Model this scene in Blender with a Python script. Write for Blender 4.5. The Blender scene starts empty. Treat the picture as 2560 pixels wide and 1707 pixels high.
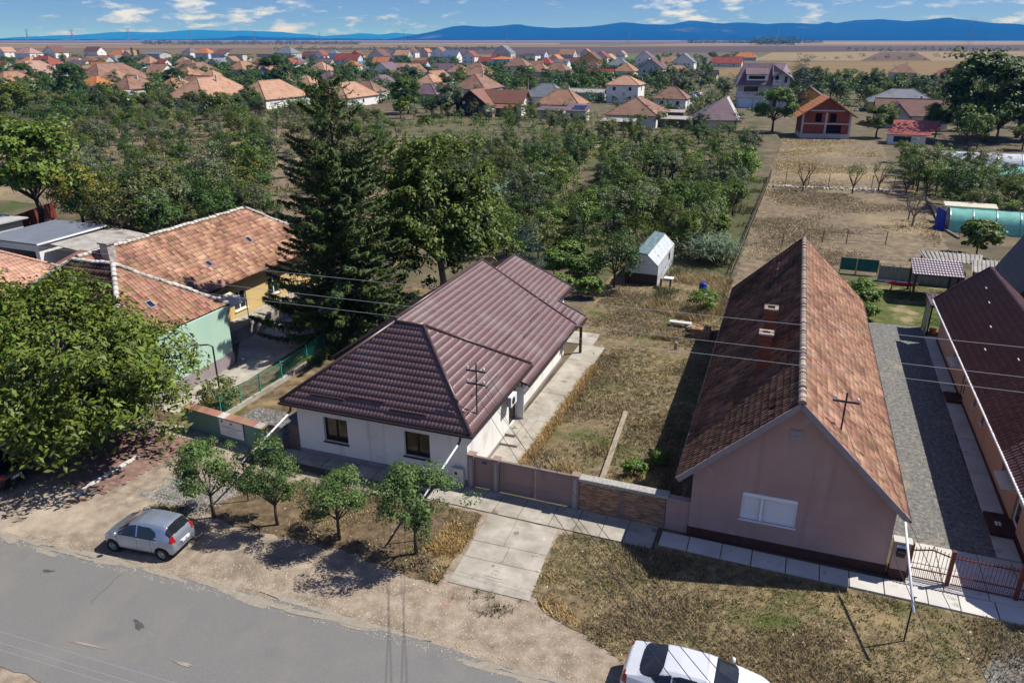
import bpy, bmesh, math, random
import numpy as np
from mathutils import Vector, Matrix
R = math.radians
random.seed(7)
scene = bpy.context.scene

# ------------------------------------------------------------------ camera
CAM_H, PITCH, YAW, FOC = 19.6, R(21.68), R(21.0), 1900.0      # metres, radians, focal length in 2560-wide pixels
cam_d = bpy.data.cameras.new('camera'); cam = bpy.data.objects.new('camera', cam_d)
scene.collection.objects.link(cam)
cam_d.sensor_fit = 'HORIZONTAL'; cam_d.sensor_width = 36.0; cam_d.lens = FOC / 2560 * 36
cam_d.clip_start = 0.5; cam_d.clip_end = 90000
cam.location = (0, 0, CAM_H); cam.rotation_euler = (R(90) - PITCH, 0, YAW)
scene.camera = cam

# ------------------------------------------------------------------ world, sun, exposure
SUN = Vector((0.645, 0.42, 1.0)).normalized()
elev = math.asin(SUN.z); azim = math.atan2(SUN.x, SUN.y)
world = bpy.data.worlds.new('World'); scene.world = world; world.use_nodes = True
wn = world.node_tree.nodes; wl = world.node_tree.links; wn.clear()
def wnode(t, **k):
    n = wn.new(t)
    for a, b in k.items(): setattr(n, a, b)
    return n
sky = wnode('ShaderNodeTexSky', sky_type='NISHITA', sun_disc=False, sun_elevation=elev, sun_rotation=azim)
sky.altitude = 1500; sky.air_density = 1.0; sky.dust_density = 0.1; sky.ozone_density = 2.0
tc = wnode('ShaderNodeTexCoord')
m1 = wnode('ShaderNodeMapping'); m1.inputs['Scale'].default_value = (24, 24, 95)
n1 = wnode('ShaderNodeTexNoise'); n1.inputs['Scale'].default_value = 1.0; n1.inputs['Detail'].default_value = 7; n1.inputs['Roughness'].default_value = 0.62
m2 = wnode('ShaderNodeMapping'); m2.inputs['Scale'].default_value = (4, 4, 16); m2.inputs['Location'].default_value = (3.1, 1.7, 0.4)
n2 = wnode('ShaderNodeTexNoise'); n2.inputs['Scale'].default_value = 1.0; n2.inputs['Detail'].default_value = 2
add = wnode('ShaderNodeMath', operation='ADD')
sc2 = wnode('ShaderNodeMath', operation='MULTIPLY'); sc2.inputs[1].default_value = 0.62
ramp = wnode('ShaderNodeValToRGB'); ramp.color_ramp.elements[0].position = 0.84; ramp.color_ramp.elements[1].position = 1.08
ramp.color_ramp.elements[1].color = (0.93, 0.93, 0.93, 1)
tint = wnode('ShaderNodeMixRGB', blend_type='MULTIPLY'); tint.inputs[0].default_value = 1.0; tint.inputs[2].default_value = (0.53, 0.76, 1.50, 1)      # clear late-summer air
mixc = wnode('ShaderNodeMixRGB'); mixc.inputs['Color2'].default_value = (13.5, 14.2, 15.2, 1)
bg = wnode('ShaderNodeBackground'); bg.inputs['Strength'].default_value = 0.05
out = wnode('ShaderNodeOutputWorld')
wl.new(tc.outputs['Generated'], m1.inputs[0]); wl.new(m1.outputs[0], n1.inputs[0])
wl.new(tc.outputs['Generated'], m2.inputs[0]); wl.new(m2.outputs[0], n2.inputs[0])
wl.new(n2.outputs[0], sc2.inputs[0]); wl.new(n1.outputs[0], add.inputs[0]); wl.new(sc2.outputs[0], add.inputs[1])
wl.new(add.outputs[0], ramp.inputs[0]); wl.new(ramp.outputs[0], mixc.inputs[0]); wl.new(sky.outputs[0], tint.inputs[1]); wl.new(tint.outputs[0], mixc.inputs[1])
wl.new(mixc.outputs[0], bg.inputs[0]); wl.new(bg.outputs[0], out.inputs[0])

sun_d = bpy.data.lights.new('sun', 'SUN'); sun_d.energy = 5.0; sun_d.angle = R(0.53); sun_d.color = (1.0, 0.955, 0.88)
sun = bpy.data.objects.new('sun', sun_d); scene.collection.objects.link(sun)
sun.rotation_euler = SUN.to_track_quat('Z', 'Y').to_euler()
vs = scene.view_settings; vs.view_transform = 'Standard'; vs.look = 'None'; vs.exposure = 0.35; vs.gamma = 1.0; vs.use_curve_mapping = False
scene.cycles.max_bounces = 6; scene.cycles.diffuse_bounces = 1; scene.cycles.glossy_bounces = 2
scene.cycles.transmission_bounces = 3; scene.cycles.volume_bounces = 0; scene.cycles.transparent_max_bounces = 8
scene.cycles.sample_clamp_indirect = 6.0

# ------------------------------------------------------------------ survey: picture mark -> metres on the ground (street runs along X, plots run back along Y)
_yc, _ys, _pc, _ps = math.cos(YAW), math.sin(YAW), math.cos(PITCH), math.sin(PITCH)
def _ray(u, v):
    x, y = u - 1280, v - 853.5
    Y, Z = FOC * _pc - y * _ps, -(FOC * _ps + y * _pc)
    return _yc * x - _ys * Y, _ys * x + _yc * Y, Z
def at(u, v, z=0.0):
    d = _ray(u, v); t = (z - CAM_H) / d[2]
    return Vector((d[0] * t, d[1] * t, z))
def bearing(x, y): return math.atan2(-x, y)      # left of +Y
def px_of(x, y, z=0.0):
    X, Y, Z = _yc * x + _ys * y, -_ys * x + _yc * y, z - CAM_H
    dep, up = Y * _pc - Z * _ps, Y * _ps + Z * _pc
    return 1280 + FOC * X / dep, 853.5 - FOC * up / dep

# ------------------------------------------------------------------ object helpers
COL = scene.collection
ORG = {}
def tag(o, label=None, cat=None, group=None, kind=None):
    if label: o['label'] = label
    if cat: o['category'] = cat
    if group: o['group'] = group
    if kind: o['kind'] = kind
    return o
def thing(name, label, cat, loc=(0, 0, 0), rz=0.0, group=None, local=False):
    o = bpy.data.objects.new(name, None); COL.objects.link(o)
    o.empty_display_size = 0.3
    o.location = loc; o.rotation_euler = (0, 0, rz)
    ORG[o.name] = Vector((0, 0, 0)) if local else Vector(loc)   # local: children are drawn round the origin, else in world metres
    return tag(o, label, cat, group)
def org(p):
    while p is not None:
        if p.name in ORG: return ORG[p.name]
        p = p.parent
    return Vector((0, 0, 0))
def link(name, me, parent=None, m=None, smooth=False):
    o = bpy.data.objects.new(name, me); COL.objects.link(o)
    if m is not None and not me.materials: me.materials.append(M[m] if isinstance(m, str) else m)
    if parent is not None: o.parent = parent
    if smooth and len(me.polygons): me.polygons.foreach_set('use_smooth', [True] * len(me.polygons))
    return o
def mesh_np(name, co, faces_n, idx):
    "co (V,3); idx flat vertex indices; faces_n sides per face"
    me = bpy.data.meshes.new(name); nf = len(idx) // faces_n
    me.vertices.add(len(co)); me.vertices.foreach_set('co', np.ascontiguousarray(co, dtype=np.float32).ravel())
    me.loops.add(len(idx)); me.loops.foreach_set('vertex_index', np.ascontiguousarray(idx, dtype=np.int32))
    me.polygons.add(nf); me.polygons.foreach_set('loop_start', np.arange(nf, dtype=np.int32) * faces_n)
    me.update(calc_edges=True); me.validate()
    return me
class MB:
    def __init__(s): s.v = []; s.f = []
    def add(s, vs, fs):
        b = len(s.v); s.v += [tuple(p) for p in vs]; s.f += [tuple(b + i for i in f) for f in fs]; return s
    def box(s, x0, x1, y0, y1, z0, z1):
        return s.add([(x0,y0,z0),(x1,y0,z0),(x1,y1,z0),(x0,y1,z0),(x0,y0,z1),(x1,y0,z1),(x1,y1,z1),(x0,y1,z1)],
                     [(3,2,1,0),(4,5,6,7),(0,1,5,4),(1,2,6,5),(2,3,7,6),(3,0,4,7)])
    def beam(s, p, q, w, h, up=(0, 0, 1)):
        p, q = Vector(p), Vector(q); d = (q - p).normalized(); u = Vector(up)
        a = d.cross(u)
        if a.length < 1e-4: a = d.cross(Vector((1, 0, 0)))
        a.normalize(); b = a.cross(d).normalized(); a *= w / 2; b *= h / 2
        vs = [p-a-b, p+a-b, p+a+b, p-a+b, q-a-b, q+a-b, q+a+b, q-a+b]
        return s.add(vs, [(0,1,2,3),(7,6,5,4),(4,5,1,0),(5,6,2,1),(6,7,3,2),(7,4,0,3)])
    def prism(s, pts, z0, z1):
        n = len(pts)
        return s.add([(x, y, z0) for x, y in pts] + [(x, y, z1) for x, y in pts],
                     [tuple(range(n))[::-1], tuple(range(n, 2*n))] + [(i, (i+1) % n, n+(i+1) % n, n+i) for i in range(n)])
    def slab(s, pts, t):
        "3D polygon given a thickness t along its (downward) normal"
        P = [Vector(p) for p in pts]; n = (P[1]-P[0]).cross(P[2]-P[0]).normalized(); k = len(P)
        lo = [p - n * t for p in P]
        return s.add(P + lo, [tuple(range(k)), tuple(range(k, 2*k))[::-1]] + [((i+1) % k, i, k+i, k+(i+1) % k) for i in range(k)])
    def poly(s, pts): return s.add(pts, [tuple(range(len(pts)))])
    def tube(s, pts, r, n=6, caps=True):
        pts = [Vector(p) for p in pts]; rs = r if isinstance(r, (list, tuple)) else [r] * len(pts)
        b = len(s.v); prev = None
        for i, p in enumerate(pts):
            d = (pts[min(i+1, len(pts)-1)] - pts[max(i-1, 0)]).normalized()
            if prev is None:
                a = d.cross(Vector((0, 0, 1)))
                if a.length < 1e-3: a = Vector((1, 0, 0))
            else: a = prev - d * prev.dot(d)
            a.normalize(); prev = a; c = d.cross(a)
            for k in range(n):
                t = 2 * math.pi * k / n; s.v.append(tuple(p + (a * math.cos(t) + c * math.sin(t)) * rs[i]))
        for i in range(len(pts)-1):
            for k in range(n):
                s.f.append((b+i*n+k, b+i*n+(k+1) % n, b+(i+1)*n+(k+1) % n, b+(i+1)*n+k))
        if caps:
            s.f.append(tuple(b+k for k in range(n))[::-1]); e = b+(len(pts)-1)*n; s.f.append(tuple(e+k for k in range(n)))
        return s
    def lathe(s, prof, c=(0, 0, 0), n=16, axis='Z'):
        b = len(s.v)
        for r, h in prof:
            for k in range(n):
                t = 2*math.pi*k/n; x, y = r*math.cos(t), r*math.sin(t)
                p = (x, y, h) if axis == 'Z' else ((x, h, y) if axis == 'Y' else (h, x, y))
                s.v.append((p[0]+c[0], p[1]+c[1], p[2]+c[2]))
        for i in range(len(prof)-1):
            for k in range(n): s.f.append((b+i*n+k, b+i*n+(k+1) % n, b+(i+1)*n+(k+1) % n, b+(i+1)*n+k))
        return s
    def mesh(s, name, o=Vector((0, 0, 0))):
        me = bpy.data.meshes.new(name); me.from_pydata([(x-o[0], y-o[1], z-o[2]) for x, y, z in s.v], [], s.f); me.update(); return me
    def build(s, name, m, parent=None, smooth=False, label=None, bevel=0.0):
        me = s.mesh(name, org(parent)); o = link(name, me, parent, m, smooth)
        if label: o['label'] = label
        if bevel:
            md = o.modifiers.new('bevel', 'BEVEL'); md.width = bevel; md.segments = 2; md.limit_method = 'ANGLE'
        return o
def solo(name, mb, m, label, cat, base, group=None, kind=None, rz=0, smooth=False, bevel=0):
    "a thing that is one mesh, its origin at its base"
    me = mb.mesh(name, Vector(base)); o = link(name, me, None, m, smooth); o.location = base; o.rotation_euler[2] = rz
    if bevel:
        md = o.modifiers.new('bevel', 'BEVEL'); md.width = bevel; md.segments = 2; md.limit_method = 'ANGLE'
    return tag(o, label, cat, group, kind)
def inside(px, py, poly):
    px = np.asarray(px); py = np.asarray(py); r = np.zeros(px.shape, bool); n = len(poly)
    for i in range(n):
        x1, y1 = poly[i]; x2, y2 = poly[(i+1) % n]
        if y1 == y2: continue
        r ^= ((y1 > py) != (y2 > py)) & (px < (x2-x1)*(py-y1)/(y2-y1)+x1)
    return r
# ------------------------------------------------------------------ materials (all procedural)
M = {}
def mat(name, cols, scale=1.0, detail=6.0, rough=0.8, bump=0.0, bscale=None, island=0.0, coord='Object', stretch=None, metallic=0.0,
        spec=0.3, bands=None, trans=0.0, bdist=0.05, coat=0.0, speck=None, second=None, streak=None):
    """cols: list of (position, (r,g,b)) run through a noise ramp; island: random value shift per loose piece;
    bands: (axis, period, strength) darker lines every period; speck: (scale, amount, colour) scattered spots; second: (scale, colour, lo, hi) large patches"""
    m = bpy.data.materials.new(name); m.use_nodes = True; nt = m.node_tree; N = nt.nodes; L = nt.links
    p = N['Principled BSDF']; p.inputs['Roughness'].default_value = rough; p.inputs['Metallic'].default_value = metallic
    p.inputs['Specular IOR Level'].default_value = spec
    if coat: p.inputs['Coat Weight'].default_value = coat; p.inputs['Coat Roughness'].default_value = 0.05
    if len(cols) == 1 and not (bump or island or bands or speck or second):
        p.inputs['Base Color'].default_value = (*cols[0][1], 1); M[name] = m; return m
    t = N.new('ShaderNodeTexCoord'); mp = N.new('ShaderNodeMapping')
    if stretch: mp.inputs['Scale'].default_value = stretch
    L.new(t.outputs[coord], mp.inputs[0])
    def noise(sc, det=6.0, ro=0.6):
        n = N.new('ShaderNodeTexNoise'); n.inputs['Scale'].default_value = sc; n.inputs['Detail'].default_value = det; n.inputs['Roughness'].default_value = ro
        L.new(mp.outputs[0], n.inputs[0]); return n
    nz = noise(scale, detail)
    rp = N.new('ShaderNodeValToRGB'); L.new(nz.outputs[0], rp.inputs[0]); el = rp.color_ramp.elements
    while len(el) < len(cols): el.new(0.5)
    if len(cols) == 1: el[0].color = (*cols[0][1], 1); el[1].color = (*cols[0][1], 1)
    else:
        for e, (ps, c) in zip(el, cols): e.position = ps; e.color = (*c, 1)
    c = rp.outputs[0]
    def mix(fac, a, b, mode='MIX'):
        x = N.new('ShaderNodeMixRGB'); x.blend_type = mode
        for inp, val in ((x.inputs[0], fac), (x.inputs[1], a), (x.inputs[2], b)):
            if isinstance(val, (int, float)): inp.default_value = val
            elif isinstance(val, tuple): inp.default_value = (*val, 1)
            else: L.new(val, inp)
        return x.outputs[0]
    def rng(sock, a, b, c0, d):
        x = N.new('ShaderNodeMapRange'); x.clamp = True
        for i, val in enumerate((a, b, c0, d)): x.inputs[1+i].default_value = val
        L.new(sock, x.inputs[0]); return x.outputs[0]
    if second:
        for sc, colr, lo, hi in (second if isinstance(second, list) else [second]):
            n2 = noise(sc, 4.0, 0.55); c = mix(rng(n2.outputs[0], lo, hi, 0, 1), c, colr)
    if streak:
        m2 = N.new('ShaderNodeMapping'); m2.inputs['Scale'].default_value = (streak[0], streak[0], streak[0]*0.07); L.new(t.outputs['Object'], m2.inputs[0])
        n3 = N.new('ShaderNodeTexNoise'); n3.inputs['Scale'].default_value = 1.0; n3.inputs['Detail'].default_value = 5; L.new(m2.outputs[0], n3.inputs[0]); c = mix(rng(n3.outputs[0], 0.54, 0.72, 0, streak[2]), c, streak[1])
    if speck:
        vz = N.new('ShaderNodeTexVoronoi'); vz.inputs['Scale'].default_value = speck[0]; L.new(mp.outputs[0], vz.inputs[0])
        c = mix(rng(vz.outputs['Distance'], 0.0, speck[1], 1, 0), c, speck[2])
    if bands:
        bl = bands if isinstance(bands, list) else [bands]
        for axis, per, st in bl:
            sp = N.new('ShaderNodeSeparateXYZ'); L.new(t.outputs['Object'], sp.inputs[0])
            md = N.new('ShaderNodeMath'); md.operation = 'FRACT'; dv = N.new('ShaderNodeMath'); dv.operation = 'DIVIDE'; dv.inputs[1].default_value = per
            L.new(sp.outputs['XYZ'.index(axis)], dv.inputs[0]); L.new(dv.outputs[0], md.inputs[0])
            c = mix(rng(md.outputs[0], 0.0, 0.45, st, 0.0), c, (0.0, 0.0, 0.0))
    if island:
        g = N.new('ShaderNodeNewGeometry'); oi = N.new('ShaderNodeObjectInfo')
        ad = N.new('ShaderNodeMath'); ad.operation = 'ADD'; fr = N.new('ShaderNodeMath'); fr.operation = 'FRACT'
        L.new(g.outputs['Random Per Island'], ad.inputs[0]); L.new(oi.outputs['Random'], ad.inputs[1]); L.new(ad.outputs[0], fr.inputs[0])
        hs = N.new('ShaderNodeHueSaturation'); L.new(c, hs.inputs['Color'])
        L.new(rng(fr.outputs[0], 0, 1, 1 - island, 1 + island), hs.inputs['Value'])
        fr2 = N.new('ShaderNodeMath'); fr2.operation = 'MULTIPLY'; fr2.inputs[1].default_value = 7.13; L.new(fr.outputs[0], fr2.inputs[0])
        fr3 = N.new('ShaderNodeMath'); fr3.operation = 'FRACT'; L.new(fr2.outputs[0], fr3.inputs[0])
        L.new(rng(fr3.outputs[0], 0, 1, 0.5 - island * 0.05, 0.5 + island * 0.05), hs.inputs['Hue'])
        h2 = N.new('ShaderNodeHueSaturation'); L.new(hs.outputs[0], h2.inputs['Color']); L.new(rng(oi.outputs['Random'], 0, 1, 0.78, 1.24), h2.inputs['Value'])
        c = h2.outputs[0]
    L.new(c, p.inputs['Base Color'])
    if bump:
        nb = noise(bscale or scale * 4, 5.0); b = N.new('ShaderNodeBump'); b.inputs['Strength'].default_value = bump; b.inputs['Distance'].default_value = bdist
        L.new(nb.outputs[0], b.inputs['Height']); L.new(b.outputs[0], p.inputs['Normal'])
    if trans:
        ts = N.new('ShaderNodeBsdfTranslucent'); L.new(c, ts.inputs[0]); ms = N.new('ShaderNodeMixShader'); ms.inputs[0].default_value = trans
        L.new(p.outputs[0], ms.inputs[1]); L.new(ts.outputs[0], ms.inputs[2]); L.new(ms.outputs[0], N['Material Output'].inputs['Surface'])
    M[name] = m; return m

# ground
mat('soil', [(0.30, (0.06, 0.048, 0.03)), (0.52, (0.115, 0.092, 0.055)), (0.72, (0.20, 0.155, 0.095))], 0.35, 10, 0.95, 0.5, 6,
    second=[(0.02, (0.10, 0.095, 0.045), 0.5, 0.62), (0.09, (0.055, 0.075, 0.02), 0.56, 0.66)])
mat('asphalt', [(0.3, (0.142, 0.141, 0.138)), (0.5, (0.163, 0.161, 0.156)), (0.72, (0.188, 0.184, 0.176))], 20, 8, 0.85, 0.2, 60, bdist=0.008,
    speck=(3.0, 0.035, (0.26, 0.25, 0.23)), second=[(0.30, (0.205, 0.19, 0.168), 0.52, 0.78), (0.7, (0.14, 0.14, 0.14), 0.56, 0.80)])
mat('dirt', [(0.25, (0.135, 0.108, 0.082)), (0.48, (0.26, 0.208, 0.158)), (0.75, (0.41, 0.345, 0.275))], 1.6, 14, 0.95, 0.7, 14, bdist=0.04,
    second=[(0.22, (0.46, 0.385, 0.30), 0.52, 0.72), (0.5, (0.30, 0.15, 0.085), 0.64, 0.76), (0.35, (0.17, 0.14, 0.105), 0.56, 0.70)], speck=(16, 0.09, (0.50, 0.44, 0.36)))
mat('mulch', [(0.28, (0.05, 0.033, 0.02)), (0.5, (0.12, 0.085, 0.05)), (0.72, (0.22, 0.16, 0.09))], 2.2, 12, 0.95, 0.7, 22, bdist=0.04,
    second=[(0.45, (0.26, 0.19, 0.10), 0.55, 0.68)], speck=(5, 0.03, (0.6, 0.55, 0.45)))
mat('dry_grass', [(0.28, (0.085, 0.062, 0.034)), (0.48, (0.165, 0.125, 0.07)), (0.70, (0.29, 0.225, 0.125))], 2.6, 12, 0.95, 0.6, 26, bdist=0.04,
    second=[(0.33, (0.075, 0.092, 0.024), 0.53, 0.66), (0.22, (0.28, 0.21, 0.11), 0.56, 0.70)])
mat('dry_field', [(0.28, (0.095, 0.072, 0.046)), (0.5, (0.165, 0.126, 0.082)), (0.72, (0.27, 0.215, 0.14))], 1.1, 12, 0.95, 0.6, 9, bdist=0.06,
    second=[(0.12, (0.13, 0.125, 0.06), 0.56, 0.70), (0.06, (0.30, 0.23, 0.13), 0.52, 0.68)])
mat('garden_ground', [(0.3, (0.035, 0.045, 0.014)), (0.52, (0.075, 0.078, 0.028)), (0.74, (0.14, 0.105, 0.058))], 1.4, 10, 0.95, 0.6, 12)
mat('lawn', [(0.3, (0.05, 0.07, 0.015)), (0.55, (0.09, 0.11, 0.025)), (0.75, (0.19, 0.16, 0.06))], 1.2, 10, 0.95, 0.5, 30,
    second=[(0.4, (0.27, 0.21, 0.12), 0.52, 0.62)])
mat('concrete', [(0.3, (0.24, 0.22, 0.185)), (0.5, (0.36, 0.33, 0.28)), (0.72, (0.50, 0.465, 0.40))], 1.0, 12, 0.9, 0.3, 30, bdist=0.01,
    second=[(0.5, (0.21, 0.19, 0.15), 0.55, 0.70), (1.6, (0.15, 0.135, 0.11), 0.64, 0.72)], speck=(30, 0.08, (0.3, 0.28, 0.25)))
mat('pale_concrete', [(0.3, (0.46, 0.44, 0.41)), (0.7, (0.60, 0.58, 0.55))], 0.8, 10, 0.9, 0.2, 30, bdist=0.01, second=[(1.2, (0.33, 0.31, 0.29), 0.62, 0.72)])
mat('paver_red', [(0.3, (0.17, 0.105, 0.085)), (0.7, (0.27, 0.17, 0.14))], 3, 8, 0.9, 0.3, 30, island=0.25, bdist=0.01)
mat('gravel', [(0.3, (0.085, 0.085, 0.078)), (0.5, (0.17, 0.168, 0.155)), (0.7, (0.31, 0.30, 0.28))], 5, 14, 0.95, 0.9, 22, bdist=0.05, speck=(12, 0.18, (0.50, 0.48, 0.45)),
    second=[(0.4, (0.34, 0.28, 0.21), 0.60, 0.72)])
mat('rubble', [(0.3, (0.08, 0.08, 0.08)), (0.7, (0.32, 0.315, 0.31))], 4, 10, 0.95, 0.9, 14, island=0.3)
mat('stone', [(0.3, (0.35, 0.32, 0.28)), (0.7, (0.62, 0.58, 0.52))], 3, 6, 0.9, 0.4, 10, island=0.3)
mat('wood_old', [(0.3, (0.20, 0.165, 0.125)), (0.7, (0.40, 0.34, 0.26))], 2, 8, 0.9, 0.4, 20, stretch=(8, 1, 8))
mat('wood_dark', [(0.3, (0.045, 0.028, 0.02)), (0.7, (0.095, 0.06, 0.04))], 3, 8, 0.8, 0.3, 20)
mat('wood_post', [(0.3, (0.10, 0.08, 0.06)), (0.7, (0.20, 0.165, 0.125))], 3, 8, 0.9, 0.3, 20)
mat('bark', [(0.3, (0.05, 0.038, 0.028)), (0.7, (0.125, 0.10, 0.078))], 4, 8, 0.95, 0.6, 14, stretch=(3, 3, 0.7))
mat('bark_pale', [(0.3, (0.14, 0.12, 0.10)), (0.7, (0.30, 0.26, 0.22))], 4, 8, 0.95, 0.6, 14, stretch=(3, 3, 0.7))
# walls
mat('plaster_white', [(0.3, (0.74, 0.73, 0.70)), (0.7, (0.82, 0.815, 0.79))], 0.8, 8, 0.9, 0.08, 60, bdist=0.01, second=[(0.5, (0.62, 0.60, 0.56), 0.60, 0.75)], streak=(2.6, (0.52, 0.49, 0.44), 0.55))
mat('plinth_mauve', [(0.3, (0.25, 0.21, 0.23)), (0.7, (0.32, 0.27, 0.29))], 2, 6, 0.9, 0.2, 40)
mat('plaster_mauve', [(0.3, (0.36, 0.235, 0.21)), (0.7, (0.45, 0.30, 0.27))], 0.5, 8, 0.9, 0.12, 60, bdist=0.01, second=[(0.35, (0.36, 0.24, 0.22), 0.54, 0.74), (1.4, (0.50, 0.36, 0.33), 0.62, 0.75)], streak=(2.2, (0.32, 0.21, 0.19), 0.6))
mat('plaster_gate', [(0.3, (0.235, 0.165, 0.15)), (0.7, (0.30, 0.215, 0.195))], 0.7, 8, 0.85, 0.1, 60, bdist=0.01, streak=(3, (0.17, 0.12, 0.11), 0.5))
mat('plinth_maroon', [(0.3, (0.05, 0.022, 0.018)), (0.7, (0.09, 0.04, 0.034))], 2, 6, 0.85, 0.2, 40)
mat('plaster_peach', [(0.3, (0.42, 0.27, 0.19)), (0.7, (0.49, 0.32, 0.23))], 0.7, 8, 0.9, 0.08, 60, bdist=0.01)
mat('plaster_mint', [(0.3, (0.36, 0.55, 0.45)), (0.7, (0.44, 0.62, 0.51))], 0.8, 8, 0.9, 0.08, 60, bdist=0.01)
mat('plaster_green', [(0.3, (0.15, 0.26, 0.21)), (0.7, (0.20, 0.32, 0.26))], 0.8, 8, 0.9, 0.15, 50, bdist=0.01, second=[(0.7, (0.13, 0.20, 0.16), 0.6, 0.75)])
mat('plaster_yellow', [(0.3, (0.56, 0.40, 0.17)), (0.7, (0.64, 0.47, 0.22))], 0.8, 8, 0.9, 0.08, 60, bdist=0.01)
mat('plaster_grey', [(0.3, (0.42, 0.41, 0.40)), (0.7, (0.52, 0.51, 0.50))], 0.6, 8, 0.9)
mat('plaster_cream', [(0.3, (0.58, 0.53, 0.43)), (0.7, (0.68, 0.63, 0.52))], 0.6, 8, 0.9)
mat('plaster_blue', [(0.3, (0.44, 0.58, 0.74)), (0.7, (0.52, 0.65, 0.80))], 0.6, 8, 0.9)
mat('plaster_orange', [(0.3, (0.66, 0.33, 0.07)), (0.7, (0.72, 0.38, 0.10))], 0.6, 8, 0.9)
mat('wall_brick_red', [(0.3, (0.20, 0.055, 0.03)), (0.7, (0.30, 0.085, 0.05))], 1.5, 8, 0.9, bands=[('Z', 0.24, 0.35)])
mat('brick', [(0.3, (0.24, 0.14, 0.085)), (0.7, (0.40, 0.25, 0.155))], 6, 6, 0.95, 0.4, 30, island=0.35, bdist=0.01)
mat('mortar', [(0.3, (0.16, 0.125, 0.10)), (0.7, (0.25, 0.20, 0.165))], 5, 6, 0.95, 0.4, 40)
mat('coping', [(0.3, (0.22, 0.215, 0.20)), (0.5, (0.36, 0.35, 0.32)), (0.7, (0.52, 0.50, 0.46))], 9, 8, 0.95, 0.8, 24)
mat('ridge_mortar', [(0.3, (0.26, 0.23, 0.20)), (0.5, (0.43, 0.40, 0.36)), (0.7, (0.62, 0.59, 0.55))], 5, 8, 0.95, 0.6, 16, island=0.25)
# roofs
mat('roof_brown_metal', [(0.3, (0.128, 0.072, 0.074)), (0.7, (0.158, 0.093, 0.096))], 0.9, 7, 0.42, spec=0.4, second=[(0.35, (0.175, 0.13, 0.13), 0.52, 0.68)])
mat('roof_cap_brown', [(1, (0.075, 0.043, 0.044))], rough=0.35, spec=0.5)
mat('trim_brown', [(1, (0.030, 0.018, 0.018))], rough=0.5)
mat('soffit', [(1, (0.19, 0.15, 0.14))], rough=0.6)
mat('tile_maroon', [(0.3, (0.085, 0.040, 0.036)), (0.7, (0.12, 0.058, 0.05))], 0.8, 4, 0.45, spec=0.4, island=0.12)
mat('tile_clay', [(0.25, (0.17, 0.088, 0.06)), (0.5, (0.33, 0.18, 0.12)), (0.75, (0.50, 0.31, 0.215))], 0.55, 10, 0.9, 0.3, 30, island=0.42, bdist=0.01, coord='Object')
mat('tile_clay_worn_shaded', [(0.25, (0.065, 0.038, 0.028)), (0.5, (0.15, 0.078, 0.052)), (0.75, (0.29, 0.165, 0.11))], 0.6, 10, 0.95, 0.3, 30, island=0.5, bdist=0.01, second=[(0.35, (0.05, 0.035, 0.028), 0.55, 0.68), (1.3, (0.33, 0.28, 0.22), 0.70, 0.76)])  # worn clay; shade of slopes turned from the sun is put into the colour
mat('ridge_old', [(0.3, (0.15, 0.115, 0.09)), (0.5, (0.25, 0.20, 0.165)), (0.7, (0.42, 0.36, 0.31))], 3, 8, 0.95, 0.6, 16, island=0.4)
mat('roof_deck', [(1, (0.07, 0.045, 0.035))])
def far_roof(n, a, b, rough=0.85, st=0.35, per=0.42): mat(n, [(0.3, a), (0.7, b)], 0.35, 9, rough, bands=[('Z', per, st)], second=[(0.5, tuple(x*0.72 for x in a), 0.55, 0.7)])
far_roof('far_clay', (0.26, 0.14, 0.09), (0.38, 0.22, 0.145)); far_roof('far_clay_brown', (0.19, 0.105, 0.075), (0.29, 0.175, 0.125))
far_roof('far_orange', (0.42, 0.15, 0.055), (0.50, 0.20, 0.085)); far_roof('far_clay_pale', (0.36, 0.20, 0.13), (0.46, 0.285, 0.195))
far_roof('far_red', (0.24, 0.055, 0.04), (0.31, 0.08, 0.06), 0.5); far_roof('far_brown', (0.13, 0.065, 0.05), (0.18, 0.09, 0.07), 0.5)
far_roof('far_metal_brown', (0.20, 0.095, 0.065), (0.235, 0.115, 0.08), 0.5, 0.12, 0.5)
far_roof('far_purple', (0.155, 0.105, 0.125), (0.20, 0.14, 0.16), 0.45, 0.4, 0.35); far_roof('far_grey', (0.15, 0.165, 0.19), (0.21, 0.225, 0.25), 0.5)
far_roof('far_dark', (0.045, 0.035, 0.04), (0.07, 0.055, 0.06), 0.5); far_roof('far_pink', (0.32, 0.19, 0.155), (0.42, 0.265, 0.215)); far_roof('far_blue', (0.10, 0.15, 0.24), (0.14, 0.19, 0.29), 0.4)
mat('tin_grey', [(0.3, (0.34, 0.34, 0.34)), (0.7, (0.50, 0.50, 0.49))], 0.8, 8, 0.6, second=[(0.6, (0.25, 0.20, 0.16), 0.6, 0.75)])
mat('asbestos', [(0.3, (0.24, 0.225, 0.205)), (0.7, (0.42, 0.40, 0.37))], 1.2, 9, 0.9, second=[(0.5, (0.17, 0.13, 0.10), 0.55, 0.72)])
mat('bitumen_grey', [(0.3, (0.13, 0.15, 0.185)), (0.7, (0.17, 0.19, 0.23))], 0.6, 6, 0.7)
mat('solar', [(1, (0.012, 0.02, 0.045))], rough=0.12, spec=0.6)
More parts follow.
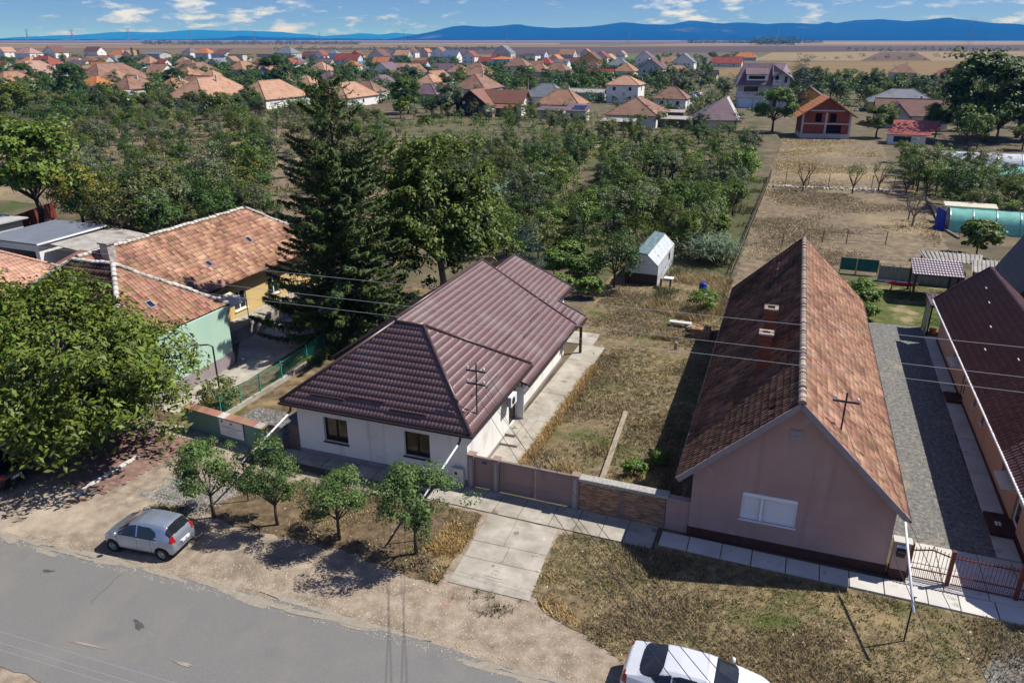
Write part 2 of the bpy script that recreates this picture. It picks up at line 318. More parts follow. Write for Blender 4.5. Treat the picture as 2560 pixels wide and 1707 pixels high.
# small things
mat('white_metal', [(0.3, (0.62, 0.63, 0.64)), (0.7, (0.76, 0.77, 0.78))], 4, 6, 0.5, second=[(6, (0.35, 0.24, 0.17), 0.66, 0.75)])
mat('white_pvc', [(1, (0.80, 0.81, 0.83))], rough=0.4)
mat('shutter_white', [(1, (0.78, 0.79, 0.82))], rough=0.45, bands=[('Z', 0.055, 0.30)], bump=0)
mat('window_brown', [(1, (0.022, 0.013, 0.011))], rough=0.4)
mat('glass_dark', [(1, (0.016, 0.018, 0.022))], rough=0.06, spec=0.7)
mat('window_glass', [(0.3, (0.010, 0.010, 0.011)), (0.7, (0.035, 0.030, 0.026))], 2.5, 4, 0.08, spec=0.6)
mat('steel_dark', [(1, (0.02, 0.02, 0.022))], rough=0.5)
mat('steel_grey', [(1, (0.28, 0.29, 0.31))], rough=0.45, metallic=0.6)
mat('rust_red', [(0.3, (0.14, 0.032, 0.025)), (0.7, (0.20, 0.048, 0.036))], 5, 5, 0.5)
mat('cable', [(1, (0.05, 0.05, 0.055))], rough=0.6)
mat('cable_pale', [(1, (0.42, 0.43, 0.46))], rough=0.5)
mat('porcelain', [(1, (0.75, 0.78, 0.82))], rough=0.15)
mat('meter_box', [(0.3, (0.56, 0.54, 0.47)), (0.7, (0.64, 0.62, 0.55))], 3, 4, 0.6)
mat('ink', [(1, (0.03, 0.03, 0.035))], rough=0.6)
mat('ink_grey', [(1, (0.28, 0.29, 0.31))], rough=0.6)
mat('plate_white', [(1, (0.78, 0.78, 0.78))], rough=0.4)
mat('sign_blue', [(1, (0.02, 0.07, 0.26))], rough=0.4)
mat('green_paint', [(1, (0.02, 0.27, 0.20))], rough=0.5)
mat('green_net', [(0.3, (0.012, 0.10, 0.085)), (0.7, (0.03, 0.16, 0.13))], 1.5, 6, 0.8)
mat('teal_film', [(0.3, (0.16, 0.50, 0.43)), (0.7, (0.30, 0.66, 0.57))], 1.2, 6, 0.35, 0.2, 4, trans=0.25)
mat('blue_film', [(0.3, (0.30, 0.56, 0.60)), (0.7, (0.46, 0.70, 0.73))], 1.5, 6, 0.4, 0.5, 5)
mat('clear_film', [(0.3, (0.60, 0.66, 0.72)), (0.7, (0.80, 0.84, 0.88))], 1.3, 7, 0.28, 0.5, 5, trans=0.25)
mat('shade_cloth', [(0.3, (0.07, 0.12, 0.13)), (0.7, (0.16, 0.23, 0.25))], 2, 6, 0.6, 0.3, 5)
mat('fence_film', [(0.3, (0.16, 0.18, 0.16)), (0.7, (0.30, 0.33, 0.30))], 1.2, 6, 0.5, stretch=(6, 1, 1))
mat('blue_plastic', [(1, (0.012, 0.03, 0.30))], rough=0.4)
mat('red_plastic', [(1, (0.48, 0.02, 0.015))], rough=0.3)
mat('orange_plastic', [(1, (0.72, 0.16, 0.02))], rough=0.5)
mat('canopy_beige', [(0.3, (0.50, 0.46, 0.37)), (0.7, (0.60, 0.56, 0.46))], 2, 5, 0.7)
mat('tarp_white', [(0.3, (0.62, 0.64, 0.66)), (0.7, (0.80, 0.81, 0.82))], 2, 6, 0.6, 0.5, 6)
mat('rubber', [(1, (0.018, 0.018, 0.02))], rough=0.8)
mat('alloy', [(1, (0.55, 0.56, 0.58))], rough=0.3, metallic=0.7)
mat('lamp_red', [(1, (0.30, 0.008, 0.01))], rough=0.15, coat=0.6)
mat('lamp_clear', [(1, (0.62, 0.64, 0.66))], rough=0.1, coat=0.6)
mat('paint_silver', [(1, (0.38, 0.44, 0.53))], rough=0.32, metallic=0.65, coat=0.8)
mat('paint_white', [(1, (0.70, 0.72, 0.76))], rough=0.3, metallic=0.25, coat=0.8)
mat('paint_black', [(1, (0.012, 0.012, 0.014))], rough=0.25, coat=0.8)
# foliage (leaf pieces vary one by one)
def leaf(n, a, b, isl=0.38, tr=0.16, sc=0.8, rough=0.55): mat(n, [(0.3, a), (0.7, b)], sc, 4, rough, island=isl, trans=tr, spec=0.35)
leaf('leaf_walnut', (0.075, 0.125, 0.012), (0.155, 0.20, 0.028), 0.5, 0.2); leaf('leaf_walnut_dark', (0.065, 0.12, 0.012), (0.13, 0.18, 0.022), 0.45, 0.18)
leaf('leaf_pear', (0.065, 0.125, 0.026), (0.13, 0.20, 0.055), 0.5); leaf('leaf_olive', (0.085, 0.11, 0.026), (0.145, 0.165, 0.05))
leaf('leaf_grey', (0.085, 0.115, 0.055), (0.145, 0.18, 0.09)); leaf('leaf_green', (0.055, 0.115, 0.013), (0.10, 0.165, 0.022))
leaf('leaf_deep', (0.03, 0.078, 0.012), (0.06, 0.12, 0.02)); leaf('leaf_yellow', (0.13, 0.13, 0.016), (0.20, 0.18, 0.028))
leaf('leaf_bright', (0.085, 0.16, 0.02), (0.15, 0.24, 0.035)); leaf('needle', (0.042, 0.078, 0.014), (0.085, 0.125, 0.026), 0.5, 0.15)
leaf('needle_blue', (0.02, 0.055, 0.042), (0.038, 0.08, 0.06), 0.35, 0.1); leaf('reed', (0.14, 0.22, 0.13), (0.28, 0.36, 0.24), 0.35, 0.25)
leaf('leaf_rust', (0.20, 0.10, 0.025), (0.30, 0.17, 0.05)); leaf('straw', (0.30, 0.22, 0.09), (0.48, 0.37, 0.19), 0.4, 0.1); leaf('straw_dull', (0.21, 0.158, 0.082), (0.37, 0.29, 0.16), 0.45, 0.1)
leaf('grass_olive', (0.07, 0.078, 0.018), (0.12, 0.125, 0.035), 0.4, 0.15); leaf('grass_green', (0.05, 0.085, 0.012), (0.09, 0.13, 0.022), 0.4, 0.15)
leaf('straw_gold', (0.34, 0.215, 0.075), (0.48, 0.335, 0.15), 0.4, 0.1)
mat('dirt_stone', [(0.3, (0.30, 0.24, 0.18)), (0.7, (0.52, 0.45, 0.36))], 3, 6, 0.9, 0.4, 10, island=0.35)
leaf('twig_dry', (0.24, 0.15, 0.09), (0.36, 0.24, 0.15), 0.3, 0.0)
# far country
mat('field_tan', [(0.3, (0.15, 0.10, 0.042)), (0.7, (0.205, 0.145, 0.062))], 0.004, 8, 1.0, stretch=(1, 6, 1))
mat('field_straw', [(0.3, (0.18, 0.13, 0.062)), (0.7, (0.255, 0.19, 0.095))], 0.01, 8, 1.0, stretch=(1, 5, 1), second=[(0.02, (0.24, 0.19, 0.11), 0.5, 0.6)])
mat('field_brown', [(0.3, (0.085, 0.055, 0.034)), (0.7, (0.125, 0.085, 0.052))], 0.005, 8, 1.0, stretch=(1, 6, 1))
mat('field_dark', [(0.3, (0.06, 0.042, 0.035)), (0.7, (0.09, 0.065, 0.052))], 0.006, 8, 1.0, stretch=(1, 6, 1))
mat('field_olive', [(0.3, (0.105, 0.075, 0.030)), (0.7, (0.155, 0.115, 0.048))], 0.006, 8, 1.0)
mat('field_green', [(0.3, (0.07, 0.10, 0.03)), (0.7, (0.10, 0.13, 0.04))], 0.006, 8, 1.0)
mat('hill', [(0.40, (0.006, 0.014, 0.012)), (0.62, (0.010, 0.018, 0.012)), (0.73, (0.10, 0.075, 0.045))], 0.0007, 6, 1.0, stretch=(1, 1, 2.5), spec=0.0)
# ------------------------------------------------------------------ the setting: ground, road, paving, fields, hills
def rough_edge(pts, step=0.5, amp=0.12, seed=1, closed=True):
    rnd = random.Random(seed); out = []; n = len(pts)
    for i in range(n if closed else n-1):
        a, b = Vector(pts[i][:2]), Vector(pts[(i+1) % n][:2]); L = (b-a).length; k = max(1, int(L/step)); nr = Vector((-(b-a).y, (b-a).x)).normalized()
        for j in range(k):
            p = a.lerp(b, j/k) + (nr * rnd.uniform(-amp, amp) if j or closed else Vector((0, 0))); out.append((p.x, p.y))
    return out
def sheet(name, pts, z, m, kind='structure', parent=None):
    me = MB().poly([(x, y, z) for x, y in pts]).mesh(name); o = link(name, me, parent, m)
    if me.polygons[0].normal.z < 0: me.flip_normals()
    if parent is None: o['kind'] = kind
    return o
# one ground sheet out to the horizon
g = MB(); rings = [0, 60, 200, 800, 3000, 12000, 60000]; n = 32
g.v.append((0, 0, 0))
for r in rings[1:]:
    for k in range(n): g.v.append((r*math.cos(2*math.pi*k/n), r*math.sin(2*math.pi*k/n), 0))
for k in range(n): g.f.append((0, 1+k, 1+(k+1) % n))
for i in range(len(rings)-2):
    for k in range(n): a = 1+i*n; g.f.append((a+k, a+n+k, a+n+(k+1) % n, a+(k+1) % n))
o = g.build('ground', 'soil'); o['kind'] = 'structure'

road_top = [(-90, 16.6), (-45, 17.0), (-30, 17.42), (-21, 18.0), (-15.3, 18.35), (-10, 18.38), (-5.4, 18.25), (4, 18.1), (40, 18.0)]
re_top = rough_edge(road_top, 0.45, 0.07, 3, closed=False) + [(40, 18)]
# dirt shoulder first, then the road over its edge
shoulder = [(-90, 11)] + [(40, 11)] + [(40, 18.6), (4, 18.7), (0, 18.9), (-2.6, 19.4), (-4.6, 20.3), (-6.4, 21.1), (-7.4, 21.6), (-7.3, 26.4), (-13.6, 26.6), (-22, 26.3), (-24, 28), (-90, 28)]
sheet('dirt_shoulder', rough_edge(shoulder, 0.5, 0.16, 5), 0.006, 'dirt')
ro = sheet('road', re_top[::-1] + [(-90, 10.6)] + rough_edge([(-90, 10.6), (-40, 11.6), (-23, 12.25), (-18, 12.35), (40, 12.2)], 0.5, 0.08, 4, closed=False) + [(40, 12.2)], 0.03, 'asphalt')
sheet('planting_bed', rough_edge([(-23.2, 21.9), (-22.8, 24.0), (-21.6, 25.2), (-14.2, 26.3), (-11.5, 26.1), (-11.25, 23.5), (-11.3, 21.3), (-12.6, 21.2), (-15.5, 21.7), (-20.6, 21.5)], 0.35, 0.12, 6), 0.014, 'mulch')
sheet('grass_verge', rough_edge([(-7.75, 22.0), (-7.85, 26.0), (-3.9, 26.4), (-3.9, 26.9), (16, 26.85), (40, 26.9), (40, 18.3), (6, 18.5), (0.5, 18.95), (-2.6, 19.5), (-4.6, 20.4), (-6.4, 21.2)], 0.35, 0.12, 8), 0.014, 'dry_grass')
sheet('opposite_verge', rough_edge([(-90, 2), (-90, 10.9), (-40, 11.9), (-23, 12.5), (-18, 12.5), (40, 12.4), (40, 2)], 0.5, 0.05, 9), 0.012, 'dirt')
sheet('gravel_patch', rough_edge([(6.9, 21.5), (8.6, 21.2), (10.2, 26.6), (8.9, 26.7)], 0.3, 0.2, 10), 0.018, 'gravel')
# yards
sheet('yard_grass', rough_edge([(-13, 28.3), (-3.2, 28.3), (-3.6, 44), (-4.6, 60), (-5.0, 64), (-15, 64), (-15, 48), (-11.2, 47), (-11.3, 30.5), (-12, 28.5)], 0.4, 0.1, 11), 0.010, 'dry_grass')
sheet('side_yard_soil', rough_edge([(-33, 28), (-23, 28), (-23, 56), (-34, 56)], 0.6, 0.1, 12), 0.008, 'mulch')
sheet('lawn_patch', rough_edge([(-31.6, 28.6), (-27.4, 28.4), (-28.4, 31.5), (-30.4, 32.2)], 0.4, 0.1, 13), 0.014, 'lawn')
sheet('yard_path', [(-33.4, 29), (-31.4, 29), (-30.6, 34), (-31, 42), (-32.5, 50), (-35.5, 52), (-36, 40), (-33, 36)], 0.016, 'concrete')
sheet('back_lawn', rough_edge([(4.8, 58.6), (11, 59.2), (14, 70.5), (4.4, 70.0)], 0.5, 0.15, 14), 0.012, 'lawn')
sheet('dry_field', rough_edge([(-4.6, 60.0), (-5.2, 100), (-5.4, 120), (-5.6, 178), (13.5, 178), (12.4, 130), (14.6, 118), (14.8, 96), (13.5, 74), (8.0, 72.2), (3.6, 73.5), (3.2, 60)], 0.8, 0.2, 15), 0.012, 'dry_field')
sheet('orchard_soil', rough_edge([(-150, 66), (-70, 70), (-36, 62), (-36, 105), (-70, 150), (-150, 160)], 2, 0.5, 16), 0.008, 'dry_field')
sheet('garden_bed_soil', rough_edge([(-24, 64), (-5, 64), (-5.4, 124), (-30, 124)], 1, 0.3, 17), 0.008, 'garden_ground')
sheet('garden_grass', rough_edge([(-48, 132), (-22, 128), (-18, 152), (-50, 168)], 1, 0.4, 18), 0.011, 'lawn')
sheet('gravel_drive', rough_edge([(5.15, 30.7), (9.25, 30.7), (9.25, 45), (9.3, 59.4), (5.0, 59.0), (4.7, 45)], 0.4, 0.1, 19), 0.014, 'gravel')

# concrete paving made of single slabs
def paving(name, m, slabs, z, t=0.05, gap=0.012, seed=1):
    "slabs: quads (4 xy points); a bed under them carries them"
    rnd = random.Random(seed); xs = [p[0] for s in slabs for p in s]; ys = [p[1] for s in slabs for p in s]
    bed = bpy.data.objects.new(name, None); COL.objects.link(bed); bed['kind'] = 'structure'
    for s in slabs:
        c = Vector((sum(p[0] for p in s)/len(s), sum(p[1] for p in s)/len(s)))
        q = [((Vector(p)-c) * (1 - gap*2/max(0.3, (Vector(p)-c).length)) + c) for p in s]; dz = rnd.uniform(-0.008, 0.008)
        MB().prism([tuple(p) for p in q], z - t, z + dz).build('slab', m, bed, bevel=0.01)
    return bed
def grid_slabs(x0, x1, y0, y1, nx, ny, seed=0, jit=0.06):
    rnd = random.Random(seed); X = [x0+(x1-x0)*i/nx + (rnd.uniform(-jit, jit) if 0 < i < nx else 0) for i in range(nx+1)]; Y = [y0+(y1-y0)*j/ny for j in range(ny+1)]
    return [[(X[i], Y[j]), (X[i+1], Y[j]), (X[i+1], Y[j+1]), (X[i], Y[j+1])] for i in range(nx) for j in range(ny)]
paving('sidewalk', 'concrete', grid_slabs(-14.4, -3.95, 26.35, 28.02, 9, 1, 2, 0.2), 0.05)
paving('sidewalk', 'concrete', grid_slabs(-30.4, -14.5, 26.9, 27.9, 11, 1, 7, 0.2), 0.04)
paving('sidewalk', 'pale_concrete', grid_slabs(-3.75, 15.0, 26.72, 27.72, 15, 1, 3, 0.15), 0.09, 0.09)
dl, dr = [(-10.95, 21.5), (-11.0, 23.2), (-11.1, 24.3), (-11.2, 26.3)], [(-7.6, 21.6), (-7.75, 23.3), (-7.85, 24.4), (-8.0, 26.3)]
drv = []
for i in range(3):
    if i == 1:
        mids = [0, 0.5, 1.0]
    elif i == 2: mids = [0, 0.42, 1.0]
    else: mids = [0, 1.0]
    for a, b in zip(mids[:-1], mids[1:]):
        lp = lambda P, Q, t: (P[0]+(Q[0]-P[0])*t, P[1]+(Q[1]-P[1])*t)
        drv.append([lp(dl[i], dr[i], a), lp(dl[i], dr[i], b), lp(dl[i+1], dr[i+1], b), lp(dl[i+1], dr[i+1], a)])
dv = paving('driveway', 'concrete', drv, 0.04, 0.04, 0.008, 4)
mh = MB().box(-9.75, -9.0, 22.35, 22.95, 0.035, 0.052).build('manhole_cover', 'concrete', dv, bevel=0.008)
MB().lathe([(0.0, 0.062), (0.16, 0.062), (0.17, 0.05)], (-9.38, 22.65, 0), 14).build('lid_ring', 'coping', mh)
paving('house_path', 'concrete', [[(-13.0, 28.3), (-11.75, 28.3), (-11.55, 30.6), (-13.0, 30.6)], [(-13.0, 30.6), (-11.55, 30.6), (-11.35, 35.4), (-13.0, 35.4)],
       [(-13.1, 35.4), (-11.35, 35.4), (-11.3, 39.0), (-13.1, 39.0)], [(-13.1, 39.0), (-11.3, 39.0), (-11.25, 44.4), (-13.1, 44.4)], [(-13.1, 44.4), (-11.25, 44.4), (-11.3, 47.2), (-13.1, 47.2)], [(-14.4, 47.2), (-12.2, 47.2), (-12.2, 49.5), (-14.4, 49.5)]], 0.04, 0.04, 0.006, 5)
paving('drive_apron', 'pale_concrete', grid_slabs(5.65, 14.0, 27.75, 30.75, 6, 2, 8, 0.1), 0.06, 0.06)
paving('side_path', 'pale_concrete', grid_slabs(9.28, 10.15, 30.8, 57.5, 1, 15, 9), 0.07, 0.07)
paving('back_path', 'concrete', grid_slabs(-22.9, -21.0, 27.6, 28.0, 2, 1, 9), 0.03, 0.03)
# red block paving with a white kerb strip under the walnut tree
pv = bpy.data.objects.new('block_paving', None); COL.objects.link(pv); pv['kind'] = 'structure'
bm_paver = MB().box(-0.148, 0.148, -0.098, 0.098, 0, 0.03).mesh('paver')
cells = []
for j in range(46):
    for i in range(26):
        x, y = -35.3 + i*0.3 + (0.15 if j % 2 else 0), 21.2 + j*0.2
        if inside(np.array([x]), np.array([y]), [(-35.5, 21.6), (-33, 21.3), (-28.5, 21.4), (-27.8, 26.8), (-31, 27.0), (-36, 24.5)])[0] and not (-29.85 < x < -29.5 and y < 24.5): cells.append((x, y))
cells.sort(key=lambda c: -c[0] - 0.3*c[1])
for x, y in cells[:290]:
    p = link('paver', bm_paver, pv, 'paver_red'); p.location = (x, y, 0.005)
if cells[290:]:
    b = MB()
    for x, y in cells[290:]: b.box(x-0.148, x+0.148, y-0.098, y+0.098, 0.005, 0.035)
    b.build('pavers', 'paver_red', pv)['kind'] = 'stuff'
ks = bpy.data.objects.new('kerb_strip', None); COL.objects.link(ks); ks['kind'] = 'structure'
for k in range(5): MB().box(-29.8, -29.55, 20.9+k*0.72, 20.9+k*0.72+0.7, 0.0, 0.07).build('kerb_stone', 'pale_concrete', ks, bevel=0.01)

# far fields: strips laid out by survey marks
def field(pts, m, z=0.05): sheet('field', [tuple(at(u, v)[:2]) for u, v in pts], z, m)
field([(-400, 152), (-400, 124), (900, 124), (1500, 126), (1500, 146), (700, 150)], 'field_olive', 0.06)
field([(-600, 122), (-600, 113), (1500, 113), (1500, 120), (700, 122)], 'field_tan', 0.08)
field([(-600, 124), (-600, 121.5), (640, 121.5), (1000, 120.5), (1000, 124)], 'field_brown', 0.10)
field([(-700, 112), (-700, 108.3), (1400, 108.3), (1400, 112)], 'field_straw', 0.12)
field([(-700, 108), (-700, 105.0), (2000, 105.0), (2000, 108)], 'field_brown', 0.2)
field([(-900, 104.8), (-900, 102.0), (1700, 102.0), (1700, 104.8)], 'field_tan', 0.4)
field([(-900, 101.9), (-900, 99.8), (2600, 99.8), (2600, 101.9)], 'field_brown', 0.8)
field([(900, 132), (1050, 119), (1700, 117), (3200, 111), (3200, 124), (2200, 128), (1750, 132), (1300, 138)], 'field_dark', 0.14)
field([(1480, 118), (1560, 113), (3200, 108), (3200, 111), (1900, 116)], 'field_tan', 0.16)
field([(1580, 113), (1900, 105.5), (3400, 104), (3400, 108), (2300, 110.5)], 'field_straw', 0.20)
field([(1880, 152), (1930, 132), (2200, 130), (3000, 128), (3000, 148), (2300, 154)], 'field_straw', 0.10)
field([(2150, 153), (2200, 131), (2290, 131), (2330, 153)], 'field_brown', 0.13)
field([(1700, 185), (1960, 156), (2700, 152), (2900, 190), (2400, 200), (1950, 200)], 'field_tan', 0.06)
field([(1500, 158), (1540, 139), (1680, 139), (1720, 158)], 'field_green', 0.12)
field([(1180, 150), (1200, 140), (1500, 140), (1480, 152)], 'field_tan', 0.12)

# hills
def hills(name, prof, D, m, base_f=0.82, seed=3, rows=14, rough=0.10):
    rnd = np.random.RandomState(seed); us = [p[0] for p in prof]; vs_ = [p[1] for p in prof]
    U = np.arange(us[0], us[-1]+1, 9.0); V = np.interp(U, us, vs_)
    V = V + np.convolve(rnd.normal(0, 0.9, len(U)), np.ones(3)/3, 'same')
    co = []; nz = rnd.normal(0, 1, (rows, len(U)))
    for _ in range(2): nz = (nz + np.roll(nz, 1, 1) + np.roll(nz, -1, 1))/3
    for r in range(rows):
        t = r/(rows-3)
        for i, (u, v) in enumerate(zip(U, V)):
            d = _ray(u, 98.0); h = math.hypot(d[0], d[1]); dx, dy = d[0]/h, d[1]/h
            e = _ray(u, v); top = CAM_H + D * e[2]/math.hypot(e[0], e[1])
            if t <= 1: dist = D*(base_f + (1-base_f)*t); z = max(-2, top) * (t**1.5) * (1 + rough*2.2*nz[r, i]*(1-t)) + (0 if r else -3)
            else: dist = D*(1 + 0.08*(r-(rows-3))); z = max(-2, top) * (0.72 if r == rows-2 else -0.02)
            co.append((dx*dist, dy*dist, z))
    k = len(U); idx = []
    for r in range(rows-1):
        for i in range(k-1): idx += [r*k+i, r*k+i+1, (r+1)*k+i+1, (r+1)*k+i]
    o = link(name, mesh_np(name, np.array(co), 4, idx), None, m, True); o['kind'] = 'structure'
right = [(-300, 99.5), (960, 99.5), (1025, 90), (1080, 80), (1130, 67), (1165, 64), (1200, 67.5), (1250, 66), (1300, 61), (1340, 68), (1370, 71), (1420, 70), (1500, 64.5), (1550, 55.5), (1610, 60.5), (1680, 62), (1760, 58), (1830, 58), (1890, 61), (1940, 58), (2040, 60), (2063, 54), (2085, 58.5), (2140, 50), (2190, 49), (2260, 53), (2330, 48), (2365, 45), (2400, 50), (2460, 57), (2520, 60), (2560, 64), (2800, 60), (3100, 52), (3500, 70), (4200, 62)]
hills('hills', right, 15000, 'hill', 0.80, 3)
hills('hills', [(1640, 70), (1690, 58), (1722, 52), (1760, 55), (1800, 60), (1860, 56), (1900, 60), (1960, 64)], 18000, 'hill', 0.85, 5)
hills('hills', [(-900, 90), (-400, 84), (0, 97), (60, 92), (150, 89), (190, 88), (280, 81.5), (320, 80.5), (400, 82), (460, 77.5), (490, 74.5), (560, 77), (640, 78), (700, 80), (760, 86), (810, 91), (850, 88), (900, 84), (950, 87), (990, 83), (1030, 86), (1080, 90), (1150, 96)], 34000, 'hill', 0.86, 7)
hills('hills', [(480, 99), (560, 96), (600, 89), (640, 92), (740, 95), (840, 96), (960, 98.6)], 16000, 'hill', 0.9, 9)
# ------------------------------------------------------------------ building helpers
def wall(mb, p0, p1, z0, z1, th=0.3, ops=()):
    "a wall from p0 to p1 seen from its right-hand side, with openings (a0, a1, za, zb) measured along it"
    p0, p1 = Vector((*p0, 0)), Vector((*p1, 0)); d = (p1-p0); L = d.length; d.normalize(); n = Vector((-d.y, d.x, 0))
    cuts = sorted({0.0, L, *[o[0] for o in ops], *[o[1] for o in ops]})
    def blk(a, b, za, zb):
        if b-a < 1e-4 or zb-za < 1e-4: return
        q = [p0+d*a, p0+d*b, p0+d*b+n*th, p0+d*a+n*th]
        mb.prism([(p.x, p.y) for p in q], za, zb)
    for a, b in zip(cuts[:-1], cuts[1:]):
        spans = sorted((o[2], o[3]) for o in ops if o[0] <= a+1e-6 and o[1] >= b-1e-6); z = z0
        for za, zb in spans: blk(a, b, z, za); z = zb
        blk(a, b, z, z1)
    return mb
def window(parent, p0, p1, a0, a1, za, zb, depth=0.14, frame='window_brown', pane='window_glass', mull=1, sill=None, fw=0.07, name='window', trans=0):
    p0, p1 = Vector((*p0, 0)), Vector((*p1, 0)); d = (p1-p0).normalized(); n = Vector((-d.y, d.x, 0)); up = Vector((0, 0, 1))
    def blk(mb, a, b, z0, z1, e0, e1):
        q = [p0+d*a+n*e0, p0+d*b+n*e0, p0+d*b+n*e1, p0+d*a+n*e1]; mb.prism([(p.x, p.y) for p in q], z0, z1)
    f = MB(); blk(f, a0, a0+fw, za, zb, depth, depth+0.06); blk(f, a1-fw, a1, za, zb, depth, depth+0.06); blk(f, a0+fw, a1-fw, za, za+fw, depth, depth+0.06); blk(f, a0+fw, a1-fw, zb-fw, zb, depth, depth+0.06)
    for k in range(mull):
        c = a0+(a1-a0)*(k+1)/(mull+1); blk(f, c-fw*0.7, c+fw*0.7, za+fw, zb-fw, depth-0.01, depth+0.05)
    for k in range(trans):
        c = za+(zb-za)*(k+1)/(trans+1); blk(f, a0+fw, a1-fw, c-fw*0.4, c+fw*0.4, depth+0.005, depth+0.05)
    w = f.build(name, frame, parent)
    g_ = MB(); blk(g_, a0+fw*0.5, a1-fw*0.5, za+fw*0.5, zb-fw*0.5, depth+0.025, depth+0.045); g_.build('pane', pane, w)
    if sill:
        s_ = MB(); blk(s_, a0-0.05, a1+0.05, za-0.045, za-0.002, -0.09, depth+0.02); s_.build('sill', sill, w)
    return w
def face_frame(A, B, C):
    A, B, C = Vector(A), Vector(B), Vector(C); U = (B-A).normalized(); N = U.cross(C-A).normalized(); V = N.cross(U); return A, U, V, N
def metal_face(parent, A, B, poly, m, wave=0.19, step=0.36, sheet_w=1.14, wh=0.024, sh=0.028, off=0.0):
    "pressed metal roof tiles: one object for each sheet, eave to ridge"
    O, U, V, N = face_frame(A, B, poly[2] if len(poly) > 2 else poly[-1]); o0 = org(parent)
    uv = [((Vector(p)-O).dot(U), (Vector(p)-O).dot(V)) for p in poly]
    u0, u1 = min(p[0] for p in uv), max(p[0] for p in uv)
    def vr(u):
        r = []
        for (a, b), (c, d) in zip(uv, uv[1:]+uv[:1]):
            if min(a, c)-1e-6 <= u <= max(a, c)+1e-6 and abs(c-a) > 1e-6: r.append(b+(d-b)*(u-a)/(c-a))
        return (min(r), max(r)) if r else (0, 0)
    k = max(1, round((u1-u0)/sheet_w)); sw = (u1-u0)/k; per = max(1, round(sw/wave)); npt = per*5
    prof = [0.0, 0.35, 1.0, 0.9, 0.25]
    for s in range(k):
        us = [u0+s*sw+sw*i/npt for i in range(npt+1)]; us[0] += 1e-4; us[-1] -= 1e-4
        rg = [vr(u) for u in us]; lo, hi = min(r[0] for r in rg), max(r[1] for r in rg)
        co, idx = [], []
        j = 0; v = math.floor(lo/step)*step
        while v < hi - 1e-3:
            v0, v1 = v, v+step; b = len(co)
            rows = [(v0, sh, -0.02), (v0, sh, 0), (v1, 0.0, 0)]
            for vv, h, dn in rows:
                for i, u in enumerate(us):
                    q = min(max(vv, rg[i][0]), rg[i][1]); p = O + U*u + V*q + N*(off + h + wh*prof[i % 5] + dn) - o0; co.append(p[:])
            nn = npt+1
            for r in range(2):
                for i in range(npt):
                    if max(min(v1, rg[i][1]), min(v1, rg[i+1][1])) > max(v0, min(rg[i][0], rg[i+1][0])) + 1e-4: idx += [b+r*nn+i, b+r*nn+i+1, b+(r+1)*nn+i+1, b+(r+1)*nn+i]
            v = v1
        if idx: link('roof_sheet', mesh_np('roof_sheet', np.array(co), 4, idx), parent, m, True)
# clay tiles
def clay_tile_mesh(w=0.225, l=0.40):
    xs = [(-0.5, 0.0), (-0.16, 0.0), (0.16, 0.004), (0.27, 0.034), (0.42, 0.034), (0.52, 0.006)]
    v = [(x*w, 0, 0.036+h) for x, h in xs] + [(x*w, l, 0.004+h) for x, h in xs] + [(x*w, 0.0, 0.012+h) for x, h in xs]; f = []
    for i in range(5): f.append((i, i+1, 7+i, 6+i)); f.append((12+i, 13+i, i+1, i))
    return v, f
class Tiles:
    def __init__(s, roof, m, nmax=300, name='roof_tile', w=0.225, l=0.40):
        s.roof, s.m, s.nmax, s.name, s.T = roof, m, nmax, name, []; s.v, s.f = clay_tile_mesh(w, l); s.w, s.l = w, l
    def face(s, A, B, poly, exp=0.33, seed=1, sag=0.0, miss=0.0):
        O, U, V, N = face_frame(A, B, poly[2]); uv = [((Vector(p)-O).dot(U), (Vector(p)-O).dot(V)) for p in poly]; rnd = random.Random(seed)
        u0, u1, v1 = min(p[0] for p in uv), max(p[0] for p in uv), max(p[1] for p in uv)
        nx, ny = int((u1-u0)/(s.w*0.96)), int(v1/exp)+1
        X, Y = np.meshgrid(u0 + (np.arange(nx)+0.5)*(u1-u0)/nx, np.arange(ny)*exp)
        ok = inside(X, Y + exp*0.45, uv)
        for u, v in zip(X[ok], Y[ok]):
            if rnd.random() < miss: continue
            r = rnd.uniform(-0.03, 0.03); c, q = math.cos(r), math.sin(r); dz = rnd.uniform(0, 0.012) + sag*math.sin(u*0.7)*math.sin(v*0.9)
            p = O + U*(u+rnd.uniform(-0.008, 0.008)) + V*(v+rnd.uniform(-0.015, 0.015)-0.03) + N*dz
            s.T.append(Matrix(((U.x*c+V.x*q, -U.x*q+V.x*c, N.x, p.x), (U.y*c+V.y*q, -U.y*q+V.y*c, N.y, p.y), (U.z*c+V.z*q, -U.z*q+V.z*c, N.z, p.z), (0, 0, 0, 1))))
    def done(s):
        cp = cam.location; o0 = org(s.roof); s.T.sort(key=lambda t: (t.translation-cp).length)
        me = bpy.data.meshes.new(s.name); me.from_pydata(s.v, [], s.f); me.update()
        for t in s.T[:s.nmax]:
            o = link(s.name, me, s.roof, s.m); t = t.copy(); t.translation -= o0; o.matrix_local = t
        rest = s.T[s.nmax:]
        if rest:
            V = np.array(s.v); Q = np.array([np.array(t) for t in rest]); co = np.einsum('nij,vj->nvi', Q[:, :3, :3], V) + Q[:, None, :3, 3] - np.array(o0)
            F = np.array(s.f); idx = (F[None] + (np.arange(len(rest))*len(V))[:, None, None]).ravel()
            o = link('roof_tiles', mesh_np('roof_tiles', co.reshape(-1, 3), 4, idx), s.roof, s.m); o['kind'] = 'stuff'
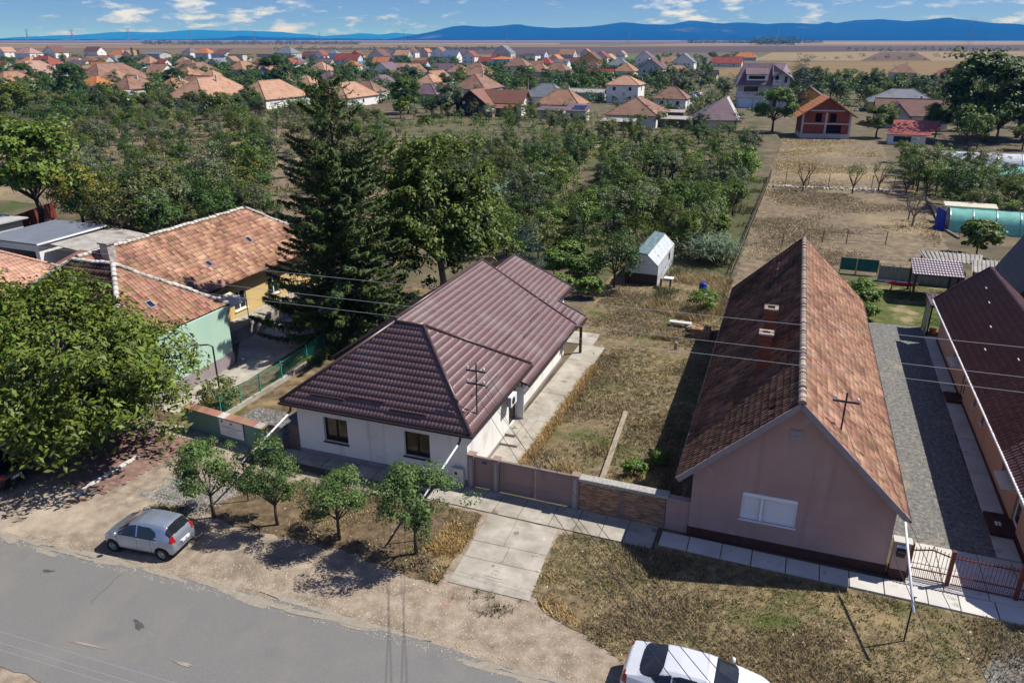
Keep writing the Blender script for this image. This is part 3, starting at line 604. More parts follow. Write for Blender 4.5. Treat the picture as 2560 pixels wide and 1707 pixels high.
def ridge_tiles(parent, p, q, m, r=0.13, L=0.36, seed=1, jag=0.02, name='ridge_tile'):
    p, q = Vector(p), Vector(q); d = q-p; n = max(1, int(d.length/L)); d.normalize(); rnd = random.Random(seed); o0 = org(parent)
    a = d.cross(Vector((0, 0, 1))).normalized(); b = a.cross(d); mb = MB(); K = 6; l = L*1.1
    for i, rr in ((0, r*1.12), (1, r*0.92)):
        for k in range(K+1):
            t = math.pi*k/K; mb.v.append((math.cos(t)*rr, i*l, math.sin(t)*rr*0.9 - 0.03))
    for k in range(K): mb.f.append((k, k+1, K+2+k, K+1+k))
    mb.f.append(tuple(range(K+1))[::-1])
    me = mb.mesh(name)
    for i in range(n):
        o = link(name, me, parent, m); c = p + d*(i*L) + b*rnd.uniform(-jag, jag) - o0
        o.matrix_local = Matrix(((a.x, d.x, b.x, c.x), (a.y, d.y, b.y, c.y), (a.z, d.z, b.z, c.z), (0, 0, 0, 1)))
def cap(mb, p, q, r=0.09): mb.tube([p, q], r, 8)

# ================================================================== white house with brown pressed-metal roof
X0, X1, Y0 = -22.2, -12.98, 28.05
wh = thing('white_house', 'single storey white house with brown metal tile roof behind the street trees', 'house', (-12.6, 27.6, 0), R(1.1))
mb = MB(); wall(mb, (X0, Y0), (X1, Y0), 0.32, 2.95, 0.35, [(1.5, 2.85, 0.98, 2.32), (5.95, 7.3, 1.02, 2.36)])
wall(mb, (X1-0.35, Y0+0.001), (X1-0.35, Y0), 0.32, 2.95, 0.001)
wall(mb, (X1, Y0+0.351), (X1, 35.3), 0.22, 2.95, 0.35, [(5.25, 6.45, 0.30, 2.25)])
wall(mb, (X1-0.15, 35.302), (X1-0.15, 44.0), 0.22, 2.78, 0.35, [(3.6, 4.3, 1.5, 2.15), (7.0, 7.7, 1.5, 2.15)])
mb.prism([(X0, 44.3), (X0, Y0+0.352), (X0+0.35, Y0+0.352), (X0+0.35, 44.3)], 0.22, 2.78); mb.prism([(X0, 44.3), (X1-0.15, 44.302), (X1-0.15, 44.6), (X0, 44.6)], 0.22, 2.7)
mb.prism([(-22, 44.602), (-14.5, 44.602), (-14.5, 49.2), (-22, 49.2)], 0.05, 3.1)
mb.build('wall', 'plaster_white', wh)
mb = MB().box(X0-0.03, X1+0.03, Y0-0.03, Y0+0.3, 0.0, 0.318); mb.box(X1-0.3, X1+0.028, Y0+0.302, 35.3, 0.0, 0.218); mb.box(X1-0.45, X1-0.12, 35.302, 44.1, 0.0, 0.218)
mb.build('plinth', 'plinth_mauve', wh)
fw0, fw1 = (X0, Y0), (X1, Y0)
window(wh, fw0, fw1, 1.5, 2.85, 0.98, 2.32, 0.16, sill='window_brown'); window(wh, fw0, fw1, 5.95, 7.3, 1.02, 2.36, 0.16, sill='window_brown')
sr0, sr1 = (X1-0.15, 35.302), (X1-0.15, 44)
window(wh, sr0, sr1, 3.6, 4.3, 1.5, 2.15, 0.12, sill='window_brown', mull=0); window(wh, sr0, sr1, 7.0, 7.7, 1.5, 2.15, 0.12, sill='window_brown', mull=0)
dr_ = MB().box(X1-0.14, X1-0.08, 33.65, 34.85, 0.30, 2.25).build('door', 'window_brown', wh)
MB().box(X1-0.078, X1-0.05, 34.0, 34.5, 1.0, 2.0).build('pane', 'window_glass', dr_); MB().box(X1-0.078, X1-0.03, 33.8, 33.84, 1.05, 1.2).build('handle', 'steel_grey', dr_)
# open door leaf standing out from the wall
MB().box(X1+0.002, X1+0.42, 34.86, 34.92, 0.30, 2.2).build('open_door_leaf', 'white_pvc', wh)
for k, (xa, ya, yb, z) in enumerate([(0.95, 32.2, 35.25, 0.15), (0.55, 33.0, 35.2, 0.29)]):
    MB().box(X1+0.03, X1+0.03+xa, ya, yb, 0.041 if k == 0 else 0.151, z).build('step', 'concrete', wh, bevel=0.015)
EZ, RZ = 3.0, 6.2
rf = MB()
FA, FB, FC, FD = (-22.8, 27.6, EZ), (-12.6, 27.6, EZ), (-16.9, 31.9, RZ), (-18.5, 31.9, RZ)
BR, BL = (-12.6, 36.2, EZ), (-22.8, 36.2, EZ)
WA, WB, WC, WD = (-12.2, 34.4, 2.6), (-12.2, 44.05, 2.6), (-18.7, 44.25, RZ), (-18.7, 32.3, RZ)
GA, GB, GC, GD = (-12.1, 44.3, 2.42), (-12.1, 46.2, 2.42), (-18.35, 46.2, 5.2), (-18.35, 44.3, 5.2)
HA, HB, HC, HD = (-14.1, 46.2, 3.31), (-14.1, 49.6, 3.31), (-18.35, 49.6, 5.2), (-18.35, 46.2, 5.2)
down = lambda pts, d=0.02: [(p[0], p[1], p[2]-d) for p in pts]
for P_ in ([FA, FB, FC, FD], [FB, BR, FC], [BR, BL, FD, FC], [BL, FA, FD], [WA, WB, WC, WD], [(-22.9, 32.3, 3.4), WD, WC, (-22.9, 44.25, 3.4)], [GA, GB, GC, GD], [HA, HB, HC, HD], [(-22.6, 44.3, 3.3), GD, HC, (-22.6, 49.6, 3.3)]):
    rf.slab(down(P_), 0.07)
roof = rf.build('roof', 'roof_deck', wh)
for A, B, P_ in ((FA, FB, [FA, FB, FC, FD]), (FB, BR, [FB, BR, FC]), (BR, BL, [BR, BL, FD, FC]), (WA, WB, [WA, WB, WC, WD]), (GA, GB, [GA, GB, GC, GD]), (HA, HB, [HA, HB, HC, HD])):
    metal_face(roof, A, B, P_, 'roof_brown_metal')
metal_face(roof, (-22.9, 44.25, 3.4), (-22.9, 32.3, 3.4), [(-22.9, 44.25, 3.4), (-22.9, 32.3, 3.4), WD, WC], 'roof_brown_metal', wave=0.4)
metal_face(roof, (-22.6, 49.6, 3.3), (-22.6, 44.3, 3.3), [(-22.6, 49.6, 3.3), (-22.6, 44.3, 3.3), GD, HC], 'roof_brown_metal', wave=0.3)
up = lambda p, d=0.06: (p[0], p[1], p[2]+d)
for p, q in ((FB, FC), (FA, FD), (FC, FD), (WD, WC), (BR, FC), (GD, HC)):
    mb = MB(); cap(mb, up(p), up(q)); mb.build('ridge_cap', 'roof_cap_brown', roof, True)
for p, q in ((WB, WC), (HB, HC), ((-12.1, 46.2, 2.42), HA)):
    MB().beam(up(p, 0.01), up(q, 0.01), 0.10, 0.16).build('verge_trim', 'roof_cap_brown', roof)
# eaves: gutters and fascia
for p, q in (((-22.85, 27.53, 2.93), (-12.52, 27.53, 2.93)), ((-12.53, 27.5, 2.93), (-12.53, 36.2, 2.93)), ((-12.12, 34.4, 2.53), (-12.12, 44.05, 2.53)), ((-12.02, 44.3, 2.35), (-12.02, 46.2, 2.35)), ((-14.02, 46.25, 3.24), (-14.02, 49.6, 3.24))):
    MB().beam(p, q, 0.13, 0.11).build('gutter', 'trim_brown', roof, bevel=0.03)
MB().box(-22.75, X1+0.02, 27.62, Y0-0.001, 2.88, 2.93).box(X1+0.001, -12.62, 27.62, 36.1, 2.88, 2.93).build('soffit', 'soffit', roof)
MB().box(X1-0.12, -12.24, 36.15, 44.0, 2.50, 2.54).build('soffit', 'soffit', roof)
# snow guards
def guard(O, B, C, u, v, L):
    o_, U, V, N = face_frame(O, B, C); p = o_+U*u+V*v+N*0.10; MB().beam(p, p+U*L, 0.05, 0.16, N).build('snow_guard', 'roof_cap_brown', roof)
for u, v in ((1.5, 0.62), (3.6, 0.85), (5.9, 0.55)): guard(FA, FB, FC, u, v, 1.9)
for u, v in ((1.0, 0.75), (2.35, 1.2), (3.75, 0.95)): guard(FB, BR, FC, u, v, 1.55)
for u, v in ((4.1, 1.9), (6.3, 2.3), (2.4, 2.6), (0.9, 2.6)): guard(WA, WB, WC, u, v, 1.5)
guard(GA, GB, GC, 0.15, 0.8, 1.2); guard(GA, GB, GC, 0.5, 1.4, 1.0)
# porch post, downpipes
MB().box(-12.36, -12.2, 45.6, 45.76, 0, 2.42).build('porch_post', 'wood_dark', wh); MB().box(-12.36, -12.2, 44.2, 46.1, 2.18, 2.34).build('porch_beam', 'wood_dark', wh)
MB().tube([(-12.5, 35.2, 2.85), (-12.75, 35.22, 2.6), (-12.8, 35.22, 2.4), (-12.8, 35.22, 0.1)], 0.05, 8).build('downpipe', 'soffit', wh, True)
MB().tube([(-13.06, 27.5, 2.92), (-13.06, 27.42, 2.7), (-13.06, 27.2, 2.62)], 0.06, 8).build('gutter_elbow', 'trim_brown', wh, True)
MB().tube([(-22.1, 27.5, 2.92), (-22.1, 27.42, 2.7), (-22.1, 27.2, 2.62)], 0.06, 8).build('gutter_elbow', 'trim_brown', wh, True)
# meter box on the front wall, air conditioner on the side wall
t = thing('meter_box', 'pale utility meter box with dark dial on white front wall by gate', 'meter box', (-13.4, 28.0, 0.05))
MB().box(-13.70, -13.12, 27.80, 28.0, 0.06, 0.98).build('cabinet', 'meter_box', t, bevel=0.015)
MB().box(-13.55, -13.42, 27.785, 27.80, 0.66, 0.80).build('dial_window', 'ink', t)
MB().box(-13.66, -13.16, 27.790, 27.80, 0.50, 0.515).build('seam', 'ink_grey', t)
for k in range(5): MB().box(-13.62, -13.25-0.05*(k % 2), 27.793, 27.80, 0.42-k*0.06, 0.435-k*0.06).build('printed_line', 'ink_grey', t)
t = thing('air_conditioner', 'white outdoor air conditioner unit on side wall above the house door', 'air conditioner', (X1+0.06, 33.2, 2.0))
MB().box(X1+0.10, X1+0.38, 32.72, 33.55, 1.98, 2.55).build('casing', 'white_pvc', t, bevel=0.02)
MB().lathe([(0.0, 0.395), (0.2, 0.395), (0.215, 0.385)], (X1, 33.05, 2.26), 18, 'X').build('fan_grille', 'steel_dark', t)
MB().box(X1+0.12, X1+0.36, 32.70, 32.72, 2.03, 2.5).build('side_louvre', 'ink_grey', t)
for y in (32.85, 33.4): MB().beam((X1+0.005, y, 1.96), (X1+0.40, y, 1.96), 0.04, 0.035).build('bracket', 'steel_grey', t)

# drain pipes that carry roof water out over the verge, each on a post
def drain(label, p, q, post, mats=('white_metal', 'steel_dark')):
    t = thing('drain_pipe', label, 'pipe', (post[0], post[1], 0), group='roof drain pipes on posts')
    MB().tube([p, q], 0.045, 8).build('pipe', mats[0], t, True); MB().tube([(post[0], post[1], 0), (post[0], post[1], post[2])], 0.03, 6).build('post', mats[1], t)
    MB().tube([(post[0]-0.08, post[1], post[2]), (post[0]+0.08, post[1], post[2])], 0.02, 5).build('clamp', mats[1], t)
drain('long pale drain pipe sloping from left eave of white house over the trees', (-22.1, 27.2, 2.62), (-21.75, 23.1, 2.1), (-21.85, 23.3, 2.06))
drain('long pale drain pipe sloping from right eave of white house to tree bed', (-13.06, 27.2, 2.62), (-12.93, 23.45, 2.14), (-12.93, 23.65, 2.1))
drain('rusty white drain pipe on a post at corner of the mauve gable house', (5.12, 27.4, 2.95), (5.28, 23.75, 1.78), (5.34, 24.42, 1.92))

# roof masts with insulators
def mast(label, base, h, arms, aw=0.95):
    t = thing('roof_mast', label, 'mast', base); x, y, z = base
    MB().tube([(x, y, z-0.35), (x, y, z+h)], 0.035, 6).build('pole', 'steel_dark', t)
    for a in arms:
        b = MB().beam((x-aw/2, y-0.06, z+a), (x+aw/2, y-0.06, z+a), 0.06, 0.07).build('crossarm', 'steel_dark', t)
        for sx in (-1, 1):
            MB().lathe([(0.02, 0), (0.06, 0.02), (0.05, 0.07), (0.065, 0.10), (0.04, 0.17), (0.0, 0.18)], (x+sx*(aw/2-0.08), y-0.06, z+a+0.03), 10).build('insulator', 'porcelain', b, True)
mast('black roof mast with two crossarms and glass insulators on the brown metal roof', (-12.95, 29.15, 3.5), 2.35, (1.35, 2.0))
mast('black roof mast with single crossarm on the clay tiled gable roof', (2.55, 29.0, 5.0), 2.1, (1.75,))

# ================================================================== street front: gate, brick wall
t = thing('yard_gate', 'mauve solid yard gate with side door between posts beside white house', 'gate', (-10.3, 28.1, 0))
for xa, xb in ((-12.95, -12.62), (-11.68, -11.38), (-7.9, -7.58)):
    pb = MB().box(xa, xb, 27.93, 28.27, 0, 1.74).build('gate_post', 'plaster_gate', t, bevel=0.015)
    MB().box(xa+0.09, xb-0.09, 27.915, 27.93, 0.1, 1.62).build('groove', 'ink_grey', pb); MB().box(xa-0.03, xb+0.03, 27.9, 28.3, 1.742, 1.79).build('post_cap', 'plaster_gate', pb)
d_ = MB().box(-12.60, -11.70, 28.04, 28.10, 0.08, 1.66).build('wicket_door', 'plaster_gate', t); MB().box(-12.25, -12.0, 28.025, 28.04, 1.38, 1.50).build('number_plate', 'sign_blue', d_)
for xa, xb in ((-11.36, -9.66), (-9.63, -7.92)):
    g_ = MB().box(xa, xb, 28.04, 28.10, 0.08, 1.66).build('gate_leaf', 'plaster_gate', t); MB().box(xa, xb, 28.025, 28.04, 0.55, 0.60).build('rail', 'plaster_gate', g_)
    MB().box(xa, xb, 28.0, 28.14, 1.662, 1.70).build('top_rail', 'soffit', g_)
MB().box(-12.6, -11.7, 28.0, 28.14, 1.662, 1.70).build('top_rail', 'soffit', t)
t = thing('brick_wall', 'weathered brown brick garden wall with thick concrete coping', 'wall', (-5.7, 28.15, 0))
MB().box(-7.57, -3.75, 28.02, 28.30, 0, 1.50).build('wall_core', 'mortar', t)
MB().box(-7.6, -3.65, 27.94, 28.42, 1.502, 1.66).build('coping', 'coping', t, bevel=0.03)
bv = MB().box(-0.123, 0.123, -0.03, 0.0, -0.031, 0.031).mesh('brick'); rnd = random.Random(4)
cols_ = 15; rows_ = 20
for j in range(rows_):
    for i in range(cols_):
        x = -7.44 + i*0.258 + (0.06 if j % 2 else -0.06)
        if abs(x+5.62) < 0.09 or x > -3.86: continue
        b = link('brick', bv, t, 'brick'); b.location = Vector((x + rnd.uniform(-0.008, 0.008), 28.018 + rnd.uniform(-0.014, 0.01), 0.05 + j*0.0735)) - ORG[t.name]; b.rotation_euler = (0, 0, rnd.uniform(-0.03, 0.03))
t = thing('garden_wall', 'short mauve rendered wall joining the brick wall to the gable house', 'wall', (-3.2, 28.15, 0))
MB().box(-3.73, -2.72, 28.03, 28.28, 0.0, 1.50).build('wall', 'plaster_mauve', t); MB().box(-3.73, -2.72, 27.98, 28.33, 1.502, 1.57).build('coping', 'plaster_mauve', t)
solo('corner_wall', MB().box(-22.95, -22.25, 28.0, 28.2, 0, 1.45), 'mortar', 'short brown wall between the green wall and the white house', 'wall', (-22.6, 28.1, 0))

# ================================================================== mauve gable house with clay tiles
RX0, RX1, RY0, RY1 = -2.72, 4.92, 28.0, 54.3
gh = thing('gable_house', 'mauve gable house with weathered clay tile roof and white shuttered window', 'house', (1.0, 28.0, 0), R(1.2))
op = [(2.0, 4.14, 1.34, 2.58)]
mb = MB(); wall(mb, (RX0, RY0), (RX1, RY0), 0.45, 3.16, 0.35, op); wall(mb, (RX1, RY0+0.351), (RX1, RY1), 0.45, 3.0, 0.35)
mb.box(RX0, RX0+0.3, RY0+0.352, RY1, 0.45, 3.0); mb.box(RX0+0.3, RX1-0.352, RY1-0.3, RY1, 0.45, 3.0); mb.build('wall', 'plaster_mauve', gh)
AX = 0.97
g_ = MB(); g_.add([(RX0-0.02, RY0-0.03, 3.17), (RX1+0.02, RY0-0.03, 3.17), (AX, RY0-0.03, 6.82), (RX0-0.02, RY0+0.3, 3.17), (RX1+0.02, RY0+0.3, 3.17), (AX, RY0+0.3, 6.82)], [(0, 1, 2), (5, 4, 3), (0, 3, 4, 1), (1, 4, 5, 2), (2, 5, 3, 0)])
gb = g_.build('gable', 'plaster_mauve', gh)
vb = MB().box(0.72, 1.20, RY0-0.06, RY0-0.032, 5.25, 5.72).build('vent_panel', 'plaster_mauve', gb)
for i in range(2):
    for j in range(2): MB().box(0.78+i*0.19, 0.95+i*0.19, RY0-0.075, RY0-0.062, 5.30+j*0.19, 5.47+j*0.19).build('vent_brick', 'ink_grey', gb)
MB().box(RX0, RX1, RY1-0.3, RY1, 3.002, 3.3).build('gable', 'plaster_mauve', gh)
MB().box(RX0-0.04, RX1+0.04, RY0-0.05, RY0+0.3, 0, 0.448).box(RX1-0.2, RX1+0.04, RY0+0.302, RY1, 0, 0.44).build('plinth', 'plinth_maroon', gh)
w_ = window(gh, (RX0, RY0), (RX1, RY0), 2.0, 4.14, 1.34, 2.58, 0.05, 'white_pvc', 'shutter_white', 0, 'white_pvc', 0.06)
MB().box(RX0+2.02, RX0+4.12, RY0-0.05, RY0+0.04, 2.45, 2.60).build('shutter_box', 'white_pvc', w_); MB().box(RX0+2.74, RX0+2.84, RY0-0.03, RY0+0.048, 1.36, 2.45).build('mullion', 'white_pvc', w_)
EA, EB, ER, ES = (-3.3, 27.55, 2.93), (5.24, 27.55, 2.93), (AX, 27.55, 7.0), (AX, 54.6, 7.0)
EL2, ER2 = (-3.3, 54.6, 2.93), (5.24, 54.6, 2.93)
rf = MB(); rf.slab([EB, ER2, ES, ER], 0.08); rf.slab([EL2, EA, ER, ES], 0.08); roof = rf.build('roof', 'roof_deck', gh)
T = Tiles(roof, 'tile_clay_worn_shaded', 300); T.face(EL2, EA, [EL2, EA, ER, ES], 0.34, 3, 0.03, 0.004); T.done()
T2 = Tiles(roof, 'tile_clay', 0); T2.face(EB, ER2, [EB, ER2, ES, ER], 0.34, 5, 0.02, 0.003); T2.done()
ridge_tiles(roof, (AX, 27.5, 7.04), (AX, 54.6, 7.04), 'ridge_old', 0.15, 0.36, 2, 0.03)
for p, q in ((EA, ER), (EB, ER)):
    MB().beam((p[0], 27.5, p[2]-0.04), (q[0], 27.5, q[2]-0.04), 0.06, 0.22).build('bargeboard', 'plinth_mauve', roof)
for p, q in ((EL2, ES), (ER2, ES)): MB().beam((p[0], 54.64, p[2]-0.02), (q[0], 54.64, q[2]-0.02), 0.06, 0.18).build('bargeboard', 'trim_brown', roof)
for x in (-3.36, 5.31): MB().beam((x, 27.5, 2.87), (x, 54.6, 2.87), 0.12, 0.10).build('gutter', 'trim_brown', roof, bevel=0.03)
for (x, y, zt, w, d) in ((-0.62, 33.9, 7.3, 0.5, 0.5), (-0.55, 36.3, 7.7, 0.5, 0.62)):
    c_ = MB().box(x-w/2, x+w/2, y-d/2, y+d/2, 4.9, zt).build('chimney', 'wall_brick_red', roof)
    MB().box(x-w/2-0.07, x+w/2+0.07, y-d/2-0.07, y-d/2+0.10, zt, zt+0.09).box(x-w/2-0.07, x+w/2+0.07, y+d/2-0.10, y+d/2+0.07, zt, zt+0.09).box(x-w/2-0.07, x-w/2+0.09, y-d/2+0.1, y+d/2-0.1, zt, zt+0.09).box(x+w/2-0.09, x+w/2+0.07, y-d/2+0.1, y+d/2-0.1, zt, zt+0.09).build('chimney_cap', 'ridge_old', roof)
MB().slab([(-0.95, 33.35, 5.20), (-0.3, 33.35, 5.83), (-0.3, 33.62, 5.83), (-0.95, 33.62, 5.20)], 0.02).build('flashing', 'sign_blue', roof)
# pier with mailbox and house number
t = thing('gate_pier', 'mauve gate pier at corner of the gable house', 'pier', (5.3, 28.1, 0)); MB().box(5.04, 5.62, 27.98, 28.3, 0.42, 1.66).build('pier', 'plaster_mauve', t, bevel=0.01); MB().box(5.02, 5.66, 27.95, 28.33, 0, 0.418).build('plinth', 'plinth_maroon', t); MB().box(5.0, 5.66, 27.93, 28.36, 1.662, 1.72).build('cap', 'pale_concrete', t)
t = thing('mailbox', 'black mailbox with blue and white house number on the gate pier', 'mailbox', (5.3, 27.95, 1.1)); MB().box(5.16, 5.46, 27.86, 27.975, 1.08, 1.42).build('box', 'steel_dark', t, bevel=0.01)
MB().box(5.20, 5.42, 27.85, 27.86, 1.30, 1.32).build('slot', 'ink_grey', t); MB().box(5.14, 5.48, 27.955, 27.976, 1.44, 1.60).build('number_plate', 'white_pvc', t)
def text(body, size, mtx, m, parent, name='lettering'):
    cu = bpy.data.curves.new(name, 'FONT'); cu.body = body; cu.size = size; cu.align_x = 'CENTER'; cu.align_y = 'CENTER'; cu.extrude = 0.002
    to = bpy.data.objects.new(name, cu); COL.objects.link(to); dg = bpy.context.evaluated_depsgraph_get(); me = bpy.data.meshes.new_from_object(to.evaluated_get(dg)); bpy.data.objects.remove(to)
    me.materials.clear(); o = link(name, me, parent, m); mtx = mtx.copy(); mtx.translation -= org(parent); o.matrix_local = mtx; return o
text('133', 0.13, Matrix.Translation((5.31, 27.953, 1.51)) @ Matrix.Rotation(R(90), 4, 'X'), 'sign_blue', t); MB().box(5.14, 5.48, 27.950, 27.955, 1.575, 1.60).build('blue_band', 'sign_blue', t)
# red iron gate
def iron_gate(label, x0, x1, y, h=1.42, n=14, arch=0.0):
    t = thing('iron_gate', label, 'gate', ((x0+x1)/2, y, 0), group='red iron gate leaves')
    zt = lambda x: h + arch*(1-abs((x-x0)/(x1-x0)*2-1))
    for p_, q_, h_ in (((x0, y, 0.12), (x1, y, 0.12), 0.05), ((x0, y, 0.52), (x1, y, 0.52), 0.04), ((x0, y, zt(x0)-0.1), ((x0+x1)/2, y, zt((x0+x1)/2)-0.1), 0.05), (((x0+x1)/2, y, zt((x0+x1)/2)-0.1), (x1, y, zt(x1)-0.1), 0.05)): MB().beam(p_, q_, 0.035, h_).build('rail', 'rust_red', t)
    for i in range(n):
        x = x0+(x1-x0)*(i+0.5)/n; MB().beam((x, y, 0.12), (x, y, zt(x)-0.02), 0.018, 0.018).add([(x-0.025, y, zt(x)-0.02), (x, y-0.02, zt(x)-0.02), (x+0.025, y, zt(x)-0.02), (x, y+0.02, zt(x)-0.02), (x, y, zt(x)+0.07)], [(0, 1, 4), (1, 2, 4), (2, 3, 4), (3, 0, 4)]).build('bar', 'rust_red', t)
        x2 = x0+(x1-x0)*(i+1.0)/n
        if i < n-1: MB().beam((x2, y, 0.12), (x2, y, 0.60), 0.014, 0.014).build('short_bar', 'rust_red', t)
iron_gate('narrow arched red iron gate leaf next to the mailbox pier', 5.78, 7.02, 28.2, 1.42, 9, 0.16)
iron_gate('wide red iron drive gate leaf between two square red posts', 7.22, 9.32, 28.2, 1.42, 16)
iron_gate('red iron fence panel at the right picture edge', 9.52, 12.4, 28.2, 1.42, 20)
for lb, x in (('square red steel gate post beside mailbox pier', 5.7), ('square red steel gate post between the two gate leaves', 7.12), ('square red steel gate post right of the wide gate leaf', 9.42)):
    solo('gate_post', MB().box(x-0.07, x+0.07, 28.13, 28.27, 0, 1.62), 'rust_red', lb, 'post', (x, 28.2, 0), 'red gate posts')
# ================================================================== peach house on the right edge
ph = thing('peach_house', 'long peach house with maroon tiled roof along the gravel drive', 'house', (10.2, 30, 0), R(0.6))
PX, PY0, PY1 = 10.25, 29.2, 56.6
wins = [(6.3, 7.3, 1.05, 2.15), (11.8, 12.3, 1.15, 2.05), (14.0, 14.5, 1.15, 2.05), (20.6, 21.4, 1.05, 2.1)]; doors = [(3.5, 4.5, 0.25, 2.35), (17.0, 17.9, 0.25, 2.3)]
mb = MB(); wall(mb, (PX, PY1), (PX, PY0), 0.25, 2.85, 0.35, [(PY1-PY0-b, PY1-PY0-a, c, d) for a, b, c, d in wins+doors]); mb.box(PX+0.352, PX+6, PY1-0.3, PY1, 0.25, 2.85); mb.box(PX+0.352, PX+6, PY0, PY0+0.3, 0.25, 2.85)
mb.build('wall', 'plaster_peach', ph); MB().box(PX-0.03, PX+0.3, PY0, PY1, 0, 0.248).build('plinth', 'plinth_maroon', ph)
for a, b, c, d in wins: window(ph, (PX, PY1), (PX, PY0), PY1-PY0-b, PY1-PY0-a, c, d, 0.22, 'white_pvc', 'window_glass', 1 if b-a > 0.8 else 0, 'white_pvc', 0.07)
for a, b, c, d in doors:
    dw = window(ph, (PX, PY1), (PX, PY0), PY1-PY0-b, PY1-PY0-a, c, d, 0.10, 'white_pvc', 'window_glass', 0, None, 0.12, 'door', 1)
    y = PY0+(a+b)/2; cn = MB().slab([(PX-1.0, y-0.75, 2.32), (PX-1.0, y+0.75, 2.32), (PX, y+0.75, 2.58), (PX, y-0.75, 2.58)][::-1], 0.04).build('door_canopy', 'canopy_beige', ph)
    for s in (-0.6, 0.6): MB().beam((PX-0.02, y+s, 2.1), (PX-0.9, y+s, 2.33), 0.03, 0.03).build('canopy_arm', 'white_pvc', cn)
MB().box(PX-0.95, PX-0.035, PY0+3.2, PY0+4.9, 0.072, 0.22).build('step', 'plinth_maroon', ph); MB().box(PX-0.8, PX-0.035, PY0+16.8, PY0+18.1, 0.072, 0.22).build('step', 'plinth_maroon', ph)
KA, KB, KC, KD = (9.62, 28.6, 2.95), (9.62, 56.9, 2.95), (12.55, 56.9, 5.5), (12.55, 28.6, 5.5)
rf = MB(); rf.slab([KB, KA, KD, KC], 0.08); rf.slab([(15.5, 28.6, 2.95), (15.5, 56.9, 2.95), KC, KD], 0.08); roof = rf.build('roof', 'roof_deck', ph)
T = Tiles(roof, 'tile_maroon', 300, w=0.235, l=0.42); T.face(KB, KA, [KB, KA, KD, KC], 0.355, 9)
T.done(); Tr = Tiles(roof, 'tile_maroon', 0, w=0.235, l=0.42); Tr.face((15.5, 28.6, 2.95), (15.5, 56.9, 2.95), [(15.5, 28.6, 2.95), (15.5, 56.9, 2.95), KC, KD], 0.355, 10); Tr.done()
ridge_tiles(roof, (12.55, 28.6, 5.54), (12.55, 56.9, 5.54), 'tile_maroon', 0.14, 0.36, 3, 0.0)
MB().beam((9.55, 28.6, 2.9), (9.55, 56.9, 2.9), 0.12, 0.10).build('gutter', 'white_pvc', roof, bevel=0.03)
MB().beam((9.62, 56.95, 2.95), (12.55, 56.95, 5.5), 0.08, 0.2).build('verge_trim', 'tile_maroon', roof)
for y, v in ((42, 2.3), (45, 1.2), (47.5, 2.0), (51, 2.6), (53.5, 2.9)):
    MB().beam((9.62+v*0.755, y, 2.95+v*0.657+0.1), (9.62+v*0.755, y+0.32, 2.95+v*0.657+0.1), 0.05, 0.05).build('roof_step', 'canopy_beige', roof)
for k in range(4): MB().box(9.95, 10.2, 33.0+k*0.02, 33.1+k*0.02, 0.23, 0.3)
solo('shoe_pile', MB().box(9.55, 9.65, 33.0, 33.28, 0.221, 0.30).box(9.68, 9.78, 33.02, 33.30, 0.221, 0.29), 'plate_white', 'pair of white shoes on the maroon doorstep of peach house', 'shoes', (9.66, 33.1, 0.22), bevel=0.03)
# glazed porch with purple roof at its far end
t = thing('glazed_porch', 'small porch with purple ribbed roof at the end of peach house', 'porch', (10.2, 58, 0))
for x, y in ((9.35, 59.4), (9.4, 57.3), (11.6, 59.5)): MB().box(x-0.05, x+0.05, y-0.05, y+0.05, 0, 2.5).build('post', 'steel_dark', t)
rp = MB().slab([(9.2, 57.0, 2.45), (12.2, 57.0, 2.75), (12.2, 59.8, 2.75), (9.2, 59.8, 2.45)], 0.05).build('roof', 'far_purple', t)
for k in range(11): MB().beam((9.25+k*0.27, 57.0, 2.475+k*0.027), (9.25+k*0.27, 59.8, 2.475+k*0.027), 0.05, 0.05).build('rib', 'far_purple', rp)
MB().box(9.31, 9.33, 57.4, 59.3, 0.05, 2.42).build('film_curtain', 'fence_film', t)

# ================================================================== left house: hipped front block, long rear wing, clay tiles
lh = thing('mint_house', 'mint green house with hipped clay tile roof behind the walnut tree', 'house', (-38, 32, 0))
mb = MB(); wall(mb, (-44.4, 28.5), (-33.0, 28.5), 0.9, 3.95, 0.35, [(2.0, 3.2, 1.6, 3.1), (5.0, 6.2, 1.6, 3.1), (8.0, 9.2, 1.6, 3.1)]); wall(mb, (-33.0, 28.851), (-33.0, 35.8), 0.9, 3.95, 0.35); wall(mb, (-33.35, 35.8), (-37.0, 35.8), 0.9, 3.95, 0.3)
mb.box(-44.4, -44.05, 28.852, 35.8, 0.9, 3.95); mb.build('wall', 'plaster_mint', lh)
for a in (2.0, 5.0, 8.0): window(lh, (-44.4, 28.5), (-33.0, 28.5), a, a+1.2, 1.6, 3.1, 0.1, 'white_pvc', 'window_glass', 1, 'white_pvc')
MB().box(-44.45, -32.95, 28.45, 28.8, 0, 0.898).box(-33.3, -32.95, 28.802, 35.85, 0, 0.898).build('plinth', 'plinth_mauve', lh)
mb = MB(); wall(mb, (-37.02, 35.802), (-37.02, 52.0), 0.1, 3.75, 0.3, [(1.0, 1.8, 1.2, 2.6), (2.6, 3.5, 1.0, 3.0), (5.2, 6.5, 1.4, 2.8), (9.0, 10.4, 1.4, 2.8)]); mb.box(-45, -37.322, 51.7, 52.0, 0.1, 3.75); mb.build('wing_wall', 'plaster_yellow', lh)
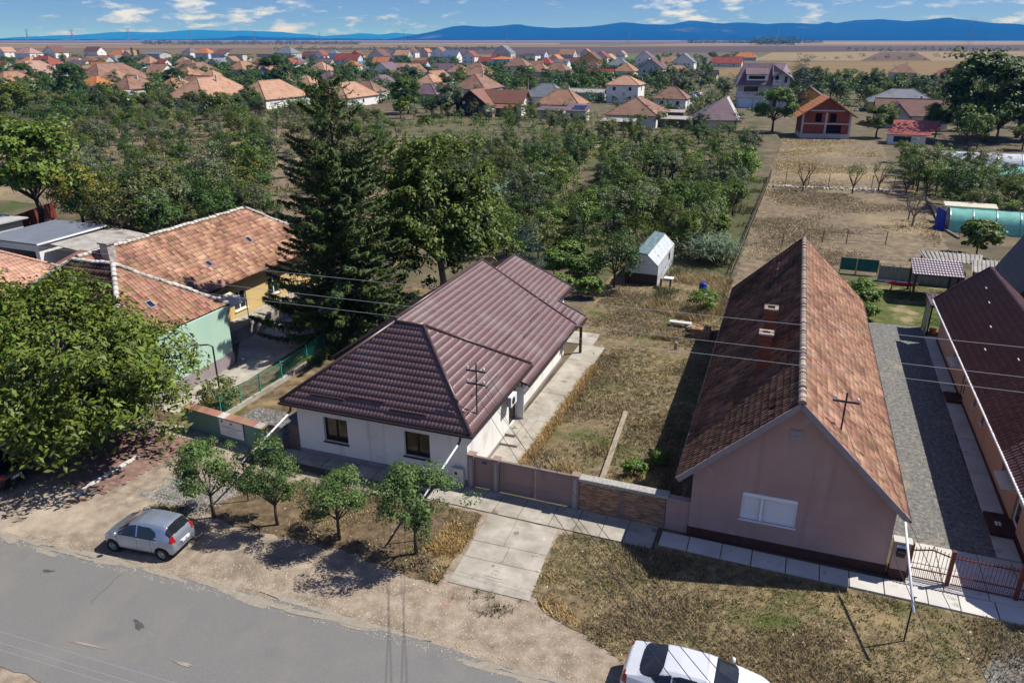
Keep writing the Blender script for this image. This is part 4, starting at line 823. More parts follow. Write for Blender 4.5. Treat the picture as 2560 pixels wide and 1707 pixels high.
for a, b, c, d in ((1.0, 1.8, 1.2, 2.6), (5.2, 6.5, 1.4, 2.8), (9.0, 10.4, 1.4, 2.8)): window(lh, (-37.02, 35.802), (-37.02, 52.0), a, b, c, d, 0.08, 'white_pvc', 'window_glass', 1, 'white_pvc')
window(lh, (-37.02, 35.802), (-37.02, 52.0), 2.6, 3.5, 1.0, 3.0, 0.06, 'white_pvc', 'white_pvc', 0, None, 0.1, 'door')
MB().box(-36.98, -35.3, 38.0, 50.0, 0.02, 0.98).build('terrace', 'concrete', lh, bevel=0.02)
for k in range(5): MB().box(-36.9, -35.4, 36.3+k*0.33, 36.3+(k+1)*0.33, 0.02, 0.18*(k+1)).build('step', 'concrete', lh)
aw = MB().slab([(-35.2, 37.9, 2.75), (-35.2, 40.3, 2.75), (-36.95, 40.3, 3.25), (-36.95, 37.9, 3.25)], 0.04).build('awning', 'canopy_beige', lh)
for y in (37.95, 40.25): MB().tube([(-35.25, y, 0.98), (-35.25, y, 2.72)], 0.03, 6).build('awning_post', 'steel_dark', aw)
for p, q in (((-35.4, 36.4, 0.2), (-35.4, 37.95, 1.9)),): MB().tube([p, (-35.4, 36.4, 1.1), (-35.4, 38.0, 1.95), (-35.4, 38, 1.0)], 0.02, 5).build('stair_rail', 'steel_grey', lh)
A1, A2, A3, A4 = (-45.0, 27.9, 4.0), (-33.25, 27.9, 4.0), (-37.6, 32.1, 7.2), (-40.8, 32.1, 7.2)
B1, B2 = (-33.25, 36.3, 4.0), (-45.0, 36.3, 4.0)
W1, W2, W3, W4 = (-36.4, 34.6, 3.82), (-36.4, 52.6, 3.82), (-41.05, 48.1, 7.2), (-41.05, 32.6, 7.2); W5 = (-45.7, 52.6, 3.82); W6 = (-45.7, 34.6, 3.82)
rf = MB()
for P_ in ([A1, A2, A3, A4], [A2, B1, A3], [B1, B2, A4, A3], [B2, A1, A4], [W1, W2, W3, W4], [W2, W5, W3], [W5, W6, W4, W3]): rf.slab(down(P_), 0.08)
roof = rf.build('roof', 'roof_deck', lh)
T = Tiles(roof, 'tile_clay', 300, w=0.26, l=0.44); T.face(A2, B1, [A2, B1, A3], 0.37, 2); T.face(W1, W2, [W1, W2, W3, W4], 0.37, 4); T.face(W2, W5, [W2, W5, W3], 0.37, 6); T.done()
T = Tiles(roof, 'tile_clay_worn_shaded', 0, w=0.26, l=0.44); T.face(A1, A2, [A1, A2, A3, A4], 0.37, 8); T.face(B1, B2, [B1, B2, A4, A3], 0.37, 9); T.done()
for p, q in ((A4, A3), (A2, A3), (A1, A4), (B1, A3), (W4, W3), (W2, W3)): ridge_tiles(roof, up(p), up(q), 'ridge_mortar', 0.15, 0.38, 4, 0.04)
for p, q in (((-33.2, 27.9, 3.94), (-33.2, 36.3, 3.94)), ((-36.34, 36.4, 3.76), (-36.34, 52.6, 3.76))): MB().beam(p, q, 0.12, 0.1).build('gutter', 'trim_brown', roof)
c_ = MB().box(-40.55, -39.9, 33.9, 34.45, 6.0, 7.75).build('chimney', 'ridge_mortar', roof); MB().box(-40.63, -39.82, 33.82, 34.53, 7.75, 7.86).build('chimney_cap', 'coping', roof)
for (A, B, C, u, v) in ((A2, B1, A3, 3.6, 1.7), (W1, W2, W4, 5.4, 1.8), (W1, W2, W4, 10.5, 2.6)):
    o_, U, V, N = face_frame(A, B, C); p = o_+U*u+V*v+N*0.07
    s_ = MB().slab([p, p+U*0.45, p+U*0.45+V*0.55, p+V*0.55], 0.06).build('skylight', 'steel_grey', roof); p = p+N*0.004; MB().slab([p+U*.05+V*.05, p+U*0.4+V*.05, p+U*0.4+V*0.5, p+U*.05+V*0.5], 0.01).build('skylight_pane', 'solar', roof)

# neighbour at the picture's left edge
nb = thing('neighbour_house', 'white house with salmon tiled hip roof at left picture edge', 'house', (-53, 34, 0))
MB().box(-60, -49.2, 30.5, 38.6, 0, 3.6).build('wall', 'plaster_white', nb)
N1, N2, N3, N4 = (-61, 29.9, 3.5), (-48.6, 29.9, 3.5), (-48.6, 39.2, 3.5), (-61, 39.2, 3.5); N5, N6 = (-52.9, 34.6, 6.3), (-58, 34.6, 6.3)
rf = MB()
for P_ in ([N1, N2, N5, N6], [N2, N3, N5], [N3, N4, N6, N5], [N4, N1, N6]): rf.slab(down(P_), 0.08)
roof = rf.build('roof', 'roof_deck', nb); mat('tile_salmon', [(0.3, (0.44, 0.24, 0.17)), (0.7, (0.54, 0.32, 0.24))], 0.8, 5, 0.8, island=0.14)
T = Tiles(roof, 'tile_salmon', 280, w=0.3, l=0.44); T.face(N2, N3, [N2, N3, N5], 0.37, 2); T.face(N1, N2, [N1, N2, N5, N6], 0.37, 3); T.face(N3, N4, [N3, N4, N6, N5], 0.37, 4); T.done()
for p, q in ((N2, N5), (N3, N5), (N5, N6)): ridge_tiles(roof, up(p), up(q), 'tile_salmon', 0.13, 0.38, 5, 0.0)
# grey flat garage, white shed, tin roofs and red fence behind it
t = thing('flat_garage', 'garage with flat blue-grey roof and dark opening beyond salmon roof', 'garage', (-66, 50, 0))
MB().box(-69.2, -63.2, 46.6, 46.9, 1.9, 2.62).box(-69.2, -68.7, 46.6, 46.9, 0, 1.898).box(-63.7, -63.2, 46.6, 46.9, 0, 1.898).box(-63.5, -63.2, 46.902, 53.4, 0, 2.62).box(-69.2, -68.9, 46.902, 53.4, 0, 2.62).box(-68.898, -63.502, 53.1, 53.4, 0, 2.62).build('wall', 'plaster_white', t)
MB().slab([(-69.6, 46.2, 2.74), (-62.8, 46.2, 2.74), (-62.8, 53.8, 2.84), (-69.6, 53.8, 2.84)], 0.1).build('roof', 'bitumen_grey', t); MB().beam((-62.78, 46.2, 2.68), (-62.78, 53.8, 2.78), 0.06, 0.14).build('roof_trim', 'white_pvc', t)
t = thing('lean_to', 'open lean-to shed with grey corrugated roof right of flat garage', 'shed', (-60, 50, 0))
MB().slab([(-62.7, 47.4, 2.5), (-58.0, 47.4, 2.1), (-58.0, 54.5, 2.1), (-62.7, 54.5, 2.5)], 0.05).build('roof', 'asbestos', t)
for x, y in ((-58.2, 47.6), (-58.2, 54.2), (-62.4, 54.2)): MB().box(x-0.05, x+0.05, y-0.05, y+0.05, 0, 2.1).build('post', 'wood_dark', t)
MB().box(-62.6, -58.2, 54.3, 54.4, 0.02, 2.0).build('wall', 'plaster_white', t)
t = thing('red_fence', 'dark red corrugated metal fence behind the flat garage', 'fence', (-80, 58, 0))
for k in range(16): MB().beam((-78.6-k*0.22, 55.0+k*0.55, 0.95), (-78.6-(k+1)*0.22, 55.0+(k+1)*0.55-0.04, 0.95), 0.04, 1.9).build('fence_panel', 'rust_red', t)
t = thing('grey_shed', 'low shed with pale grey flat roof behind the red fence', 'shed', (-80, 52, 0)); MB().box(-86, -75.5, 50.2, 54.6, 0, 2.2).build('wall', 'plaster_grey', t); MB().slab([(-86.5, 49.8, 2.4), (-75, 49.8, 2.4), (-75, 55, 2.4), (-86.5, 55, 2.4)], 0.12).build('roof', 'tin_grey', t)
t = thing('brown_outbuilding', 'low outbuilding with reddish brown roof between salmon and clay roofs', 'shed', (-51, 41, 0)); MB().box(-55, -46.2, 40.2, 44, 0, 2.3).build('wall', 'plaster_white', t); MB().slab([(-55.4, 39.6, 2.4), (-45.9, 39.6, 2.4), (-45.9, 44.4, 3.4), (-55.4, 44.4, 3.4)], 0.1).build('roof', 'far_metal_brown', t); MB().box(-49.1, -48.8, 41.5, 41.8, 2.7, 3.9).build('chimney', 'rust_red', t)

# green street wall with plaque, lamp, wire fence, shrub bed
t = thing('green_wall', 'dark green rendered street wall with orange tile coping and white plaque', 'wall', (-26, 27.6, 0), R(-5.5))
ORG[t.name] = Vector((-26, 27.6, 0)); MB().box(-29.4, -22.95, 27.5, 27.75, 0, 1.32).build('wall', 'plaster_green', t)
for k in range(13): MB().slab([(-29.45+k*0.5, 27.36, 1.36), (-28.97+k*0.5, 27.36, 1.36), (-28.97+k*0.5, 27.82, 1.44), (-29.45+k*0.5, 27.82, 1.44)], 0.04).build('coping_tile', 'tile_clay' if k not in (5, 10) else 'ridge_mortar', t)
t2 = thing('information_plaque', 'white notice plaque with dark logos and print lines on the green wall', 'plaque', (-26.1, 27.45, 0.3), R(-5.5)); ORG[t2.name] = Vector((-26.1, 27.45, 0.3))
MB().box(-26.95, -25.3, 27.42, 27.45, 0.32, 1.26).build('panel', 'plate_white', t2)
MB().add([(-26.82, 27.415, 1.12), (-26.74, 27.415, 1.04), (-26.66, 27.415, 1.12), (-26.74, 27.415, 1.20)], [(0, 1, 2, 3)]).build('emblem', 'ink', t2); MB().add([(-26.2, 27.415, 1.10), (-26.05, 27.415, 1.04), (-25.98, 27.415, 1.10), (-26.1, 27.415, 1.16)], [(0, 1, 2, 3)]).build('emblem', 'ink', t2)
for z, a, b in ((0.98, -26.3, -25.9), (0.86, -26.85, -25.4), (0.82, -26.7, -25.5), (0.70, -26.5, -25.7), (0.62, -26.4, -25.8), (0.50, -26.6, -25.6)): MB().box(a, b, 27.414, 27.42, z, z+0.018).build('print_line', 'ink_grey', t2)
t = thing('street_lamp', 'small black lamp post with flat grey head behind the green wall', 'lamp', (-30.93, 32.0, 0)); MB().tube([(-30.93, 32.0, 0), (-30.93, 32.0, 3.0), (-31.1, 31.85, 3.15), (-31.6, 31.4, 3.2)], 0.05, 6).build('pole', 'steel_dark', t); MB().slab([(-31.55, 31.25, 3.27), (-31.4, 31.5, 3.27), (-32.1, 31.75, 3.27), (-32.2, 31.4, 3.27)], 0.07).build('lamp_head', 'steel_grey', t)
t = thing('mesh_fence', 'green wire mesh fence on a low concrete base beside white house', 'fence', (-28.4, 34, 0))
fp = [(-28.45, 29.3), (-28.42, 30.9), (-28.4, 32.6), (-28.38, 34.6), (-28.5, 37.4), (-28.9, 40.0)]
for (a, b), (c, d) in zip(fp[:-1], fp[1:]):
    MB().beam((a, b, 0.16), (c, d, 0.16), 0.16, 0.32).build('base', 'concrete', t); MB().beam((a, b, 1.32), (c, d, 1.32), 0.03, 0.03).build('rail', 'green_paint', t)
    ms = MB(); L = math.hypot(c-a, d-b); nn = int(L/0.13)
    for k in range(nn):
        f0 = k/nn; x, y = a+(c-a)*f0, b+(d-b)*f0; x2, y2 = a+(c-a)*min(1, f0+0.35/L), b+(d-b)*min(1, f0+0.35/L)
        ms.beam((x, y, 0.34), (x2, y2, 1.3), 0.006, 0.006); ms.beam((x2, y2, 0.34), (x, y, 1.3), 0.006, 0.006)
    ms.build('mesh', 'green_paint', t)['kind'] = 'stuff'
for a, b in fp: MB().box(a-0.03, a+0.03, b-0.03, b+0.03, 0, 1.45).build('post', 'green_paint', t)
# ------------------------------------------------------------------ vegetation
def leaves_mesh(name, C, Nrm, size, rs, aspect=0.5, fold=0.25):
    n = len(C); Nrm = Nrm/np.maximum(1e-6, np.linalg.norm(Nrm, axis=1, keepdims=True))
    a = rs.normal(size=(n, 3)); a -= Nrm*(a*Nrm).sum(1, keepdims=True); a /= np.maximum(1e-6, np.linalg.norm(a, axis=1, keepdims=True)); b = np.cross(Nrm, a)
    s = np.asarray(size).reshape(-1, 1) * np.ones((n, 1)); w = s*aspect
    co = np.stack([C-a*s*0.5, C+b*w*0.5+Nrm*s*fold*0.4, C+a*s*0.55-Nrm*s*fold*0.5, C-b*w*0.5+Nrm*s*fold*0.4], 1).reshape(-1, 3)
    return mesh_np(name, co, 4, np.arange(n*4))
def crown_points(rs, n_clump, per, rx, ry, rz, zc, clump_r, droop=0.0, shell=0.55, flat_bottom=0.35, lobes=5, boughs=0):
    "leaf centres and normals gathered in clumps through an uneven crown volume"
    d = rs.normal(size=(n_clump*3, 3)); d /= np.linalg.norm(d, axis=1, keepdims=True); d = d[d[:, 2] > -flat_bottom - 0.35*rs.rand(len(d))][:n_clump]
    if boughs:
        bd = rs.normal(size=(boughs*3, 3)); bd /= np.linalg.norm(bd, axis=1, keepdims=True); bd = bd[bd[:, 2] > -flat_bottom-0.1][:boughs]; bl = rs.uniform(0.78, 1.18, len(bd))
        pick = rs.randint(0, len(bd), len(d)); d = bd[pick] + rs.normal(size=d.shape)*0.20; d /= np.linalg.norm(d, axis=1, keepdims=True)
    k = rs.normal(size=(lobes, 3)); k /= np.linalg.norm(k, axis=1, keepdims=True)
    bulge = 0.70 + 0.42*np.clip((d@k.T), 0, 1).max(1)**2
    bulge = bulge*np.where(rs.rand(len(d)) < 0.14, rs.uniform(1.08, 1.28, len(d)), 1.0)
    r = (shell + (1-shell)*rs.rand(len(d))**0.5)*bulge
    if boughs: r = r*bl[pick]
    cc = d*r[:, None]*np.array([rx, ry, rz]); m = len(cc)
    cr = clump_r*(0.6+0.8*rs.rand(m))
    q = rs.normal(size=(m, per, 3)); q /= np.linalg.norm(q, axis=2, keepdims=True); q[:, :, 2] = np.where(q[:, :, 2] < -0.2, -q[:, :, 2], q[:, :, 2])
    rad = cr[:, None, None]*(0.35+0.65*rs.rand(m, per, 1)**0.6)
    P_ = cc[:, None]+q*rad*np.array([1, 1, 0.8]); P_[:, :, 2] -= droop*np.abs(rs.normal(size=(m, per)))*cr[:, None]
    Nn = q*0.8 + d[:, None]*0.5 + np.array([0, 0, 0.55]) + rs.normal(size=q.shape)*0.45
    keep = rs.rand(m*per) > 0.05
    P_ = P_.reshape(-1, 3)[keep]; Nn = Nn.reshape(-1, 3)[keep]; P_[:, 2] += zc
    return P_, Nn, cc+np.array([0, 0, zc])
def trunk_mb(h, r, tips, fork=0.45, seed=1, lean=(0, 0), maxb=14):
    rnd = random.Random(seed); mb = MB(); top = Vector((lean[0], lean[1], h*0.95)); f = Vector((lean[0]*0.4, lean[1]*0.4, h*fork))
    mb.tube([(0, 0, -0.15), (0.02*h*rnd.uniform(-1, 1), 0.02*h*rnd.uniform(-1, 1), h*fork*0.5), f], [r*1.25, r, r*0.85], 7)
    for tpt in rnd.sample(list(map(tuple, tips)), min(maxb, len(tips))):
        t = Vector(tpt); mid = f.lerp(t, 0.5) + Vector((rnd.uniform(-1, 1), rnd.uniform(-1, 1), rnd.uniform(-0.2, 0.8)))*0.06*h
        mb.tube([f-Vector((0, 0, h*0.05*rnd.random())), mid, t], [r*0.5, r*0.28, r*0.08], 5, False)
    return mb
PROTO = {}
def proto(key, leafmat, barkmat='bark', h=4.0, rx=1.6, ry=1.6, rz=1.4, zc=2.5, clumps=46, per=60, clump_r=0.5, leaf_s=0.16, seed=1, r=0.09, fork=0.4, droop=0.0, flat=0.35, aspect=0.5, shell=0.5, lean=(0, 0), maxb=12, boughs=0):
    rs = np.random.RandomState(seed); P_, Nn, cc = crown_points(rs, clumps, per, rx, ry, rz, zc, clump_r, droop, shell, flat, boughs=boughs)
    me = leaves_mesh('crown', P_, Nn, leaf_s*(0.45+1.1*rs.rand(len(P_))), rs, aspect); me.materials.append(M[leafmat])
    tm = trunk_mb(h, r, cc, fork, seed, lean, maxb).mesh('trunk'); tm.materials.append(M[barkmat]); tm.polygons.foreach_set('use_smooth', [True]*len(tm.polygons))
    PROTO[key] = (me, tm); return PROTO[key]
ORCH = []
def plant(key, x, y, s=1.0, rz=None, label=None, cat='tree', group=None, name='fruit_tree', sz=None, leafmat=None):
    me, tm = PROTO[key]; t = bpy.data.objects.new(name, None); COL.objects.link(t); t.location = (x, y, 0); t.empty_display_size = 0.3
    t.rotation_euler[2] = random.uniform(0, 6.28) if rz is None else rz; t.scale = (s, s, s*(sz or 1.0)); tag(t, label, cat, group)
    c = bpy.data.objects.new('crown', me); b = bpy.data.objects.new('trunk', tm)
    for o in (c, b): COL.objects.link(o); o.parent = t
    if leafmat: c.material_slots[0].link = 'OBJECT'; c.material_slots[0].material = M[leafmat]
    return t
# prototypes
proto('pear_a', 'leaf_pear', h=3.6, rx=1.5, ry=1.45, rz=1.3, zc=2.4, clumps=84, per=120, clump_r=0.42, leaf_s=0.105, seed=11, r=0.075, fork=0.34, boughs=18)
proto('pear_b', 'leaf_pear', h=3.6, rx=1.4, ry=1.5, rz=1.4, zc=2.45, clumps=84, per=120, clump_r=0.40, leaf_s=0.105, seed=12, r=0.075, fork=0.32, boughs=18)
proto('pear_c', 'leaf_pear', h=4.2, rx=1.65, ry=1.6, rz=1.7, zc=2.7, clumps=110, per=120, clump_r=0.42, leaf_s=0.105, seed=13, r=0.085, fork=0.3, boughs=22)
proto('walnut_front', 'leaf_walnut', 'bark_pale', h=8, rx=6.6, ry=4.4, rz=3.6, zc=3.9, clumps=700, per=82, clump_r=0.66, leaf_s=0.25, seed=21, r=0.26, fork=0.3, droop=0.8, flat=0.65, aspect=0.40, shell=0.45, maxb=120, boughs=85)
proto('walnut', 'leaf_walnut_dark', 'bark_pale', h=12, rx=5.0, ry=4.6, rz=5.4, zc=7.4, clumps=430, per=84, clump_r=0.8, leaf_s=0.31, seed=22, r=0.27, fork=0.35, droop=0.35, flat=0.6, aspect=0.45, shell=0.4, maxb=60, boughs=56)
proto('big_round', 'leaf_green', h=9, rx=4.6, ry=4.4, rz=3.9, zc=5.4, clumps=150, per=85, clump_r=1.05, leaf_s=0.38, seed=23, r=0.24, fork=0.3, flat=0.5, aspect=0.5, boughs=24)
proto('orch_a', 'leaf_olive', h=3.8, rx=1.9, ry=1.8, rz=1.35, zc=2.4, clumps=60, per=42, clump_r=0.5, leaf_s=0.17, seed=31, r=0.09, fork=0.36, boughs=13)
proto('orch_b', 'leaf_grey', h=4.0, rx=1.7, ry=1.9, rz=1.5, zc=2.6, clumps=58, per=42, clump_r=0.48, leaf_s=0.16, seed=32, r=0.09, fork=0.36, boughs=13)
proto('orch_c', 'leaf_green', h=4.4, rx=1.9, ry=1.8, rz=1.8, zc=2.6, clumps=70, per=46, clump_r=0.52, leaf_s=0.18, seed=33, r=0.1, fork=0.3, flat=0.6, boughs=16)
proto('orch_d', 'leaf_deep', h=5.0, rx=2.1, ry=2.0, rz=2.1, zc=3.0, clumps=78, per=48, clump_r=0.6, leaf_s=0.2, seed=34, r=0.11, fork=0.28, flat=0.6, boughs=16)
proto('upright', 'leaf_grey', h=4.6, rx=1.0, ry=1.0, rz=2.0, zc=2.7, clumps=56, per=42, clump_r=0.42, leaf_s=0.15, seed=35, r=0.07, fork=0.3, flat=0.8)
proto('sparse', 'leaf_olive', h=4.2, rx=1.8, ry=1.7, rz=1.3, zc=2.8, clumps=34, per=30, clump_r=0.45, leaf_s=0.15, seed=36, r=0.09, fork=0.42, maxb=22)
proto('bush', 'leaf_green', h=2.0, rx=1.2, ry=1.2, rz=1.0, zc=0.95, clumps=44, per=44, clump_r=0.42, leaf_s=0.16, seed=37, r=0.05, fork=0.2, flat=0.9)
proto('vine', 'leaf_bright', h=2.2, rx=1.3, ry=0.9, rz=1.0, zc=1.35, clumps=56, per=46, clump_r=0.4, leaf_s=0.2, seed=38, r=0.05, fork=0.4, flat=0.9, aspect=0.8)
proto('poplar', 'leaf_deep', h=12, rx=1.5, ry=1.5, rz=5.6, zc=6.3, clumps=70, per=40, clump_r=0.8, leaf_s=0.4, seed=39, r=0.2, fork=0.2, flat=0.95)
proto('conifer_round', 'needle_blue', h=7, rx=1.9, ry=1.9, rz=3.2, zc=3.7, clumps=90, per=46, clump_r=0.6, leaf_s=0.22, seed=40, r=0.14, fork=0.2, flat=0.9, aspect=0.25)
proto('village_tree', 'leaf_green', h=6, rx=2.8, ry=2.7, rz=2.4, zc=3.5, clumps=60, per=40, clump_r=0.85, leaf_s=0.36, seed=41, r=0.14, fork=0.3, flat=0.6, boughs=14)

# ---- street trees in the bed before the white house
G = 'young pear trees along the verge'
plant('pear_a', -22.4, 21.7, 0.93, 0.4, 'leafy young pear tree nearest the silver hatchback', group=G, name='pear_tree', sz=1.08)
plant('pear_b', -19.45, 22.25, 0.92, 1.1, 'leafy young pear tree second from the silver hatchback', group=G, name='pear_tree', sz=1.1)
plant('pear_a', -16.35, 22.3, 0.9, 2.6, 'leafy young pear tree with forked trunk third from the silver hatchback', group=G, name='pear_tree', sz=1.0)
plant('pear_c', -12.85, 22.6, 0.95, 0.2, 'largest pear tree of the verge row, next to the concrete driveway', group=G, name='pear_tree', sz=1.08)
# ---- big walnut trees
plant('walnut_front', -34.2, 24.4, 1.14, 0.1, 'huge yellow-green walnut tree spreading in front of the mint house', name='walnut_tree')
plant('walnut', -25.6, 51.0, 1.0, 0.9, 'tall walnut tree right of the spruce behind the white house roof', name='walnut_tree')
big = at(105, 565); plant('big_round', big.x, big.y, 1.22, 0.5, 'large rounded walnut tree at left above the red fence', name='walnut_tree', leafmat='leaf_walnut_dark')
q = at(40, 300); plant('big_round', q.x, q.y, 0.95, 2.0, 'broad yellowish tree on the left picture edge above the orchard', name='broad_tree', leafmat='leaf_walnut')

# ---- the tall spruce
def spruce(x, y, H=18.2, seed=5):
    rs = np.random.RandomState(seed); rnd = random.Random(seed)
    t = thing('spruce_tree', 'tall dark spruce tree with bare leader between the two garden houses', 'tree', (x, y, 0), local=True)
    tr = MB().tube([(0, 0, -0.2), (0.05, 0, H*0.35), (-0.08, 0.05, H*0.7), (0.0, 0.0, H)], [0.30, 0.2, 0.11, 0.02], 9)
    tr.build('trunk', 'bark', t, True)
    br = MB(); C, Nn, S = [], [], []
    z = 1.6
    while z < H-0.5:
        f = (z-1.6)/(H-1.6); R_ = 5.9*(1-f)**0.62*rnd.uniform(0.75, 1.12) + 0.3; n = 8 if f < 0.7 else 4
        a0 = rnd.uniform(0, 6.28)
        for k in range(n):
            a = a0 + 6.283*k/n + rnd.uniform(-0.25, 0.25); L = R_*rnd.uniform(0.72, 1.12); pts = []
            if f > 0.86 and rnd.random() < 0.45: dense = 0.15
            elif rnd.random() < 0.12: dense = 0.35
            else: dense = 1.0
            for i in range(6):
                s = i/5; r = L*s; dz = -0.20*L*math.sin(s*2.4) + (0.10*L*s*s if f < 0.8 else 0.35*L*s)
                pts.append(Vector((math.cos(a)*r, math.sin(a)*r, z+dz)))
            br.tube(pts, [0.05*(1-f)+0.018, 0.04*(1-f)+0.015, 0.032*(1-f)+0.012, 0.022, 0.014, 0.006], 4, False)
            m = int(L*74*dense)
            for i in range(m):
                s = 0.14+0.86*rnd.random()**0.8; j = min(4, int(s*5)); p = pts[j].lerp(pts[j+1], s*5-j)
                side = rnd.uniform(-1, 1)*0.62*(1.12-s)*min(1.0, L/3+0.35); hang = -abs(rnd.gauss(0, 1))*0.30*(1.2-s)
                C.append((p.x - math.sin(a)*side, p.y + math.cos(a)*side, p.z+hang+0.02)); Nn.append((math.cos(a)*0.5+rnd.gauss(0, 0.45), math.sin(a)*0.5+rnd.gauss(0, 0.45), 0.75+rnd.gauss(0, 0.4))); S.append(rnd.uniform(0.2, 0.46))
        z += rnd.uniform(0.34, 0.52)*(1 if f < 0.8 else 1.25)
    br.build('branches', 'bark', t)
    # sprays hang along the boughs
    C, Nn, S = np.array(C), np.array(Nn), np.array(S)
    me = leaves_mesh('needles', C, Nn, S, rs, 0.26, 0.5); o = link('crown', me, t, 'needle')
    print('spruce sprays', len(C))
spruce(-28.4, 42.2)
plant('conifer_round', -21.2, 58.5, 0.85, 0.3, 'dark bluish conifer behind the roof of the white house', name='conifer', sz=0.9)
q = at(1990, 268); plant('conifer_round', q.x, q.y, 2.1, 0.3, 'tall blue-green conifer right of the three storey house', name='conifer')

# ---- garden plants standing alone
def bushes(key, lst, cat='shrub', name='shrub', leafmat=None, grp=None):
    for (x, y, s, lb) in lst: plant(key, x, y, s, None, lb, cat, grp, name, leafmat=leafmat)
bushes('bush', [(-29.2, 30.3, 0.95, 'dark rounded shrub beside the green mesh fence')], leafmat='leaf_olive')
bushes('bush', [(-6.0, 57.0, 0.9, 'bright green bush above the brick pile in the yard')], leafmat='leaf_bright')
bushes('vine', [(5.55, 65.0, 0.75, 'bright vine at the back right corner of the gable house'), (5.6, 62.6, 0.72, 'bright vine in the middle of the wall right of gable house'), (5.75, 59.6, 0.55, 'low rose bush at the end of the vine row by the gravel')], 'shrub', 'vine')
q = at(2440, 640); bushes('vine', [(q.x, q.y, 1.5, 'yellow-green grape vine in front of the teal tunnel greenhouse')], 'shrub', 'vine', 'leaf_walnut')
bushes('vine', [(-5.9, 31.6, 0.42, 'green weed clump beside the weathered board in the yard'), (-4.9, 33.0, 0.40, 'green weed clump against the shadow of the gable house')], 'weed', 'weed_clump')
for i, (u, v) in enumerate(((1565, 700), (1640, 660), (1545, 640))):
    q = at(u, v)
# row of vines left of the path to the plastic greenhouse
for k, (u, v, s) in enumerate(((1395, 742, 0.85), (1440, 705, 1.0), (1470, 745, 0.8), (1420, 665, 1.05), (1385, 690, 1.0), (1490, 690, 0.9))):
    q = at(u, v); plant('vine', q.x, q.y, s, None, f'bright green vine behind the white house, {["lowest", "second", "right-hand", "upper", "left-hand", "innermost"][k]} of the vine group', 'shrub', 'vines behind the white house', 'vine')
q = at(1535, 720); plant('orch_d', q.x, q.y, 1.0, 0.4, 'dark fruit tree standing left of the plastic greenhouse', name='fruit_tree')
# pruned small trees on the dry field
def pruned(u, v, s, lb, leafy=0.4, mt='leaf_green', seed=1):
    q = at(u, v); rs = np.random.RandomState(seed); rnd = random.Random(seed); t = thing('pruned_tree', lb, 'tree', q, group='pruned trees on the dry field', local=True); mb = MB(); tips = []
    mb.tube([(0, 0, -0.1), (0.02, 0, 0.8*s)], [0.09*s, 0.07*s], 6)
    for k in range(5):
        a = k*1.26+rnd.uniform(-.3, .3); p = Vector((math.cos(a)*0.7*s, math.sin(a)*0.7*s, 1.9*s)); mb.tube([(0.02, 0, 0.75*s), p*0.6+Vector((0, 0, 0.3*s)), p], [0.06*s, 0.045*s, 0.03*s], 5, False)
        for j in range(4):
            e = p+Vector((rnd.uniform(-.5, .5), rnd.uniform(-.5, .5), rnd.uniform(0.5, 1.1)))*s; mb.tube([p, e], [0.02*s, 0.008*s], 4, False); tips.append(e); tips.append(p.lerp(e, 0.5))
    mb.build('trunk', 'bark_pale' if leafy < 0.2 else 'bark', t)
    T_ = np.array([tuple(x) for x in tips]); m = int(40+900*leafy); C = T_[rs.randint(0, len(T_), m)] + rs.normal(size=(m, 3))*0.24*s; link('crown', leaves_mesh('crown', C, rs.normal(size=(m, 3))+[0, 0, .6], 0.11+0.1*rs.rand(m), rs, 0.5), t, mt)
pruned(2006, 478, 1.35, 'leafless reddish pruned tree by the stone row, leftmost on the field', 0.25, 'twig_dry', 1)
pruned(2130, 485, 1.3, 'pruned tree with green top second from left along the stone row', 0.75, 'leaf_green', 2)
pruned(2195, 478, 1.3, 'pruned tree with two leafy stubs third along the stone row', 0.6, 'leaf_green', 3)
pruned(2263, 490, 1.2, 'thin pruned tree at the right end of the stone row', 0.4, 'leaf_olive', 4)
pruned(2270, 550, 1.1, 'slim pruned tree behind the leaning one at the tarred field edge', 0.08, 'leaf_olive', 5)
pruned(2280, 566, 1.4, 'nearly bare forked tree near the teal tunnel greenhouse', 0.12, 'leaf_olive', 6)
# reed clump
rs = np.random.RandomState(9); q = at(1775, 655); n = 1500; base = np.stack([rs.normal(0, 1.1, n), rs.normal(0, 1.0, n), np.zeros(n)], 1); hh = 1.5+1.3*rs.rand(n); dirn = rs.normal(size=(n, 2)); dirn /= np.linalg.norm(dirn, axis=1, keepdims=True)
co = np.zeros((n, 4, 3)); mid = base.copy(); mid[:, :2] += dirn*0.35*hh[:, None]*0.5; mid[:, 2] = hh*rs.uniform(0.5, 1, n); tip = mid.copy(); tip[:, :2] += dirn*0.6*hh[:, None]*0.5; tip[:, 2] += rs.uniform(-0.3, 0.3, n); w = np.stack([-dirn[:, 1], dirn[:, 0], np.zeros(n)], 1)*0.05
st = mid.copy(); st[:, :2] -= dirn*0.15; st[:, 2] -= 0.25; co[:, 0] = st; co[:, 1] = mid+w; co[:, 2] = tip; co[:, 3] = mid-w
t = thing('reed_clump', 'silvery green reed clump in the back garden right of the greenhouse', 'plant', q, local=True); link('leaves', mesh_np('leaves', co.reshape(-1, 3), 4, np.arange(n*4)), t, 'reed')
mb = MB()
for k in range(60): b_ = base[k*20]; mb.tube([(b_[0]*0.8, b_[1]*0.8, 0), (b_[0], b_[1], 2.2)], 0.02, 4, False)
mb.build('stems', 'grass_olive', t)

